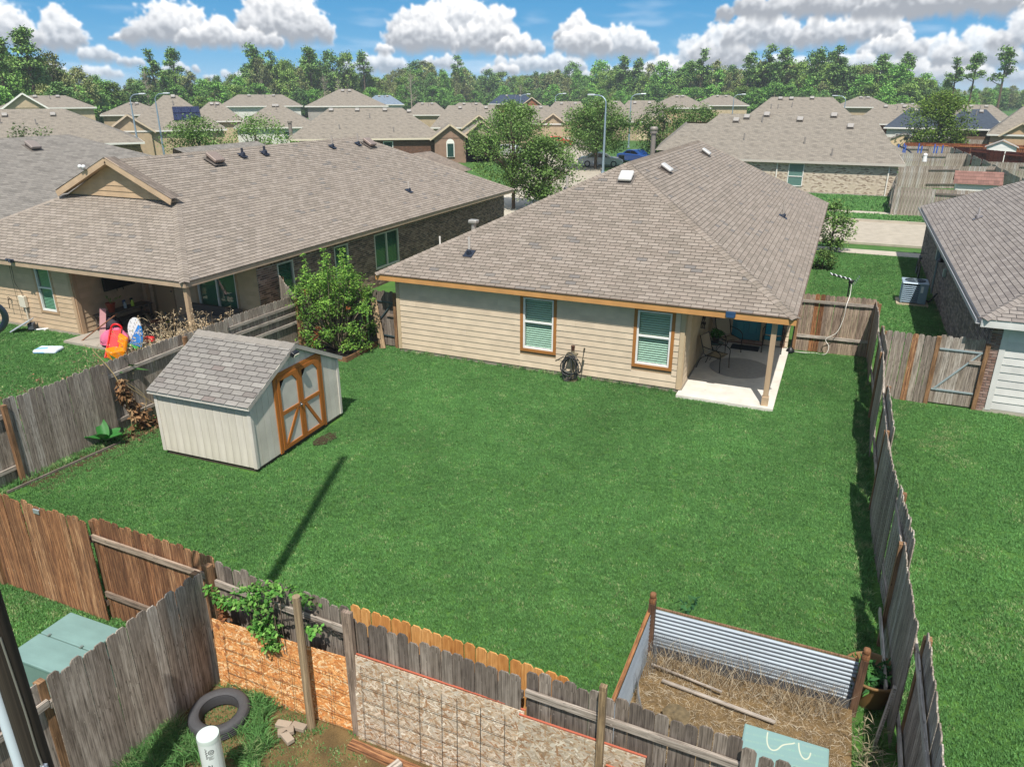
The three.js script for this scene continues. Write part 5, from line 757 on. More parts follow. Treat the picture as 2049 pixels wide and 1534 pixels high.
{ const T = thing('wall_ornament', 'dark curled metal ornament on the patio side wall', 'ornament', [-3.25, 1.2, -21.9]); const m = M('#43362c', { metalness: 0.5, roughness: 0.5 }); for (let i = 0; i < 5; i++) { const k = i - 2; part(T, 'scroll', place(new THREE.TorusGeometry(0.1, 0.014, 6, 24, 5), 0, (i % 2) * 0.16 - 0.08 + k * 0.05, k * 0.16, 0, PI / 2, 0), m); part(T, 'leaf', place(new THREE.SphereGeometry(0.05, 8, 6).scale(0.25, 1, 0.6), 0.01, (i % 2) * 0.16 - 0.02 + k * 0.05, k * 0.16 + 0.06), m); } }
solo('security_lamp', 'small blue and white solar lamp on the orange fascia', 'lamp', merge([rbx(0.24, 0.12, 0.04, 0.01, 0, 0.02, 0), bx(0.2, 0.04, 0.06, 0, -0.05, 0.02)]), M('#2d4a6a', { roughness: 0.35 }), [-2.12, 2.45, -18.6]);
{ const T = thing('garden_tool', 'black long handled string trimmer leaning at the patio brick corner', 'garden tool', [-0.78, 0, -23.7]); part(T, 'shaft', tube([[0, 0.1, 0.05], [0.02, 0.9, -0.02], [0.0, 1.7, -0.08]], 0.018, 8, 20), M('#15171a', { roughness: 0.4 })); part(T, 'head', lathe([[0, 0], [0.11, 0.02], [0.13, 0.08], [0.08, 0.16], [0.03, 0.2]], 20), M('#1a1c20', { roughness: 0.45 }), { p: [0, 0.02, 0.05] }); part(T, 'motor', rbx(0.13, 0.2, 0.12, 0.03, 0, 1.55, -0.07), M('#24282e', { roughness: 0.4 })); part(T, 'grip', rbx(0.05, 0.16, 0.05, 0.02, 0.02, 1.0, 0.0), M('#3f6f9a', { roughness: 0.4 })); }
// hose hung in loops on its stand
{ const T = thing('garden_hose', 'dark garden hose coiled in loops on a stand against the beige wall', 'hose', [-6.3, 0, -18.72]); srand(680); const cs = ['#2e2f31', '#3d3e40', '#55564f', '#24252a'];
  part(T, 'stand', merge([cyl(0.05, 0.06, 0.86, 0, 0.43, -0.1, 12), bx(0.3, 0.05, 0.16, 0, 0.78, -0.05), bx(0.34, 0.03, 0.3, 0, 0.02, 0)]), M('#7d7560', { roughness: 0.6, map: SOFT1 })); part(T, 'cap', merge([cyl(0.055, 0.05, 0.1, 0, 0.93, -0.1, 12), cyl(0.06, 0.06, 0.03, 0, 0.99, -0.1, 12)]), M('#4a2c22', { roughness: 0.5 }));
  for (let k = 0; k < 10; k++) { const pts = [], w = rr(0.17, 0.34), b = rr(0.02, 0.28), t = rr(0.7, 0.84), zz = 0.02 + k * 0.014, sk = rr(-0.06, 0.06); for (let i = 0; i < 18; i++) { const a = i / 18 * 2 * PI, s = sin(a), c = cos(a); const yy = (t + b) / 2 + c * (t - b) / 2; pts.push(V(w * s * (0.6 + 0.4 * (t - yy) / (t - b)) + sk, yy, zz + 0.06 * (1 - (yy - b) / (t - b)) + rr(-0.012, 0.012))); } part(T, 'hose_loop', tube(pts, 0.013, 7, 64, true), M(cs[k % 4], { roughness: 0.4 })); }
  part(T, 'hose_end', tube([[0.1, 0.75, 0.1], [0.22, 0.4, 0.14], [0.3, 0.3, 0.1], [0.33, 0.62, 0.04], [0.36, 0.9, 0.02]], 0.014, 7, 40), M('#4d4a40', { roughness: 0.45 })); part(T, 'nozzle', merge([bar(V(0.36, 0.9, 0.02), V(0.37, 1.02, 0.0), 0.025, 8), bar(V(-0.2, 0.72, 0.1), V(-0.42, 0.58, 0.16), 0.016, 8)]), M('#3f3a2e', { roughness: 0.5 })); }
// antenna and its cable by the back fence
{ const T = thing('antenna', 'television antenna with black and white elements above the patio fence', 'antenna', [0.6, 0, -24.35]); const b = M('#121316', { roughness: 0.5 }), w = M('#e4e4e2', { roughness: 0.5 }); part(T, 'mast', cyl(0.022, 0.022, 2.3, 0, 1.15, 0, 10), b); part(T, 'boom', bar(V(-0.55, 2.45, 0.05), V(0.1, 2.3, -0.02), 0.02, 8), b);
  for (let i = 0; i < 9; i++) { const t = i / 8.5, p = V(-0.55, 2.45, 0.05).lerp(V(0.02, 2.315, -0.02), t); part(T, 'element', bx(0.028, 0.028, 0.22, p.x, p.y + 0.02, p.z, 0, 0.25, 0), i % 2 ? b : w); }
  for (let i = 0; i < 5; i++) part(T, 'reflector', bar(V(0.1 + i * 0.03, 2.18 + i * 0.06, -0.24), V(0.12 + i * 0.03, 2.22 + i * 0.06, 0.22), 0.008, 5), M('#8f949a', { metalness: 0.6, roughness: 0.4 }));
  part(T, 'bracket', merge([bar(V(0, 2.1, 0), V(0.12, 2.32, 0), 0.012), rbx(0.12, 0.1, 0.08, 0.02, 0.02, 2.26, 0)]), b); part(T, 'cable', tube([[0.05, 2.2, 0.05], [0.06, 1.9, 0.12], [0.0, 1.62, 0.4], [-0.02, 1.2, 0.38], [-0.15, 0.75, 0.42], [-0.42, 0.5, 0.42], [-0.3, 0.3, 0.45], [-0.36, 0.06, 0.5], [-0.7, 0.02, 0.4], [-1.0, 0.06, 0.62], [-1.35, 0.02, 0.5]], 0.011, 6, 90), M('#e2ded4', { roughness: 0.5 })); }
// leaning plank by the bush, planter box
solo('board', 'new pale plank leaning on the dark gate beside the beige house', 'board', plank(V(0, 0.02, 0), V(-0.42, 1.55, -0.28), 0.2, 0.035, V(0.3, 0.2, 1)), M('#e8cba6', { map: WOODS.light[2] }), [-12.7, 0, -18.95]);
{ const T = thing('planter', 'low wooden planter frame with dark soil under the bush', 'planter', [-13.95, 0, -18.3]); const m = (i) => wood('post', i); part(T, 'board', beam(1.5, 0.16, 0.04), m(0), { p: [0.15, 0.08, 0.86] }); part(T, 'board', beam(1.7, 0.16, 0.04), m(1), { p: [0.92, 0.08, 0.02], r: [0, PI / 2, 0] }); part(T, 'board', beam(1.7, 0.16, 0.04), m(1), { p: [-0.62, 0.08, 0.02], r: [0, PI / 2, 0] }); part(T, 'soil', bx(1.46, 0.1, 1.66, 0.15, 0.05, 0.02), M('#2d251f', { map: T_EARTH })); }
// air conditioner, bicycle at the grey house
{ const T = thing('air_conditioner', 'grey blue air conditioning unit beside the grey brick wall', 'air conditioner', [3.05, 0, -31.75]); const m = M('#8fa4b4', { roughness: 0.45, metalness: 0.3 }), d = M('#3a4a58', { roughness: 0.5 }); part(T, 'concrete_pad', bx(1.1, 0.08, 1.0, 0, 0.04, 0), M('#cdbfa6', { map: CONC })); part(T, 'core', rbx(0.78, 0.74, 0.78, 0.08, 0, 0.46, 0), d);
  for (let i = 0; i < 9; i++) part(T, 'louvre', rbx(0.86, 0.035, 0.86, 0.08, 0, 0.15 + i * 0.075, 0), m); part(T, 'corner_panel', rbx(0.28, 0.72, 0.1, 0.03, 0.3, 0.46, 0.4), m); part(T, 'corner_panel', rbx(0.07, 0.72, 0.07, 0.02, -0.4, 0.46, 0.4), m); part(T, 'top', rbx(0.92, 0.07, 0.92, 0.1, 0, 0.86, 0), M('#a8b6c2', { roughness: 0.45, metalness: 0.3 }));
  part(T, 'fan_guard', merge([0.08, 0.15, 0.22, 0.29, 0.36].map((r) => place(new THREE.TorusGeometry(r, 0.008, 5, 40), 0, 0.905, 0, PI / 2)).concat([0, 1, 2, 3, 4, 5].map((i) => bar(V(0, 0.9, 0), V(0.37 * cos(i * 1.047), 0.9, 0.37 * sin(i * 1.047)), 0.007)))), M('#59666f', { metalness: 0.5, roughness: 0.4 })); part(T, 'fan_well', cyl(0.36, 0.36, 0.006, 0, 0.899, 0, 36), M('#1e2830')); part(T, 'coolant_line', tube([[0.4, 0.25, 0.3], [0.55, 0.2, 0.3], [0.65, 0.3, 0.2], [0.8, 0.5, 0.1]], 0.03, 8, 30), M('#1d1f22')); part(T, 'rating_label', bx(0.09, 0.24, 0.004, 0.24, 0.66, 0.452), M('#e4e6e4')); }
{ const T = thing('bicycle', 'dark bicycle leaning on the grey brick wall behind the air conditioner', 'bicycle', [3.55, 0, -36.9], PI / 2); T.rotation.x = 0; const b = M('#17191d', { roughness: 0.45 }), st = M('#9aa0a5', { metalness: 0.8, roughness: 0.3 }); const r = 0.33;
  for (const x of [-0.52, 0.52]) { const w = part(T, 'wheel', place(new THREE.TorusGeometry(r, 0.022, 8, 40), x, r, 0), b); part(w, 'spokes', merge([...Array(12)].map((_, i) => bar(V(x, r, 0), V(x + r * cos(i * 0.524), r + r * sin(i * 0.524), 0), 0.003, 4))), st); part(w, 'rim', place(new THREE.TorusGeometry(r - 0.02, 0.008, 6, 40), x, r, 0), st); }
  part(T, 'frame', merge([bar(V(-0.12, 0.3, 0), V(-0.2, 0.8, 0), 0.018), bar(V(-0.12, 0.3, 0), V(0.36, 0.72, 0), 0.02), bar(V(-0.19, 0.74, 0), V(0.36, 0.8, 0), 0.018), bar(V(-0.12, 0.3, 0), V(-0.52, r, 0), 0.014), bar(V(-0.19, 0.72, 0), V(-0.52, r, 0), 0.012), bar(V(0.34, 0.86, 0), V(0.52, r, 0), 0.018)]), M('#3b2026', { roughness: 0.4 })); part(T, 'saddle', rbx(0.26, 0.06, 0.14, 0.03, -0.22, 0.86, 0), b); part(T, 'handlebar', tube([[0.3, 0.98, -0.28], [0.36, 0.95, -0.12], [0.34, 0.95, 0], [0.36, 0.95, 0.12], [0.3, 0.98, 0.28]], 0.014, 6, 24), b); part(T, 'crank', merge([place(new THREE.TorusGeometry(0.08, 0.012, 5, 20), -0.12, 0.3, 0.03), bar(V(-0.12, 0.3, 0.05), V(-0.02, 0.16, 0.08), 0.01), bar(V(-0.12, 0.3, -0.05), V(-0.22, 0.44, -0.08), 0.01)]), st); }
// ---------------------------------------------------------------- covered patio and yard on the left
{ const T = thing('television', 'black flat television on the wall of the left covered patio', 'television', [-22.6, 0, -17.75]); part(T, 'screen', rbx(0.06, 0.78, 1.32, 0.02, 0.06, 1.68, 0, 0, 0.06, 0), M('#06070a', { roughness: 0.25 })); part(T, 'wall_mount', merge([bx(0.08, 0.2, 0.3, 0, 1.6, 0), bar(V(0.03, 1.3, 0.1), V(0.03, 1.2, 0.1), 0.015), bar(V(0.03, 1.3, -0.15), V(0.03, 1.2, -0.15), 0.015)]), M('#15171a')); }
{ const T = thing('sofa', 'grey L shaped outdoor sofa under the left patio window', 'sofa', [-18.7, 0.07, -17.6]); const m = M('#68625c', { roughness: 0.9, map: rep(T_GRAIN, 2, 2) }), c = M('#96928f', { roughness: 0.95, map: SOFT1 }); part(T, 'back', rbx(2.3, 0.72, 0.14, 0.03, -0.4, 0.38, -0.95), m); part(T, 'base', rbx(2.3, 0.3, 0.8, 0.03, -0.4, 0.16, -0.5), m); part(T, 'side_back', rbx(0.14, 0.68, 2.0, 0.03, 0.78, 0.36, 0.05), m); part(T, 'base', rbx(0.75, 0.3, 1.1, 0.03, 0.36, 0.16, 0.46), m); part(T, 'end', rbx(0.9, 0.6, 0.12, 0.03, 0.4, 0.3, 1.08), m); for (const [x, z, w, d] of [[-1.15, -0.48, 0.72, 0.74], [-0.4, -0.48, 0.72, 0.74], [0.34, -0.45, 0.7, 0.7], [0.34, 0.36, 0.7, 0.9]]) part(T, 'cushion', rbx(w, 0.14, d, 0.05, x, 0.37, z), c); }
{ const T = thing('coffee_table', 'low dark fire table with red tray on the left patio', 'table', [-20.0, 0.07, -16.9]); part(T, 'tabletop', rbx(1.0, 0.05, 0.75, 0.01, 0, 0.5, 0), M('#55514d', { roughness: 0.5 })); part(T, 'pedestal', rbx(0.55, 0.48, 0.45, 0.02, 0, 0.24, 0), M('#26272b', { roughness: 0.6 })); part(T, 'tray', cyl(0.26, 0.26, 0.03, 0, 0.54, 0, 28), M('#5a2d2a', { roughness: 0.6 })); for (let i = 0; i < 4; i++) part(T, 'leg', bx(0.04, 0.48, 0.04, (i % 2 ? 0.46 : -0.46), 0.24, (i < 2 ? 0.34 : -0.34)), M('#6a6662')); }
{ const T = thing('bottle', 'dark bottle with yellow base on the low fire table', 'bottle', [-19.75, 0.6, -17.05]); part(T, 'body', lathe([[0.05, 0], [0.055, 0.15], [0.03, 0.2], [0.035, 0.3], [0, 0.3]], 16), M('#1a1d17', { roughness: 0.3 })); part(T, 'saucer', cyl(0.13, 0.13, 0.015, 0, -0.01, 0, 20), M('#b9b03c')); }
{ const T = thing('console_table', 'long grey wooden console table below the television', 'table', [-22.25, 0.07, -17.5]); const w = (i) => M(['#8d857c', '#7f776f'][i], { map: WOODS.light[2] }); part(T, 'tabletop', rbx(0.55, 0.05, 2.0, 0.01, 0, 0.55, 0), w(0)); part(T, 'shelf', rbx(0.5, 0.04, 1.9, 0.01, 0, 0.22, 0), w(1)); for (const [x, z] of [[-0.23, -0.92], [0.23, -0.92], [-0.23, 0.92], [0.23, 0.92]]) part(T, 'leg', bx(0.05, 0.54, 0.05, x, 0.27, z), w(1)); }
{ const T = thing('flower_pot', 'red brown flower pot with long stems on the console table', 'potted plant', [-22.2, 0.65, -17.0]); part(T, 'pot', lathe([[0.09, 0], [0.15, 0.28], [0.165, 0.32], [0.14, 0.32], [0, 0.26]], 24), M('#8a3417', { roughness: 0.5 })); srand(690); part(T, 'stem', merge([bar(V(0, 0.3, 0), V(0.1, 0.55, 0.15), 0.008), bar(V(0, 0.3, 0), V(0.05, 0.45, -0.35), 0.008)]), M('#7d8a3a')); part(T, 'leaf', leafGeo([[0.08, 0.5, 0.1, 0.08, 10], [0.05, 0.44, -0.3, 0.06, 8]], 0.12, [[0.12, 0.25, 0.05]], { width: 0.2 }), LEAF); }
[['blue white bottle beside the flower pot on the console table', -17.55, '#9fb3bd', '#3c5a8a'], ['lime green spray bottle at the right on the console table', -17.85, '#b6d84a', '#1c2022']].forEach(([l, z, a, b]) => { const T = thing('spray_bottle', l, 'bottle', [-22.2, 0.65, z]); part(T, 'body', lathe([[0.05, 0], [0.055, 0.16], [0.025, 0.22], [0, 0.22]], 14), M(a, { roughness: 0.35 })); part(T, 'trigger', merge([bx(0.04, 0.06, 0.1, 0, 0.26, 0.02), bx(0.02, 0.07, 0.02, 0, 0.2, 0.06)]), M(b, { roughness: 0.4 })); });
solo('storage_bin', 'dark rounded bin at the end of the sofa behind the left fence', 'bin', lathe([[0.32, 0], [0.38, 0.5], [0.4, 0.56], [0.36, 0.58], [0.32, 0.4], [0, 0.36]], 28), M('#33363b', { roughness: 0.5 }), [-17.0, 0, -16.6]);
// toys
{ const T = thing('toy_slide', 'red plastic toy slide behind the left fence', 'toy', [-20.0, 0, -15.15], 0.5); T.scale.setScalar(0.8); const m = M('#d1161b', { roughness: 0.4 }); part(T, 'chute', (() => { const g = rbx(0.42, 0.05, 1.3, 0.02, 0, 0.42, 0, 0.75); return g; })(), m); part(T, 'side_wall', merge([rbx(0.05, 0.14, 1.3, 0.02, 0.2, 0.47, 0, 0.75), rbx(0.05, 0.14, 1.3, 0.02, -0.2, 0.47, 0, 0.75)]), m); part(T, 'top_arch', merge([place(new THREE.TorusGeometry(0.2, 0.04, 8, 24, PI), 0, 0.9, -0.5)]), m); }
{ const T = thing('ride_on_toy', 'orange plastic toy seat with ribbed back near the red slide', 'toy', [-19.75, 0, -15.0], -0.4); const m = M('#ef8a0a', { roughness: 0.4 }); part(T, 'seat', rbx(0.55, 0.3, 0.5, 0.06, 0, 0.15, 0), m); part(T, 'back', rbx(0.6, 0.5, 0.12, 0.05, 0, 0.42, -0.22, -0.3), m); for (let i = 0; i < 3; i++) part(T, 'rib', rbx(0.5, 0.05, 0.05, 0.02, 0, 0.3 + i * 0.14, -0.13 - i * 0.04), M('#f59a1c', { roughness: 0.4 })); }
{ const T = thing('toy_fan', 'blue fan shaped toy piece above the orange seat', 'toy', [-19.75, 0.15, -15.75], -0.3); part(T, 'panel', (() => { const s = new THREE.Shape(); s.moveTo(-0.3, 0); s.lineTo(0.3, 0.05); s.quadraticCurveTo(0.2, 0.5, -0.05, 0.62); s.lineTo(-0.3, 0); return place(new THREE.ExtrudeGeometry(s, { depth: 0.08, bevelEnabled: true, bevelSize: 0.02, bevelThickness: 0.02, bevelSegments: 2 }), 0, 0, 0, -0.4); })(), M('#1678c4', { roughness: 0.4 })); part(T, 'green_foot', rbx(0.5, 0.1, 0.2, 0.04, 0, 0.0, 0.1), M('#43a447', { roughness: 0.45 })); }
{ const T = thing('blanket', 'pink blanket heaped over a toy on the left patio', 'blanket', [-20.7, 0.2, -15.75]); const g = new THREE.SphereGeometry(0.42, 48, 32, 0, 2 * PI, 0, PI / 2), p = g.attributes.position; for (let i = 0; i < p.count; i++) { const v = V(p.getX(i), p.getY(i), p.getZ(i)), k = 1 + 0.22 * fbm(v.x * 4 + 3, v.z * 4 + v.y * 3, 3) + 0.06 * sin(atan2(v.z, v.x) * 9); p.setXYZ(i, v.x * k, v.y * k * 0.9, v.z * k); } g.computeVertexNormals(); part(T, 'folds', g, M('#d96f93', { roughness: 0.95, map: SOFT1 })); part(T, 'hem', place(new THREE.TorusGeometry(0.4, 0.03, 6, 36), 0, -0.02, 0, PI / 2), M('#c45c80')); }
solo('toy_board', 'white oval patterned board behind the pink blanket', 'toy', (() => { const g = new THREE.CylinderGeometry(0.3, 0.3, 0.04, 32); g.scale(0.75, 1, 1.2); g.rotateX(PI / 2 - 0.3); g.translate(0, 0.4, 0); return g; })(), M('#d8d9da', { map: canvasTex(128, 128, (g) => { g.fillStyle = '#eee'; g.fillRect(0, 0, 128, 128); g.fillStyle = '#8a8f94'; for (let i = 0; i < 26; i++) g.fillRect((i * 37) % 120, (i * 53) % 120, 9, 6); }), roughness: 0.6 }), [-20.2, 0.15, -16.15], 0.3);
solo('toy_ball', 'small red plastic toy beside the white oval board', 'toy', rbx(0.3, 0.18, 0.2, 0.06, 0, 0.12, 0), M('#d3202c', { roughness: 0.4 }), [-19.8, 0.08, -16.3], 0.4);
solo('board', 'tall narrow pink printed board leaning by the left patio corner', 'board', plank(V(0, 0, 0), V(-0.15, 0.95, -0.35), 0.18, 0.03, V(1, 0, 0.5)), M('#d9a4a8', { map: SOFT1 }), [-21.6, 0.05, -16.0]);
solo('stick', 'long bare stick leaning across the left patio corner', 'stick', bar(V(-0.5, 0.02, 0.35), V(0.35, 0.85, -0.55), 0.02, 6), M('#7a4f34'), [-21.6, 0, -15.9]);
solo('bag', 'black bag slumped under the console table end', 'bag', (() => { const g = new THREE.SphereGeometry(0.3, 24, 16), p = g.attributes.position; for (let i = 0; i < p.count; i++) { const k = 1 + 0.2 * fbm(p.getX(i) * 5, p.getY(i) * 5 + p.getZ(i) * 4, 3); p.setXYZ(i, p.getX(i) * k * 0.9, p.getY(i) * k * 1.1, p.getZ(i) * k); } g.computeVertexNormals(); return g; })(), M('#251d2b', { roughness: 0.7 }), [-21.7, 0.35, -16.55]);
solo('cushion', 'pale blue and white cushion lying alone on the left lawn', 'cushion', rbx(0.75, 0.14, 0.5, 0.07, 0, 0.08, 0, 0, 0, 0, 3), M('#dfe8f0', { map: canvasTex(128, 128, (g) => { g.fillStyle = '#f4f6f8'; g.fillRect(0, 0, 128, 128); g.fillStyle = '#8fc0e4'; g.beginPath(); g.moveTo(0, 60); g.lineTo(60, 40); g.lineTo(70, 90); g.lineTo(0, 110); g.fill(); }), roughness: 0.8 }), [-22.15, 0, -14.5], 0.4);
{ const T = thing('floodlight', 'grey flat floodlight panel lying tilted on the left lawn', 'lamp', [-24.9, 0, -15.6], 0.6); part(T, 'panel', rbx(0.75, 0.05, 0.45, 0.02, 0, 0.25, 0, 0, 0, 0.5), M('#b9bfc6', { metalness: 0.4, roughness: 0.4 })); part(T, 'base', rbx(0.2, 0.25, 0.25, 0.05, 0.3, 0.2, 0), M('#4b4f55')); part(T, 'pipe', merge([bar(V(0.35, 0.06, 0), V(1.0, 0.06, -0.1), 0.035, 8), bar(V(0.7, 0.06, 0.1), V(0.75, 0.06, -0.25), 0.03, 8)]), M('#d9d9d6', { roughness: 0.5 })); }
{ const T = thing('meter_box', 'pale cable box with hanging wires on the left siding', 'utility box', [-25.15, 0, -16.0]); part(T, 'box', rbx(0.3, 0.4, 0.12, 0.02, 0, 0.95, 0), M('#cfc8b6', { roughness: 0.6 })); part(T, 'conduit', cyl(0.025, 0.025, 0.75, 0.05, 0.38, 0, 8), M('#c2bba9')); part(T, 'wire', merge([tube([[-0.3, 2.2, -0.02], [-0.2, 2.25, 0], [-0.18, 1.9, 0], [-0.2, 1.6, 0], [0.05, 1.3, 0.03], [0.1, 1.15, 0.03]], 0.008, 5, 40), tube([[-0.3, 2.2, -0.02], [-0.3, 1.4, 0], [-0.28, 0.3, 0]], 0.006, 5, 20)]), M('#3a332b')); }
solo('tap', 'dark garden tap on the left siding near the edge', 'tap', merge([bar(V(0, 0, 0), V(0, 0, 0.12), 0.015), bar(V(0, 0, 0.11), V(0, -0.3, 0.13), 0.013), place(new THREE.TorusGeometry(0.04, 0.01, 5, 16), 0, 0.05, 0.08)]), M('#3b332c', { metalness: 0.6, roughness: 0.5 }), [-25.85, 0.95, -16.06]);
{ const T = thing('security_camera', 'small dark security camera under the left eave', 'camera', [-24.35, 2.5, -15.42]); part(T, 'mount', rbx(0.16, 0.05, 0.1, 0.01, 0, 0, 0), M('#4a4f57')); part(T, 'body', merge([cyl(0.04, 0.04, 0.14, -0.07, 0.07, 0.04, 12, PI / 2 - 0.3), cyl(0.04, 0.04, 0.14, 0.07, 0.07, 0.04, 12, PI / 2 - 0.3)]), M('#39404c', { roughness: 0.4 })); }
{ const T = thing('security_camera', 'white twin security lamp at the left gablet edge', 'camera', [-24.0, 5.15, -18.4]); part(T, 'mount', rbx(0.12, 0.06, 0.08, 0.01, 0, 0, 0), M('#888')); part(T, 'body', merge([place(new THREE.SphereGeometry(0.07, 12, 8), -0.09, 0.08, 0.05), place(new THREE.SphereGeometry(0.07, 12, 8), 0.09, 0.08, 0.05)]), M('#d9d9d9', { roughness: 0.4 })); }
// ---------------------------------------------------------------- plants near by
const greens = (k) => [[0.055 * k, 0.16 * k, 0.03 * k], [0.085 * k, 0.2 * k, 0.035 * k], [0.045 * k, 0.125 * k, 0.03 * k], [0.12 * k, 0.23 * k, 0.045 * k]];
{ const T = thing('bush', 'large yellow green bush with a few red blooms beside the left fence', 'bush', [-13.95, 0, -18.3]); srand(801); const cl = [], tw = [];
  for (let i = 0; i < 150; i++) { const a = rnd() * 2 * PI, y = rr(0.25, 2.5), R = 1.28 * sqrt(max(0.05, 1 - ((y - 1.2) / 1.55) ** 2)), r = R * pow(rnd(), 0.4); const c = V(cos(a) * r * 1.05, y, sin(a) * r); cl.push([c.x, c.y, c.z, rr(0.16, 0.3), 70, rr(0.7, 1.35)]); if (i % 3 === 0) tw.push(tube([[cos(a) * 0.1, 0.05, sin(a) * 0.1], [c.x * 0.5, y * 0.55, c.z * 0.5], [c.x, c.y, c.z]], 0.016, 5, 8)); }
  for (let i = 0; i < 16; i++) { const a = rnd() * 2 * PI, r = rr(0.3, 0.9), h = rr(2.4, 3.2), lx = rr(-0.3, 0.3); tw.push(bar(V(cos(a) * r * 0.5, 1.2, sin(a) * r * 0.5), V(cos(a) * r + lx, h, sin(a) * r), 0.014, 5, 0.006)); for (let k = 0; k < 7; k++) { const t = k / 6; cl.push([lerp(cos(a) * r * 0.8, cos(a) * r + lx, t), lerp(h - 0.9, h, t), sin(a) * r * lerp(0.8, 1, t), 0.1 * (1.2 - t * 0.5), 22, 1.25]); } }
  part(T, 'stem', merge(tw), TWIG); part(T, 'foliage', leafGeo(cl, 0.085, [[0.17, 0.31, 0.05], [0.13, 0.27, 0.045], [0.22, 0.36, 0.07], [0.09, 0.2, 0.04]], { width: 0.28 }), LEAF);
  const fl = []; for (const [x, y, z] of [[-0.55, 2.0, 0.6], [-0.45, 1.95, 0.68], [0.1, 0.9, 1.1], [0.05, 0.75, 1.15], [0.0, 0.55, 1.2], [0.15, 1.05, 1.05], [0.9, 1.6, 0.5]]) fl.push([x, y, z, 0.09, 34, 1]); part(T, 'bloom', leafGeo(fl, 0.06, [[0.36, 0.07, 0.03], [0.3, 0.12, 0.05], [0.34, 0.2, 0.1]], { width: 0.25 }), LEAF); }
{ const T = thing('vine', 'green creeper hanging over the fence above the orange strand board', 'vine', [-6.0, 0, -5.95]); srand(802); const cl = [];
  for (let i = 0; i < 50; i++) { const t = rnd(), y = lerp(0.95, 1.86, t), x = 0.1 - 0.22 * t + rr(-0.2, 0.2) * (0.6 + 0.5 * t); cl.push([x, y, 0.1 + rr(-0.05, 0.09), 0.085, 13, rr(0.75, 1.35)]); }
  for (let i = 0; i < 20; i++) { const t = i / 19; cl.push([lerp(0.0, 0.72, t), 1.84 - 0.12 * t * t, rr(-0.12, 0.05), 0.06, 8, rr(0.7, 1.2)]); } for (let i = 0; i < 12; i++) cl.push([rr(-0.95, -0.55), rr(1.35, 1.6), rr(0.05, 0.18), 0.07, 9, rr(0.8, 1.4)]); for (let i = 0; i < 10; i++) cl.push([lerp(-0.6, -0.2, rnd()), rr(1.4, 1.55), 0.1, 0.06, 7, 1.3]); for (let i = 0; i < 6; i++) cl.push([0.82 + rr(-0.08, 0.12), 1.5 + rr(-0.05, 0.06), 0.14, 0.06, 9, 1.3]);
  part(T, 'foliage', leafGeo(cl, 0.066, [[0.1, 0.27, 0.05], [0.14, 0.33, 0.06], [0.075, 0.2, 0.04], [0.2, 0.36, 0.09]], { width: 0.4, droop: -0.4 }), LEAF); const dry = []; for (let i = 0; i < 10; i++) dry.push([-0.72 + rr(-0.06, 0.06), rr(0.85, 1.35), 0.08, 0.06, 8, 1]); part(T, 'dead_leaves', leafGeo(dry, 0.08, [[0.3, 0.13, 0.06], [0.22, 0.09, 0.04]], { droop: -0.6 }), LEAF);
  const st = []; for (let i = 0; i < 9; i++) { const x = rr(-0.4, 0.3); st.push(tube([[x, 1.82, 0], [x + 0.05, 1.4, 0.1], [x + rr(0, 0.2), 0.9, 0.1]], 0.005, 4, 10)); } part(T, 'stem', merge(st), BARK); }
{ const T = thing('dead_vine', 'withered brown vine hanging on the left fence by the shed', 'dead plant', [-14.85, 0, -11.2]); srand(803); const cl = []; for (let i = 0; i < 50; i++) { const t = rnd(); cl.push([rr(-0.05, 0.12) + 0.1 * (1 - t), 0.1 + 1.3 * t, rr(-0.22, 0.22) * (1.3 - t) - 0.5 * (1 - t) * (1 - t), 0.1, 11, rr(0.6, 1.3)]); } for (let i = 0; i < 18; i++) cl.push([rr(0, 0.7), 0.06, rr(-1.2, 0.3), 0.12, 8, rr(0.5, 1)]);
  part(T, 'dead_leaves', leafGeo(cl, 0.13, [[0.32, 0.18, 0.09], [0.24, 0.13, 0.06], [0.4, 0.26, 0.14], [0.16, 0.09, 0.05]], { width: 0.3, droop: -0.8 }), LEAF); part(T, 'stem', merge([tube([[0, 0, -0.1], [0.1, 0.8, 0], [0.02, 1.5, 0.1], [-0.2, 2.2, 0.35]], 0.012, 5, 24), tube([[0, 0, -0.1], [0.14, 0.7, -0.5], [0.1, 1.3, -0.1]], 0.008, 5, 16), tube([[0.1, 1.3, 0], [0.25, 0.5, -0.7], [0.35, 0.1, -1.1]], 0.008, 5, 16)]), STRAW); }
{ const T = thing('leafy_plant', 'broad leafed green plant at the foot of the left fence', 'plant', [-14.8, 0, -10.5]); srand(804); const lm = M('#2f7a2c', { phys: true, roughness: 0.6, transmission: 0.25, thickness: 0 });
  for (const [a, p, L, w] of [[0.3, 0.6, 0.5, 0.15], [1.6, 0.5, 0.48, 0.16], [2.6, 1.15, 0.62, 0.13], [4.2, 0.7, 0.45, 0.14], [5.3, 0.9, 0.55, 0.14]]) { const g = new THREE.PlaneGeometry(L, 1, 10, 4), q = g.attributes.position; for (let i = 0; i < q.count; i++) { const t = q.getX(i) / L + 0.5, s = q.getY(i) * 2; const ww = w * pow(sin(PI * min(1, t * 0.96 + 0.04)), 0.7); q.setXYZ(i, t * L, -0.25 * t * t * L + 0.06 * abs(s), s * ww); } g.computeVertexNormals(); part(T, 'leaf', g, lm, { p: [0, 0.1, 0], r: [0, a, p] }); } part(T, 'stem', cyl(0.02, 0.03, 0.2, 0, 0.1, 0, 8), M('#5b8a3a')); }
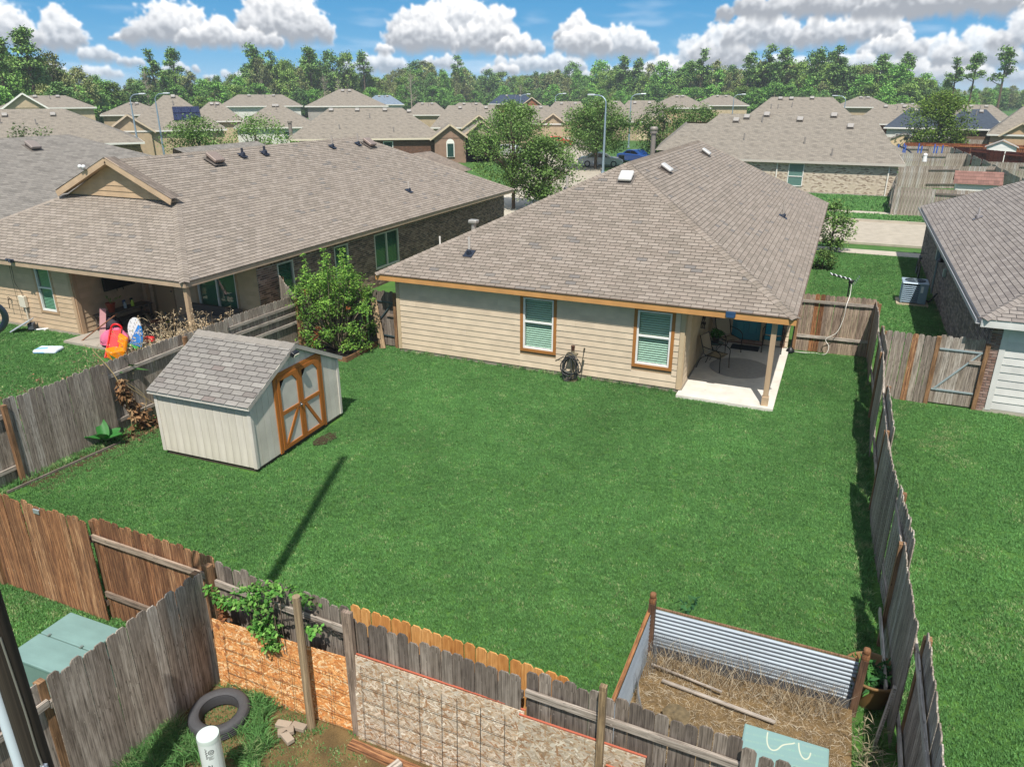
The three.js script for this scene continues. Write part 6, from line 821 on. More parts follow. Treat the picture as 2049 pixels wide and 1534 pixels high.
function weeds(name, label, n, f, cols, headCols) { const P = [], H = []; for (let i = 0; i < n; i++) { const w = f(); if (!w) continue; const { x, z, h } = w, a = rnd() * 6.3, l = rr(0.05, 0.3) * h, b = V(x, 0, z), e = V(x + cos(a) * l, h, z + sin(a) * l), m = V(x + cos(a) * l * 0.3, h * 0.55, z + sin(a) * l * 0.3), c = pick(cols); P.push({ a: b, m, e, w: rr(0.008, 0.016), c }); for (let k = 0; k < 5; k++) { const t = rr(0.3, 0.95), q = b.clone().lerp(e, t), d = rnd() * 6.3, L = rr(0.06, 0.2); P.push({ a: q, m: q.clone().add(V(cos(d) * L * 0.5, L * 0.4, sin(d) * L * 0.5)), e: q.clone().add(V(cos(d) * L, L * 0.5, sin(d) * L)), w: 0.009, c }); H.push([q.x + cos(d) * L, q.y + L * 0.5, q.z + sin(d) * L, 0.035, 3, rr(0.7, 1.3)]); } }
  const l = [blades(P.length, (i) => P[i])]; if (headCols) l.push(leafGeo(H, 0.04, headCols)); const m = part(scene, numbered(name), merge(l), M('#ffffff', { vertexColors: true, roughness: 1 })); stuff(m, label, 'weeds'); }
srand(805);
weeds('weeds', 'tall green brown weeds along the far side of the left fence', 330, () => ({ x: -15.4 - 1.3 * rnd() * rnd() * 1.6, z: rr(-13.6, -8.4), h: rr(0.9, 1.9) }), [[0.16, 0.2, 0.08], [0.22, 0.17, 0.1], [0.1, 0.16, 0.05], [0.3, 0.25, 0.15]], [[0.2, 0.09, 0.05], [0.12, 0.07, 0.05], [0.1, 0.2, 0.05], [0.34, 0.26, 0.15]]);
weeds('dry_weeds', 'dry straw coloured weeds in front of the left patio', 300, () => ({ x: rr(-17.3, -15.35), z: rr(-15.9, -13.3), h: rr(0.8, 2.0) }), [[0.42, 0.31, 0.18], [0.5, 0.39, 0.24], [0.34, 0.24, 0.13]], [[0.46, 0.34, 0.2], [0.36, 0.25, 0.14], [0.52, 0.42, 0.28]]);
weeds('weeds', 'thin weeds growing between the garden bed pot and the right fence', 90, () => ({ x: rr(1.15, 1.5), z: rr(-8.5, -6.2), h: rr(0.15, 0.45) }), [[0.3, 0.27, 0.16], [0.12, 0.18, 0.06], [0.36, 0.3, 0.2]]);
solo('leafy_plant', 'green pointed leaves sticking up behind the left fence corner', 'plant', leafGeo([[0, 1.5, 0, 0.25, 14], [0, 1.1, 0, 0.2, 10]], 0.5, [[0.1, 0.22, 0.05], [0.06, 0.15, 0.04]], { width: 0.12 }), LEAF, [-15.4, 0, -11.6]);

// grass: short tufts over the lawns that are near enough to show them
function tuftGeo(n, h, w, spread) { return blades(n, () => { const a = rnd() * 6.3, r = spread * sqrt(rnd()), x = cos(a) * r, z = sin(a) * r, d = rnd() * 6.3, l = rr(0.2, 0.9) * h, hh = h * rr(0.5, 1); const k = rr(0.75, 1.2); return { a: V(x, 0, z), m: V(x + cos(d) * l * 0.35, hh * 0.65, z + sin(d) * l * 0.35), e: V(x + cos(d) * l, hh, z + sin(d) * l), w: w * rr(0.7, 1.3), c: [k, k, k] }; }); }
const GRASSMAT = M('#ffffff', { phys: true, vertexColors: true, roughness: 0.85, transmission: 0.25, thickness: 0, specularIntensity: 0.3 });
function lawn(name, label, rects, dens, geo, inside, tone = 1, mixf) {
  const pts = []; for (const [x0, z0, x1, z1] of rects) { const n = floor(abs((x1 - x0) * (z1 - z0)) * dens); for (let i = 0; i < n; i++) { const x = rr(x0, x1), z = rr(z0, z1); if (!inside || inside(x, z)) pts.push([x, z]); } }
  const m = new THREE.InstancedMesh(geo, GRASSMAT, pts.length), o = new THREE.Object3D(), c = new THREE.Color();
  pts.forEach(([x, z], i) => { o.position.set(x, 0, z); o.rotation.set(rr(-0.15, 0.15), rnd() * 6.3, rr(-0.15, 0.15)); const s = rr(0.7, 1.25); o.scale.set(s, s * rr(0.8, 1.2), s); o.updateMatrix(); m.setMatrixAt(i, o.matrix);
    const n1 = fbm(x * 0.35, z * 0.35, 4), n2 = gnoise(x * 1.9 + 7, z * 1.9), dry = mixf ? mixf(x, z) : clamp(0.03 + 0.3 * n2 * (0.3 + n1)); const k = 1.1 * tone * (1 + 0.34 * n1 + 0.08 * n2) * rr(0.8, 1.2), q = rnd();
    let C = q < 0.3 ? [0.13, 0.295, 0.087] : q < 0.8 ? [0.111, 0.26, 0.077] : [0.158, 0.325, 0.1]; if (rnd() < dry) C = [0.3, 0.38, 0.17]; c.setRGB(C[0] * k, C[1] * k, C[2] * k); m.setColorAt(i, c); });
  m.name = numbered(name); m.castShadow = m.receiveShadow = true; scene.add(m); stuff(m, label, 'grass'); return m;
}
srand(810); const TUFT = tuftGeo(11, 0.055, 0.007, 0.055), TUFT2 = tuftGeo(9, 0.07, 0.012, 0.075), TALL = tuftGeo(22, 0.2, 0.008, 0.07);
const inMain = (x, z) => !(x > -12.15 && x < -0.85 && z < -18.95) && !(x > -3.32 && x < -0.82 && z < -18.62) && !(x > -13.35 && x < -10.65 && z > -14.05 && z < -10.75) && !(x > -1.65 && z > -8.8) && !(x < -12.95 && x > -14.65 && z < -17.4);
lawn('lawn', 'dense mown green lawn of the back yard', [[-14.8, -19.2, 1.4, -5.95], [-0.85, -24, 1.35, -19.2]], 640, TUFT, (x, z) => inMain(x, z) && !(x < -14.4 && rnd() < 0.7), 1);
lawn('lawn', 'mown lawn right of the long fence', [[1.7, -20.8, 9.5, -3.2]], 460, TUFT, (x, z) => gnoise(x * 2.1 + 4, z * 2.1) + 0.6 * gnoise(x * 6, z * 6) < 0.86, 1.03, (x, z) => clamp(0.04 + 0.5 * (gnoise(x * 0.8 + 9, z * 0.8) - 0.15)));
lawn('lawn', 'mown lawn of the tan house at the left', [[-29, -16.0, -15.3, -7.6]], 330, TUFT2, (x, z) => !(x > -22.7 && z < -15.2), 1);
lawn('lawn', 'strip of lawn between the beige and the grey house', [[-0.7, -41.0, 3.8, -24.3]], 300, TUFT2, null, 1.05);
lawn('lawn', 'lawn across the street before the pale brick house', [[-12, -65.4, 3.3, -57.0], [-10, -55.4, 12, -53.0], [3.5, -72, 9, -66.5]], 90, tuftGeo(8, 0.12, 0.03, 0.16), null, 1.05);
lawn('lawn', 'grass in the lower left corner behind the brown fence', [[-15, -6.15, -7.12, -3.0]], 520, TUFT, (x, z) => !(x > -9.2 && x < -8.0 && z < -4.3 && z > -5.5), 1.08, (x, z) => clamp(0.16 + 0.4 * gnoise(x * 1.5, z * 1.5)));
struct('earth', (() => { const g = new THREE.PlaneGeometry(9, 3.6, 60, 24), p = g.attributes.position; g.rotateX(-PI / 2); for (let i = 0; i < p.count; i++) p.setY(i, 0.012 + 0.03 * fbm(p.getX(i) * 1.5, p.getZ(i) * 1.5, 4)); g.computeVertexNormals(); uvs(g, 4.5, 1.8); g.translate(-2.55, 0, -4.05); return g; })(), M('#c9b894', { map: rep(T_EARTH, 1 / 1.5, 1 / 1.5), roughness: 1 }));
const patch = (x, z) => fbm(x * 0.9 + 3, z * 0.9 + 2, 3) + (x < -6.2 ? 0.22 : -0.06) - (z < -5.55 && x > -5 ? 0.15 : 0);
lawn('grass', 'rough long grass round the tyre in the foreground', [[-6.95, -5.85, -3, -3.0]], 330, TALL, (x, z) => patch(x, z) > 0.13 && hypot(x + 6.44, z + 5.3) > 0.42, 1.0, () => 0.16);
lawn('grass', 'thin low grass on the bare foreground earth', [[-6.95, -5.85, 1.4, -3.0]], 420, TUFT, (x, z) => patch(x, z) > -0.22 && rnd() < 0.55, 0.9, () => 0.25);
lawn('grass', 'taller grass left standing along fences and walls', [[-15.0, -19.2, -14.75, -6.3], [1.15, -24, 1.4, -9], [-12.1, -19.0, -3.4, -18.86], [1.7, -20.9, 2.0, -4], [3.7, -40, 3.88, -21]], 130, tuftGeo(16, 0.13, 0.008, 0.06), null, 0.95, () => 0.2);
solo('edging', 'long thin timber edging along the foot of the left fence', 'edging', beam(2.6, 0.05, 0.03), wood('dark', 0), [-14.65, 0.04, -9.4], PI / 2 - 0.06);
struct('earth', (() => { const g = new THREE.CircleGeometry(1, 40), p = g.attributes.position; g.rotateX(-PI / 2); for (let i = 1; i < p.count; i++) { const k = 1 + 0.35 * gnoise(i * 0.37, 3); p.setX(i, p.getX(i) * k * 0.2); p.setZ(i, p.getZ(i) * k * 0.36); } uvs(g, 1, 1); return g; })(), M('#6f5a48', { map: T_EARTH, roughness: 1 }), [-10.32, 0.035, -12.75]);
struct('earth', (() => { const g = new THREE.PlaneGeometry(0.9, 4.2, 8, 20); g.rotateX(-PI / 2); uvs(g, 0.9, 4.2); return g; })(), M('#8a745c', { map: T_EARTH, roughness: 1 }), [-14.5, 0.006, -10.6]);

// ---------------------------------------------------------------- trees
// a tree: tapered trunk, limbs, crown of leaf clumps
function treeParts(o) { // h total, r crown radius, base of crown cb
  const cl = [], lb = []; const th = o.h, cb = o.cb, n = o.n;
  for (let i = 0; i < n; i++) { const t = rnd(), y = lerp(cb, th, t), prof = o.prof ? o.prof(t) : sqrt(max(0.02, 1 - (2 * t - 0.9) ** 2 / 1.25)), a = rnd() * 2 * PI, rad = o.r * prof * pow(rnd(), 0.45); const c = V(cos(a) * rad, y, sin(a) * rad); cl.push([c.x, c.y, c.z, o.cr * rr(0.7, 1.3), o.leaves, rr(0.7, 1.3)]); if (i % (o.limbEvery ?? 6) === 0) lb.push(tube([[0, max(0.3, cb * 0.8 + (y - cb) * 0.3), 0], [c.x * 0.45, lerp(cb, y, 0.65), c.z * 0.45], [c.x, y, c.z]], o.tr * 0.28, 5, 7)); }
  const trunk = merge([cyl(o.tr * 0.55, o.tr, th * 0.75, 0, th * 0.375, 0, 8), ...lb]); return { trunk, crown: leafGeo(cl, o.leaf, o.cols, { width: o.lw ?? 0.4, flat: o.flat ?? 0.75 }) };
}
function tree(name, label, pos, o, group) { const T = thing(name, label, 'tree', pos, o.turn ?? 0, group); const { trunk, crown } = treeParts(o); part(T, 'trunk', trunk, o.bark ?? BARK); part(T, 'crown', crown, o.mat ?? LEAF); return T; }
const OAK = [[0.14, 0.24, 0.06], [0.17, 0.28, 0.075], [0.105, 0.19, 0.05], [0.2, 0.31, 0.1]];
srand(820);
tree('street_tree', 'young oak beside the road, nearest of the street trees', [-20.8, 0, -48.2], { h: 6.5, cb: 1.5, r: 2.9, n: 120, cr: 0.75, leaves: 90, leaf: 0.15, tr: 0.14, cols: OAK });
tree('street_tree', 'broad low oak close to the roof edge of the beige house', [-18.7, 0, -48.6], { h: 4.5, cb: 0.9, r: 2.3, n: 115, cr: 0.7, leaves: 95, leaf: 0.15, tr: 0.14, cols: OAK });
tree('street_tree', 'round oak beside the silver car and tall street lamp', [-24.2, 0, -77.8], { h: 6.5, cb: 1.6, r: 3.7, n: 150, cr: 0.95, leaves: 95, leaf: 0.2, tr: 0.18, cols: OAK });
tree('street_tree', 'tall slim oak left of the red cars', [-34.4, 0, -79.5], { h: 6.3, cb: 2.4, r: 2.6, n: 90, cr: 0.9, leaves: 75, leaf: 0.2, tr: 0.16, cols: OAK });
tree('street_tree', 'dark oak behind the blue car near the roof flue', [-19.5, 0, -88], { h: 6.1, cb: 1.1, r: 3.2, n: 100, cr: 1.0, leaves: 75, leaf: 0.22, tr: 0.18, cols: OAK.map((c) => c.map((v) => v * 0.8)) });
tree('street_tree', 'dark spreading oak left of the pale brick house roof', [-17.0, 0, -95], { h: 5.6, cb: 1, r: 3.4, n: 90, cr: 1.0, leaves: 75, leaf: 0.24, tr: 0.18, cols: OAK.map((c) => c.map((v) => v * 0.8)) });
tree('street_tree', 'small grey green oak before the far street roofs', [-35.4, 0, -114], { h: 5.0, cb: 1, r: 2.8, n: 70, cr: 1.0, leaves: 70, leaf: 0.26, tr: 0.16, cols: OAK.map((c) => c.map((v) => v * 0.85)) });
tree('street_tree', 'thin young tree between green bin and white car', [-38.8, 0, -79.5], { h: 3.3, cb: 1.1, r: 1.3, n: 40, cr: 0.5, leaves: 60, leaf: 0.16, tr: 0.07, cols: OAK.map((c) => c.map((v) => v * 0.9)) });
tree('garden_tree', 'large bright yellow green tree behind the orange fence at the right', [9.8, 0, -111], { h: 7.1, cb: 0.9, r: 3.9, n: 130, cr: 1.1, leaves: 85, leaf: 0.26, tr: 0.2, cols: [[0.12, 0.2, 0.03], [0.16, 0.25, 0.04], [0.09, 0.16, 0.03], [0.2, 0.28, 0.06]] });
tree('garden_tree', 'dark bushy tree left behind the roof ridge under the lamps', [-51.0, 0, -50.5], { h: 5.4, cb: 0.6, r: 3.0, n: 100, cr: 0.8, leaves: 80, leaf: 0.18, tr: 0.14, cols: OAK });
tree('garden_tree', 'loose feathery tree before the white one storey house', [-52.0, 0, -58.6], { h: 5.3, cb: 0.5, r: 3.2, n: 80, cr: 0.9, leaves: 60, leaf: 0.19, tr: 0.12, cols: OAK.map((c) => c.map((v) => v * 1.1)) });
tree('garden_tree', 'sparse twiggy tree top above the left roof edge', [-47.5, 0, -33.2], { h: 5.5, cb: 2.5, r: 2.0, n: 40, cr: 0.6, leaves: 34, leaf: 0.16, tr: 0.1, cols: [[0.1, 0.14, 0.06], [0.14, 0.18, 0.08]] });
tree('garden_bush', 'loose green bush at the far right corner of the beige house', [-0.15, 0, -41.3], { h: 2.4, cb: 0.3, r: 0.85, n: 40, cr: 0.4, leaves: 60, leaf: 0.13, tr: 0.05, cols: OAK });
tree('garden_bush', 'small low shrub beside the right wall of the beige house', [-0.35, 0, -36.5], { h: 0.9, cb: 0.1, r: 0.6, n: 24, cr: 0.25, leaves: 60, leaf: 0.09, tr: 0.03, cols: OAK.map((c) => c.map((v) => v * 0.8)) });
tree('garden_bush', 'round green shrub under the arched window of the brick house', [-49.5, 0, -84.8], { h: 1.2, cb: 0.1, r: 0.9, n: 24, cr: 0.4, leaves: 50, leaf: 0.15, tr: 0.05, cols: OAK });
tree('garden_bush', 'pale green hedge beside the green bin', [-43, 0, -86.5], { h: 0.8, cb: 0.1, r: 1.6, n: 30, cr: 0.4, leaves: 50, leaf: 0.15, tr: 0.05, cols: [[0.2, 0.33, 0.05], [0.25, 0.38, 0.08]] });

// the wood on the horizon: height and distance by bearing from the place of the photograph
const EDGE = [[-40, 165, 18], [-33, 170, 16.5], [-29, 172, 15.5], [-26.8, 215, 11.5], [-23.5, 235, 14.5], [-20, 245, 13.5], [-17.5, 255, 17], [-13, 262, 18], [-10, 280, 16.5], [-8, 295, 17], [-5, 315, 17.5], [-3, 335, 15], [-.8, 345, 14.5], [2.5, 330, 16], [5.5, 312, 16.5], [7.8, 300, 18], [11, 285, 16], [14, 262, 16.2], [16.5, 255, 17.5], [19.5, 250, 18], [22.5, 250, 17.5], [25.5, 250, 16.5], [27.8, 255, 14], [29.5, 320, 11], [33, 420, 9], [40, 420, 9]];
function edge(a) { let i = 0; while (i < EDGE.length - 2 && EDGE[i + 1][0] < a) i++; const p = EDGE[i], q = EDGE[i + 1], t = clamp((a - p[0]) / (q[0] - p[0])); return [lerp(p[1], q[1], t), lerp(p[2], q[2], t)]; }
const bearing = (a, D) => { const r = (-113.45 + a) * DEG; return [cos(r) * D, sin(r) * D]; };
const tone = (c, k) => c.map((v) => v * k);
const FG = [[0.19, 0.3, 0.07], [0.22, 0.33, 0.08], [0.15, 0.25, 0.06], [0.25, 0.35, 0.09]], FB = [[0.26, 0.29, 0.12], [0.3, 0.31, 0.13], [0.2, 0.25, 0.1]], FD = [[0.13, 0.24, 0.075], [0.15, 0.27, 0.08], [0.11, 0.21, 0.06]], FL = [[0.16, 0.34, 0.065], [0.19, 0.37, 0.075], [0.13, 0.29, 0.06]];
function whole(o) { const { trunk, crown } = treeParts(o); return merge([tint(trunk, o.tc ?? [0.2, 0.17, 0.13]), crown]); }
srand(830);
const WOOD = [[whole({ h: 15, cb: 2.5, r: 4.6, n: 90, cr: 1.4, leaves: 60, leaf: 0.55, tr: 0.3, cols: FG, limbEvery: 9 }), 'dense green trees of the wood along the horizon'], [whole({ h: 15, cb: 3, r: 4.0, n: 75, cr: 1.2, leaves: 48, leaf: 0.5, tr: 0.28, cols: FB, limbEvery: 4, tc: [0.32, 0.28, 0.23] }), 'thin brownish trees of the wood along the horizon'], [whole({ h: 15, cb: 1.5, r: 4.3, n: 90, cr: 1.3, leaves: 60, leaf: 0.55, tr: 0.3, cols: FD, limbEvery: 9 }), 'dark green trees of the wood along the horizon'], [whole({ h: 15, cb: 0.6, r: 5.4, n: 90, cr: 1.5, leaves: 60, leaf: 0.6, tr: 0.3, cols: FL, limbEvery: 12 }), 'bright green low trees along the edge of the wood']];
{ const put = WOOD.map(() => []); const o = new THREE.Object3D();
  for (let a = -40; a < 40; a += 0.5) { const [D, h] = edge(a); for (let row = 0; row < 4; row++) { const d = D + row * 9 + rr(-4, 4), aa = a + rr(-0.4, 0.4), [x, z] = bearing(aa, d); let k = floor(rnd() * 3); if (rnd() < 0.15) k = 3; let hh = h * rr(0.66, 1.0) * (0.87 + 0.32 * gnoise(a * 0.9 + row * 0.7, 4.4)); o.position.set(x, 0, z); o.rotation.y = rnd() * 6.3; o.scale.set(hh / 15 * rr(0.55, 1.05), hh / 15, hh / 15 * rr(0.55, 1.05)); o.updateMatrix(); put[k].push(o.matrix.clone()); }
    const [x, z] = bearing(a + rr(-0.3, 0.3), D - rr(6, 16)), hh = rr(5.5, 9.5); o.position.set(x, 0, z); o.rotation.y = rnd() * 6.3; o.scale.set(hh / 13, hh / 15, hh / 13); o.updateMatrix(); put[rnd() < 0.55 ? 3 : floor(rnd() * 3)].push(o.matrix.clone()); }
  WOOD.forEach(([g, label], i) => { const m = new THREE.InstancedMesh(g, LEAF_FAR, put[i].length); put[i].forEach((q, k) => { m.setMatrixAt(k, q); const v = rr(0.75, 1.25); m.setColorAt(k, new THREE.Color(v, v, v * 0.95)); }); m.name = numbered('woodland'); scene.add(m); stuff(m, label, 'wood'); }); }
// pines and other trees that stand out of it
function pineParts(h, lean) { const cl = [], lb = [], top = h, cb = h * 0.55; for (let i = 0; i < 26; i++) { const t = rnd(), y = lerp(cb, top - 0.6, t), a = rnd() * 6.3, rad = (2.9 * (1 - t * 0.72)) * rr(0.35, 1); const c = V(cos(a) * rad + lean * y / h, y + rr(0, 0.6), sin(a) * rad); cl.push([c.x, c.y, c.z, rr(0.8, 1.3), 64, rr(0.75, 1.25)]); lb.push(tube([[lean * y / h * 0.9, y - 0.7, 0], [c.x * 0.6, y - 0.2, c.z * 0.6], [c.x, c.y, c.z]], 0.07, 4, 5)); }
  cl.push([lean, top - 0.4, 0, 0.9, 50, 1.1]); return { trunk: merge([bar(V(0, 0, 0), V(lean, top - 0.5, 0), 0.32, 8, 0.1), ...lb]), crown: leafGeo(cl, 0.55, [[0.17, 0.3, 0.075], [0.21, 0.34, 0.085], [0.13, 0.24, 0.06]], { width: 0.3, flat: 0.55 }) }; }
const PINES = [0, 1, 2].map((k) => { srand(840 + k); const T = new THREE.Group(); T.name = 'pine_tree'; const q = pineParts(16, [0.3, -0.5, 0.9][k]); part(T, 'trunk', q.trunk, BARK); part(T, 'crown', q.crown, LEAF_FAR); return T; });
// the label says where each one stands
[[-30.9, 166, 18.0, 'leftmost tall pine with open branches above the tan two storey house'], [-32.3, 160, 16.4, 'pine at the left edge of the picture'], [-23.9, 232, 17.6, 'pine before the cloud left of the left street lamps'], [-22.7, 238, 18.4, 'slender pine right above the left street lamps'], [-17.6, 255, 20.4, 'pine with the highest dense top left of the grey two storey house'], [-16.6, 258, 18.8, 'pine just right of the highest left pine'], [-14.0, 258, 20.3, 'lone umbrella shaped pine top above the white two storey house'], [-10.4, 280, 20.0, 'pine above the grey two storey roof'], [-4.0, 322, 20.5, 'narrow pine below the largest cloud'], [7.9, 298, 19.6, 'dense pine above the central tall street lamp'], [8.9, 296, 18.4, 'pine right of the central tall street lamp'], [13.1, 258, 19.6, 'prominent pine standing free right of the centre'], [12.5, 262, 16.5, 'lower pine beside the free standing prominent pine'], [16.3, 250, 18.0, 'pine at the left end of the right hand pine group'], [17.6, 250, 20.0, 'tallest pine of the right hand pine group'], [18.6, 250, 19.4, 'second pine of the right hand group'], [20.7, 250, 18.8, 'pine with bare stem in the middle of the right hand group'], [22.1, 250, 19.4, 'pine before the grey cloud in the right hand group'], [24.6, 250, 17.3, 'pine above the dark blue roofs at the right'], [26.1, 250, 17.2, 'pine behind the yellow green garden tree'], [29.0, 240, 15.6, 'leaning pine left of the gap near the right edge'], [29.9, 236, 16.6, 'tall bare stemmed pine in the gap near the right edge'], [31.5, 230, 17.4, 'rightmost tall bare stemmed pine']].forEach(([a, D, h, l], i) => { const [x, z] = bearing(a, D); const s = h / 16; copy(PINES[i % 3], l, [x, 0, z], i * 1.7, [s, s, s], 'pines standing out of the wood').userData.category = 'tree'; });
{ srand(850); const B = (s) => { const l = []; for (let i = 0; i < 22; i++) { const y = rr(3, 11), a = rnd() * 6.3, L = rr(1.2, 3.4) * (1.1 - y / 14); const e = V(cos(a) * L, y + L * 0.8, sin(a) * L); l.push(bar(V(0, y, 0), e, 0.07, 4, 0.03)); for (let k = 0; k < 4; k++) { const q = V(0, y, 0).lerp(e, rr(0.4, 1)), d = rnd() * 6.3; l.push(bar(q, q.clone().add(V(cos(d) * 0.7, rr(0.2, 1), sin(d) * 0.7)), 0.035, 3, 0.02)); } } return merge([bar(V(0, 0, 0), V(0.3, 12.5, 0), 0.22, 6, 0.05), ...l]); };
  const g0 = B(1), g1 = B(2); [[-27.6, 205, 0.75, 'pale bare dead tree right of the tan two storey house'], [-24.6, 225, 1.0, 'pale leafless tree left of the left street lamps'], [-13.2, 252, 1.0, 'grey leafless tree above the white two storey house'], [-12.2, 255, 0.9, 'second grey leafless tree beside it towards the grey house'], [-7.2, 285, 1.15, 'tall bare stem left of the largest cloud'], [0.6, 318, 0.8, 'arching bare pale tree behind the dark solar roof']].forEach(([a, D, s, l], i) => { const [x, z] = bearing(a, D - 8); solo('dead_tree', l, 'tree', i % 2 ? g1 : g0, BARK_PALE, [x, 0, z], i * 1.3).scale.setScalar(s); }); }
// ---------------------------------------------------------------- houses further off
const FARROOF = (c) => M(c, { map: T_SHINGLE_M, roughness: 0.95 });
const GLASSDARK = M('#2d4a48', { roughness: 0.12, metalness: 0.2 });
function farHouse(label, [x, z], rot, w, d, eh, rh, rl, o = {}) {
  const T = thing('house', label, 'house', [x, 0, z], rot * DEG); const ov = 0.4, hw = w / 2, hd = d / 2, cols = { wall: '#b9a58a', roof: '#a2988a', trim: '#d8d4cc', ...o };
  const A = V(-hw - ov, eh, hd + ov), B = V(hw + ov, eh, hd + ov), C = V(hw + ov, eh, -hd - ov), D = V(-hw - ov, eh, -hd - ov), ro = o.ro ?? 0, P = V(ro - rl / 2, rh, 0), Q = V(ro + rl / 2, rh, 0);
  const roof = part(T, 'roof', deck([[A, B, Q, P], [B, C, Q], [C, D, P, Q], [D, A, P]]), FARROOF(cols.roof));
  part(T, 'fascia', merge([bx(w + 0.8, 0.18, 0.04, 0, eh - 0.08, hd + ov), bx(w + 0.8, 0.18, 0.04, 0, eh - 0.08, -hd - ov), bx(0.04, 0.18, d + 0.8, hw + ov, eh - 0.08, 0), bx(0.04, 0.18, d + 0.8, -hw - ov, eh - 0.08, 0), bx(w + 0.7, 0.03, d + 0.7, 0, eh - 0.14, 0)]), M(cols.trim));
  part(T, 'wall', bx(w, eh - 0.1, d, 0, (eh - 0.1) / 2, 0), M(cols.wallTint ?? cols.wall, cols.map ? { map: cols.map, roughness: 0.9 } : { map: SOFT1, roughness: 0.85 }));
  const nf = normalOf([A, B, Q]); for (const [vx, t] of o.vents ?? [[-rl * 0.25, 0.85], [rl * 0.3, 0.85]]) boxVent(roof, V(vx + ro, lerp(eh, rh, t) + 0.02, lerp(hd + ov, 0, t)), nf, '#9f9a94', 1.15, 0.05);
  for (const [px, t] of o.pipes ?? [[rl * 0.1, 0.7]]) part(roof, 'vent_pipe', cyl(0.06, 0.06, 0.6, px + ro, lerp(eh, rh, t) + 0.25, lerp(hd + ov, 0, t), 8), M('#8d8680'));
  for (const [wx, wy, ww, wh, wz = 0] of o.win ?? []) { const z0 = hd + wz + 0.02, f = part(T, 'window', merge([bx(ww + 0.14, 0.08, 0.06, wx, wy + wh / 2, z0), bx(ww + 0.14, 0.08, 0.06, wx, wy - wh / 2, z0), bx(0.08, wh, 0.06, wx - ww / 2, wy, z0), bx(0.08, wh, 0.06, wx + ww / 2, wy, z0), bx(ww, 0.05, 0.06, wx, wy, z0)]), M('#e6e4de')); part(f, 'pane', bx(ww, wh, 0.02, wx, wy, z0 - 0.008), GLASSDARK); }
  for (const [gx, gw, gy, gz, gw2] of o.gables ?? []) { const y0 = eh, p = V(gx, y0 + gw * 0.36, hd + gz), a = V(gx - gw / 2, y0, hd + gz), b = V(gx + gw / 2, y0, hd + gz), bk = V(gx, y0 + gw * 0.36, hd - gw * 0.6 - gy); part(T, 'gable', merge([polys([[a, b, p]], V(1, 0, 0), UPV), bx(gw - 0.5, eh, gz + 0.4, gx, eh / 2, hd + gz / 2 - 0.25)]), M(gw2 ?? cols.wall, { map: SOFT1 }));
    part(T, 'gable_roof', polys([[a.clone().add(V(-0.3, -0.15, 0.3)), p.clone().add(V(0, 0.08, 0.3)), bk.clone().add(V(0, 0.08, 0)), a.clone().add(V(-0.3, -0.15, -gw))], [p.clone().add(V(0, 0.08, 0.3)), b.clone().add(V(0.3, -0.15, 0.3)), b.clone().add(V(0.3, -0.15, -gw)), bk.clone().add(V(0, 0.08, 0))]], V(1, 0, 0), V(0, 1, 0.5)), FARROOF(cols.roof)); part(T, 'rake', merge([plank(a.clone().add(V(-0.3, -0.2, 0.32)), p.clone().add(V(0, 0, 0.32)), 0.05, 0.2), plank(b.clone().add(V(0.3, -0.2, 0.32)), p.clone().add(V(0, 0, 0.32)), 0.05, 0.2)]), M(o.rake ?? '#c9b79e')); }
  return T;
}
const BT = rep(T_BRICK_TAN, 1 / 1.6, 1 / 1.2), BRD = rep(T_BRICK_RED, 1 / 1.6, 1 / 1.2);
srand(900);
farHouse('tan two storey house with white gable and paired windows at the upper left', [-104.5, -76.5], 53.8, 11, 9, 5.5, 7.0, 5, { wall: '#c9b498', win: [[-3.2, 4.3, 1.0, 1.4, 0.46], [-1.8, 4.3, 1.0, 1.4, 0.46]], gables: [[-2.6, 5, 0, 0.5]], rake: '#eeeae2' });
farHouse('wide low brown roofed house left of the left street lamps', [-77.5, -55.7], 52.5, 17, 14, 2.75, 5.9, 6.5, { wall: '#b79c7a', map: BT, vents: [[-2, 0.8], [2.2, 0.8]], pipes: [[-2.4, 0.6], [0.6, 0.55]], ro: -1 });
{ const T = farHouse('brown roofed house with solar panels behind the left street lamps', [-80.7, -76.2], 46.6, 11, 14, 3.2, 7.1, 1.6, { wall: '#c0ab8e', vents: [[0.3, 0.94]], gables: [[-5, 5, 0, 0.4]] }); const hd = 7.4, n = normalOf([V(-5.9, 3.2, 7.4), V(5.9, 3.2, 7.4), V(0, 7.1, 0)]), [q] = slopeQ(n); const sp = M('#16254a', { roughness: 0.15, metalness: 0.3 }), sl = M('#44557a', { metalness: 0.4, roughness: 0.4 }); for (let i = 0; i < 3; i++) for (let j = 0; j < 2; j++) { const t = 0.34 + j * 0.2; const p = part(T, 'solar_panel', bx(1.02, 0.05, 1.5, 0, 0.12, 0), sp, { p: [0.5 + i * 1.05, lerp(3.2, 7.1, t), lerp(7.4, 0, t)], q }); part(p, 'grid', merge([0].map((x) => bx(0.02, 0.006, 1.48, x, 0.147, 0)).concat([bx(1.0, 0.006, 0.02, 0, 0.148, 0)])), sl); } }
farHouse('small hip roof peeking out left of the solar house', [-105.5, -92], 48.9, 9, 10, 4.2, 5.9, 1.5, {});
farHouse('narrow brown roof between solar house and white house', [-87.4, -90.5], 44, 7, 10, 3.6, 6.1, 1.4, { wall: '#cbb99a' });
farHouse('white two storey house with brown roof before the wood', [-95.7, -110.2], 40.9, 12.7, 12, 5.25, 7.0, 7.4, { wall: '#dedcd6' });
farHouse('white one storey house with two green panes left of centre', [-76.6, -91.1], 40, 10.5, 14, 3.0, 6.0, 0.8, { wall: '#e6e4de', win: [[1.2, 1.9, 0.9, 1.0], [4.0, 1.9, 0.9, 1.0]] });
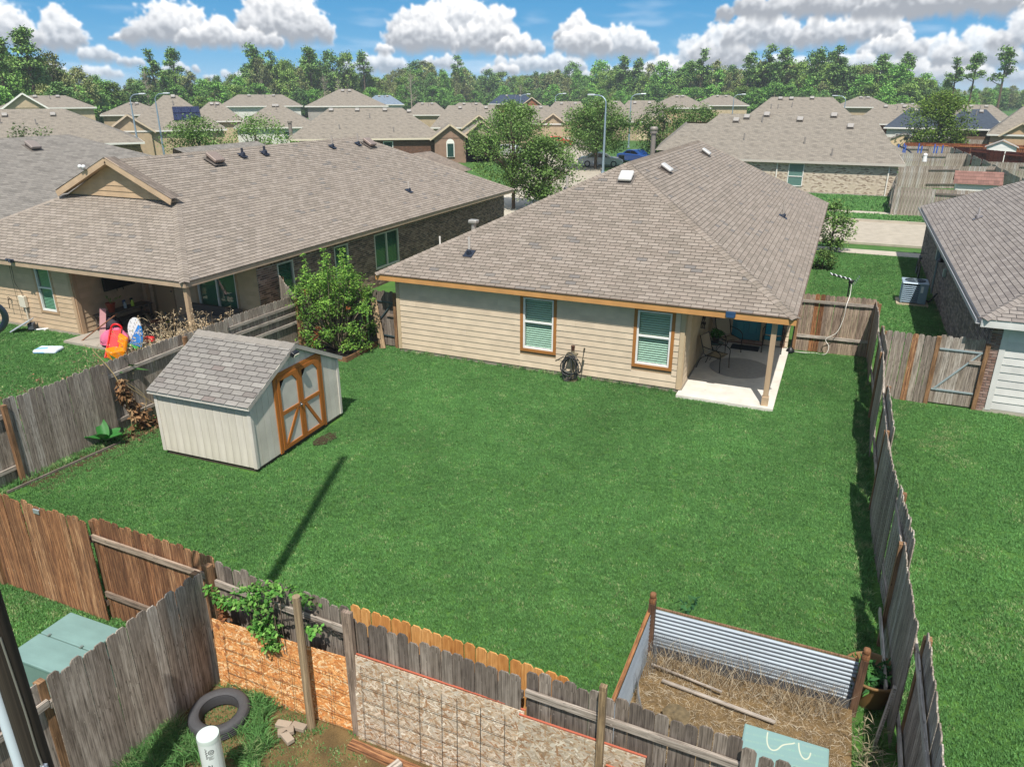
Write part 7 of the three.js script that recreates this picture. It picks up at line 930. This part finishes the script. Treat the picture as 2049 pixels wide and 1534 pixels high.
farHouse('grey two storey house with brown hip roof', [-77.8, -110.3], 35.2, 12.1, 14, 5.4, 7.9, 2, { wall: '#a7a29b', wallTint: '#a7a29b' });
{ const T = farHouse('long brown brick house beyond the roof of the tan house', [-53.2, -79.2], 33, 16.5, 14, 2.7, 5.75, 8.5, { wallTint: '#cdbfb4', map: BRD, trim: '#d6c9b4', win: [[2.3, 1.5, 1.0, 1.7]], vents: [[-4, 0.9], [-1, 0.9], [2.2, 0.9], [5, 0.85]], pipes: [[0.4, 0.65], [-3, 0.3], [3, 0.2]], gables: [[9.2, 4.0, 0, 0.6, '#9a7d6c'], [13.0, 4.6, 0, -1.5, '#b8ac96']] }); const aw = part(T, 'arched_window', merge([bx(0.9, 1.5, 0.06, 9.2, 1.4, 7.66), place(new THREE.CylinderGeometry(0.45, 0.45, 0.06, 20, 1, false, PI / 2, PI), 9.2, 2.15, 7.66, PI / 2, 0, PI)]), M('#e8e5de')); part(aw, 'pane', bx(0.7, 1.4, 0.02, 9.2, 1.4, 7.7), GLASSDARK); }
farHouse('pale blue roofed house behind the grey two storey house', [-105.2, -164.2], 32.7, 9, 10, 4.6, 6.6, 3.5, { roof: '#8fa0b2', wall: '#c7c3bb' });
farHouse('house with dark blue solar roof and brick gable in the distance', [-77.8, -179.9], 23.4, 11, 12, 4.7, 6.7, 6, { roof: '#3c4c66', wall: '#a06a4e', trim: '#e6e1d6', gables: [[4.5, 4, 0, 0.5, '#a0664a']] });
farHouse('low brown roof before the blue roof, left of two chimneys', [-77, -135.7], 29.6, 8, 12, 3.4, 5.5, 3.4, {});
farHouse('low brown roof in the row right of the grey two storey house', [-65.2, -130.7], 26.5, 8.5, 12, 3.5, 5.6, 4, {});
farHouse('brown roofed house with a tan gable behind the brick house', [-52.8, -106.6], 26.3, 11, 14, 2.8, 5.6, 7, { wall: '#b7a58b', gables: [[1.0, 4.5, 0, 0.4], [5.5, 4, 0, 0.8]] });
farHouse('brown roofed house behind the slim oak and red cars', [-48.7, -119.5], 22.2, 10.5, 14, 2.9, 5.4, 6, { gables: [[3.6, 4, 0, 0.3]] });
farHouse('brown roofed house with pale gable below the far street lamps', [-48.9, -138.6], 19.5, 9.5, 14, 2.8, 5.8, 4.6, { gables: [[3.2, 4, 0, 0.4, '#d9c4a6']] });
farHouse('brown roof just left of the central tall street lamp', [-44.3, -149.6], 16.5, 9, 12, 3.4, 5.8, 4.2, { gables: [[2.5, 3.6, 0, 0.3]] });
farHouse('brown roof with dormer right of the central tall street lamp', [-33.6, -132.8], 14.2, 9, 14, 3.0, 6.1, 4.4, { gables: [[0.8, 3, 0, 0.4, '#d8c4a4'], [2.9, 3, 0, 0.8]] });
farHouse('two storey hip roof behind the dark spreading oak', [-29.3, -143], 11.6, 10, 12, 4.9, 6.9, 1.8, { wall: '#c0a888' });
farHouse('two storey hip roof left of the free standing pine', [-25.2, -164.1], 8.7, 10, 12, 5.0, 6.8, 3, { wall: '#c8b497' });
farHouse('large brown roofed house straight behind the pale brick house', [-6.4, -105.8], 3.5, 14, 16, 3.6, 6.9, 7.2, { wall: '#8d735c', vents: [[-2.5, 0.92], [-1.2, 0.92], [1.2, 0.94]], pipes: [[-3.4, 0.6], [-2.6, 0.6], [-1, 0.65]], gables: [[-5, 4, 0, 0.2]] });
farHouse('far hip roof peeking over the brown roofs at the right', [1, -146], -0.4, 8, 12, 5.2, 6.7, 2, {});
farHouse('brown roof with brick wall between blue roof and brick house', [5.0, -125.9], -2.4, 9, 12, 3.4, 5.8, 4.4, { wall: '#9a5d45' });
farHouse('low tan roof above the left blue roof', [8.1, -155.8], -3, 8, 12, 4.2, 5.5, 3, {});
farHouse('white house with dark blue roof left of the yellow green tree', [8.6, -123.7], -3.7, 8, 10, 3.0, 5.4, 3.4, { roof: '#4a5666', wall: '#e4e4e0', trim: '#eceae4', win: [[-2.4, 1.7, 0.8, 0.9], [-1.4, 1.7, 0.8, 0.9]] });
farHouse('house with dark blue roof right of the yellow green tree', [14.8, -123.2], -6.7, 7, 10, 3.0, 5.3, 2.6, { roof: '#4a5666', wall: '#7b6350', trim: '#eceae4' });
farHouse('low tan roof at the right behind the blue roofs', [18.3, -149.9], -7, 10, 12, 3.2, 5.5, 4, { wall: '#c4ad8d' });
farHouse('tan house with brown gabled roof at the right edge', [21.5, -113.0], -8.7, 11, 14, 2.9, 6.7, 4, { wall: '#c4a683', gables: [[-2.6, 3.6, 0, 0.3]] });
// the pale brick house across the street
{ const T = farHouse('pale brick house with long brown roof across the street', [-5.2, -71.9], 0, 17.6, 13.4, 2.5, 5.75, 12.4, { ro: 0.4, wallTint: '#f4efe8', map: BT, trim: '#bdb5aa', roof: '#a0978a', vents: [[-4.6, 0.82], [-3.8, 0.9], [0.6, 0.86], [3.2, 0.96], [4.6, 0.72], [-2.2, 0.96]], pipes: [[-2.4, 0.8], [1.4, 0.35], [-3.4, 0.4], [3.6, 0.12]] });
  const f = part(T, 'window', merge([bx(0.06, 1.75, 0.08, 1.0, 1.42, 6.72), bx(0.06, 1.75, 0.08, 2.1, 1.42, 6.72), bx(1.1, 0.06, 0.08, 1.55, 1.3, 6.72), bx(1.1, 0.06, 0.08, 1.55, 0.56, 6.72), bx(1.1, 0.06, 0.08, 1.55, 2.27, 6.72)]), M('#e6e4de')); part(f, 'pane', bx(1.06, 1.7, 0.02, 1.55, 1.42, 6.71), M('#5f8078', { roughness: 0.2 }));
  for (const x of [0.1, 8.2]) part(T, 'downpipe', bx(0.09, 2.4, 0.08, x, 1.2, 6.77), M('#e2dcd2')); part(T, 'foundation', bx(17.7, 0.2, 0.06, 0, 0.06, 6.72), M('#a9a195'));
  part(T, 'wing_roof', deck([[V(-11.4, 2.5, 0.2), V(-6, 2.5, 0.2), V(-6, 4.7, -4.8), V(-9.6, 4.7, -5)], [V(-13.4, 2.5, -11), V(-11.4, 2.5, 0.2), V(-9.6, 4.7, -5), V(-10.6, 4.7, -9.6)], [V(-6, 2.5, -11), V(-13.4, 2.5, -11), V(-10.6, 4.7, -9.6), V(-6, 4.7, -8)]]), FARROOF('#a0978a')); part(T, 'wing_wall', bx(3, 2.4, 9, -9.6, 1.2, -5), M('#cfc2b0', { map: BT }));
  part(T, 'rear_wing_roof', deck([[V(6, 2.5, -3.6), V(9.6, 2.5, -3.6), V(7.4, 3.7, -8), V(6, 3.7, -8)], [V(9.6, 2.5, -3.6), V(9.6, 2.5, -12), V(7.4, 3.7, -8)]]), FARROOF('#a0978a')); part(T, 'rear_porch', bx(0.15, 2.4, 0.15, 9.3, 1.2, -4), M('#c4a880')); }
// ---------------------------------------------------------------- fences and sheds of the far yards
function farFence(label, pts, kind = 'grey', o = {}) { const T = thing('wooden_fence', label, 'fence', [pts[0][0], 0, pts[0][1]]); const l = [], rails = []; let last = 0;
  for (let i = 0; i + 1 < pts.length; i++) { const [x0, z0] = pts[i], [x1, z1] = pts[i + 1], L = hypot(x1 - x0, z1 - z0), a = atan2(-(z1 - z0), x1 - x0), n = floor(L / 0.2); for (let k = 0; k < n; k++) { const t = (k + 0.5) / n, seg = floor(t * L / 2.4) + i, off = seg % 2 ? -0.06 : 0.06, g = bx(0.19, 1.8 + rr(-0.03, 0.03), 0.02, 0, 0.9, 0, 0, a, 0); g.translate(lerp(x0, x1, t) - pts[0][0] + sin(a) * off, 0, lerp(z0, z1, t) - pts[0][1] + cos(a) * off); const c = lin(pick(o.cols ?? ['#ffffff', '#ece4dc', '#f8f2ec', '#dcd2c8', '#f0e8e0'])); l.push(tint(g, c)); } for (const y of [0.35, 1.5]) rails.push(place(bx(L, 0.1, 0.05, 0, y, 0, 0, a, 0), (x0 + x1) / 2 - pts[0][0], 0, (z0 + z1) / 2 - pts[0][1])); }
  part(T, 'pickets', merge(l), M('#ffffff', { vertexColors: true, map: WOODS.light[2], roughness: 0.9 }), { stuff: true }); part(T, 'rail', merge(rails), M(o.rail ?? '#6f675f')); return T; }
farFence('grey fence at the front right of the pale brick house', [[3.7, -65.4], [3.1, -58.2], [3.1, -56], [12, -54.6]]);
farFence('grey fence behind the small red roofed shed', [[4, -72], [11.4, -74.8]]); farFence('grey fence with the blue trampoline behind it', [[4.4, -87.6], [11.2, -89.2]]); farFence('grey fence just behind the blue trampoline', [[3.4, -98.6], [10.6, -99.4]]);
farFence('long grey fence running away behind the right roof', [[10.4, -99], [11.3, -82], [11.6, -68], [12.2, -55]]); farFence('red brown stained fence at the right', [[10.8, -100.2], [16.5, -92], [30, -88]], '', { cols: ['#8a3a26', '#7c3322', '#964430'], rail: '#7a3a28' }); farFence('new orange fence behind the white shed at the right', [[6, -106], [12, -106.5], [28, -104]], '', { cols: ['#b8683a', '#a85c34', '#c47646'], rail: '#b06a3c' });
farFence('far grey fence before the white blue roofed house', [[4, -117], [30, -114]]); farFence('grey fence at the far left before the wide low house', [[-62, -42], [-72, -50]]); farFence('grey fence left of the brick house behind the roof', [[-62.5, -73], [-72, -81]]);
farFence('grey fence in the right yard behind the long fence', [[11.5, -80], [26, -76]]); farFence('far fence between solar house and feathery tree', [[-60, -62], [-67, -70]]);
{ const T = thing('garden_shed', 'small shed with red roof and white wall beyond the right roof', 'shed', [8.4, 0, -61.2], -0.08); part(T, 'wall', bx(2.5, 1.8, 2.2, 0, 0.9, 0), M('#dddad4')); part(T, 'roof', merge([polys([[V(-1.45, 1.75, 1.3), V(1.45, 1.75, 1.3), V(1.45, 2.5, 0), V(-1.45, 2.5, 0)], [V(1.45, 1.75, -1.3), V(-1.45, 1.75, -1.3), V(-1.45, 2.5, 0), V(1.45, 2.5, 0)]], V(1, 0, 0), V(0, 1, 1))]), FARROOF('#9c7468')); }
{ const T = thing('garden_shed', 'white shed with pale gable before the orange fence', 'shed', [15.4, 0, -100.4], -0.15); part(T, 'wall', merge([bx(2.8, 1.9, 2.6, 0, 0.95, 0), polys([[V(-1.4, 1.9, 1.31), V(1.4, 1.9, 1.31), V(0, 2.5, 1.31)]])]), M('#eceae6')); part(T, 'roof', polys([[V(-1.6, 1.85, 1.5), V(0, 2.6, 1.5), V(0, 2.6, -1.5), V(-1.6, 1.85, -1.5)], [V(0, 2.6, 1.5), V(1.6, 1.85, 1.5), V(1.6, 1.85, -1.5), V(0, 2.6, -1.5)]], V(1, 0, 0), V(0, 0, 1)), FARROOF('#c2bcb4')); }
{ const T = thing('garden_shed', 'small tan gabled shed left of the yellow green tree', 'shed', [6.2, 0, -112.4], -0.05); part(T, 'wall', merge([bx(3, 1.9, 2.6, 0, 0.95, 0), polys([[V(-1.5, 1.9, 1.31), V(1.5, 1.9, 1.31), V(0, 2.5, 1.31)]])]), M('#d6bd9a')); part(T, 'roof', polys([[V(-1.7, 1.85, 1.5), V(0, 2.6, 1.5), V(0, 2.6, -1.5), V(-1.7, 1.85, -1.5)], [V(0, 2.6, 1.5), V(1.7, 1.85, 1.5), V(1.7, 1.85, -1.5), V(0, 2.6, -1.5)]], V(1, 0, 0), V(0, 0, 1)), FARROOF('#a89a8a')); part(T, 'gable_vent', bx(0.5, 0.3, 0.03, 0.3, 2.0, 1.33), M('#3c3a38')); }
{ const T = thing('trampoline', 'trampoline with blue padded poles behind the grey fence', 'trampoline', [6.9, 0, -93.5]); const b = M('#3d62b4', { roughness: 0.6 }); for (let i = 0; i < 8; i++) { const a = i * PI / 4; part(T, 'pole', cyl(0.07, 0.07, 2.3, 2.1 * cos(a), 1.15, 2.1 * sin(a), 8), b); } part(T, 'mat', cyl(2, 2, 0.04, 0, 0.8, 0, 28), M('#1a1b20')); part(T, 'pad_ring', place(new THREE.TorusGeometry(2.05, 0.1, 6, 36), 0, 0.82, 0, PI / 2), b); part(T, 'net', tube([[-2.0, 2.1, 0.4], [-1.2, 1.8, 1.4], [-0.4, 1.1, 2]], 0.08, 5, 16), M('#17223a')); }
solo('garden_toy', 'white and red object on the fence between the far right yards', 'toy', merge([cyl(0.16, 0.2, 0.5, 0, 1.9, 0, 10), place(new THREE.SphereGeometry(0.18, 10, 8), 0, 2.2, 0)]), M('#e6e4e4'), [6.4, 0, -79.5]);
// ---------------------------------------------------------------- street lamps
const LAMPM = M('#9fb0bd', { metalness: 0.5, roughness: 0.45 });
function streetLamp(label, pos, h, turn, s = 1) { const T = thing('street_lamp', label, 'street lamp', pos, turn, 'street lamps along the roads'); part(T, 'pole', cyl(0.07, 0.13, h - 1.0, 0, (h - 1.0) / 2, 0, 12), LAMPM); part(T, 'arm', tube([[0, h - 1.1, 0], [0.05, h - 0.5, 0], [0.5, h - 0.1, 0], [1.3, h, 0]], 0.055, 8, 24), LAMPM); part(T, 'lamp_head', rbx(0.75, 0.16, 0.3, 0.07, 1.65, h + 0.02, 0), M('#d5dade', { metalness: 0.3, roughness: 0.4 })); part(T, 'pole_base', cyl(0.17, 0.2, 0.3, 0, 0.15, 0, 12), LAMPM); return T; }
streetLamp('tall street lamp in the centre beside the round oak', [-21.85, 0, -72.8], 7.25, 2.9); streetLamp('left one of the two close street lamps at the upper left', [-72.2, 0, -62.6], 7.3, 0.15); streetLamp('right one of the two close street lamps at the upper left', [-71.6, 0, -65.4], 7.35, 0.1);
streetLamp('street lamp right of the central tall one over the oaks', [-28.9, 0, -108.3], 7.2, 0.2); streetLamp('far street lamp before the wood over brown roofs', [-52.3, 0, -141.2], 7.1, 0.25); streetLamp('far street lamp at the dark solar roof', [-62.4, 0, -148.2], 6.95, 0.25); streetLamp('far street lamp left of the free standing pine roofs', [-20.6, 0, -148.7], 7.0, 0.15); streetLamp('far street lamp before the right hand pine group', [-1.6, 0, -130], 6.9, 2.9);
solo('chimney', 'short grey chimney pipe at the left end of the brick house', 'chimney', merge([cyl(0.2, 0.2, 2.4, 0, 3.2, 0, 12), cyl(0.28, 0.28, 0.2, 0, 4.4, 0, 12)]), M('#837a72'), [-57.6, 0, -70.6]);
// ---------------------------------------------------------------- cars and bins
function car(label, col, pos, turn, group) { const T = thing('parked_car', label, 'car', pos, turn, group); const paint = M(col, { phys: true, roughness: 0.35, metalness: 0.25, clearcoat: 1, clearcoatRoughness: 0.08 });
  const sh = (pts) => { const s = new THREE.Shape(); s.moveTo(...pts[0]); for (const p of pts.slice(1)) p.length === 4 ? s.quadraticCurveTo(...p) : s.lineTo(...p); return s; };
  const body = new THREE.ExtrudeGeometry(sh([[-2.25, 0.3], [2.25, 0.3], [2.38, 0.45, 2.3, 0.68], [2.1, 0.84, 1.1, 0.92], [-1.5, 0.96], [-2.15, 0.94, -2.3, 0.8], [-2.38, 0.45, -2.25, 0.3]]), { depth: 1.56, bevelEnabled: true, bevelSize: 0.08, bevelThickness: 0.1, bevelSegments: 3 }); body.translate(0, 0, -0.78);
  const cab = new THREE.ExtrudeGeometry(sh([[-1.75, 0.94], [1.15, 0.9], [0.55, 1.38, 0.1, 1.42], [-0.6, 1.46, -1.0, 1.36], [-1.75, 0.94]]), { depth: 1.24, bevelEnabled: true, bevelSize: 0.04, bevelThickness: 0.1, bevelSegments: 3 }); cab.translate(0, 0, -0.62);
  part(T, 'body', body, paint); part(T, 'cabin', cab, paint); const gl = M('#1a2229', { roughness: 0.08, metalness: 0.2 });
  for (const s of [-1, 1]) { const g1 = new THREE.ExtrudeGeometry(sh([[-1.4, 0.98], [-0.35, 0.97], [-0.35, 1.36], [-0.95, 1.32], [-1.4, 0.98]]), { depth: 0.02, bevelEnabled: false }), g2 = new THREE.ExtrudeGeometry(sh([[-0.28, 0.97], [0.85, 0.95], [0.3, 1.34, 0.05, 1.36], [-0.28, 1.37], [-0.28, 0.97]]), { depth: 0.02, bevelEnabled: false }); for (const g of [g1, g2]) { g.translate(0, 0, s > 0 ? 0.715 : -0.735); part(T, 'side_window', g, gl); } }
  part(T, 'windscreen', plank(V(1.08, 0.95, 0), V(0.38, 1.36, 0), 1.2, 0.02), gl); part(T, 'rear_window', plank(V(-1.7, 0.98, 0), V(-1.12, 1.34, 0), 1.15, 0.02), gl);
  const tm = M('#16171a'), rm = M('#aeb4b8', { metalness: 0.7, roughness: 0.3 }); for (const [x, z] of [[1.4, 0.8], [1.4, -0.8], [-1.4, 0.8], [-1.4, -0.8]]) { const w = part(T, 'wheel', cyl(0.33, 0.33, 0.2, x, 0.33, z, 22, PI / 2), tm); part(w, 'rim', cyl(0.21, 0.21, 0.215, x, 0.33, z, 16, PI / 2), rm); }
  for (const s of [-1, 1]) { part(T, 'headlight', rbx(0.12, 0.12, 0.36, 0.05, 2.26, 0.7, s * 0.55), M('#d8e0e4', { roughness: 0.1 })); part(T, 'tail_light', rbx(0.1, 0.12, 0.36, 0.04, -2.3, 0.76, s * 0.55), M('#8c1414', { roughness: 0.2 })); } return T; }
car('silver sedan parked behind the round oak', '#b9c0c8', [-24.5, 0.02, -80.5], 0.3); car('blue car half hidden by the beige roof', '#1f4f9c', [-21.9, 0.02, -86], -0.5); car('bright red car in the far driveway', '#c01c24', [-39.6, 0.02, -107.8], 0.5); car('dark wine red car before the bright red one', '#5a1226', [-40.2, 0.02, -105.0], 0.55); car('white car in the driveway by the thin young tree', '#dfe2e4', [-38.6, 0.02, -88.6], -0.35);
function bin(label, col, pos, turn) { const T = thing('wheelie_bin', label, 'bin', pos, turn); const s = new THREE.CylinderGeometry(0.42, 0.33, 1.0, 4, 1); s.rotateY(PI / 4); s.translate(0, 0.55, 0); part(T, 'bin_body', s, M(col, { roughness: 0.5 })); part(T, 'lid', rbx(0.66, 0.1, 0.7, 0.04, 0, 1.1, 0.02), M(col, { roughness: 0.45 })); part(T, 'wheel', merge([cyl(0.1, 0.1, 0.06, -0.28, 0.1, -0.28, 12, 0, 0, PI / 2), cyl(0.1, 0.1, 0.06, 0.28, 0.1, -0.28, 12, 0, 0, PI / 2)]), M('#151515')); }
bin('bright green wheelie bin before the brick house', '#0f9a4c', [-45.0, 0, -89.2], 0.4); bin('dark grey bin at the road behind the silver car', '#4a5256', [-22.6, 0, -82.0], 0.2); bin('black bin beside the blue car', '#2c3136', [-20.8, 0, -90.5], 0.4);
scene.updateMatrixWorld(true);
renderer.render(scene, camera);
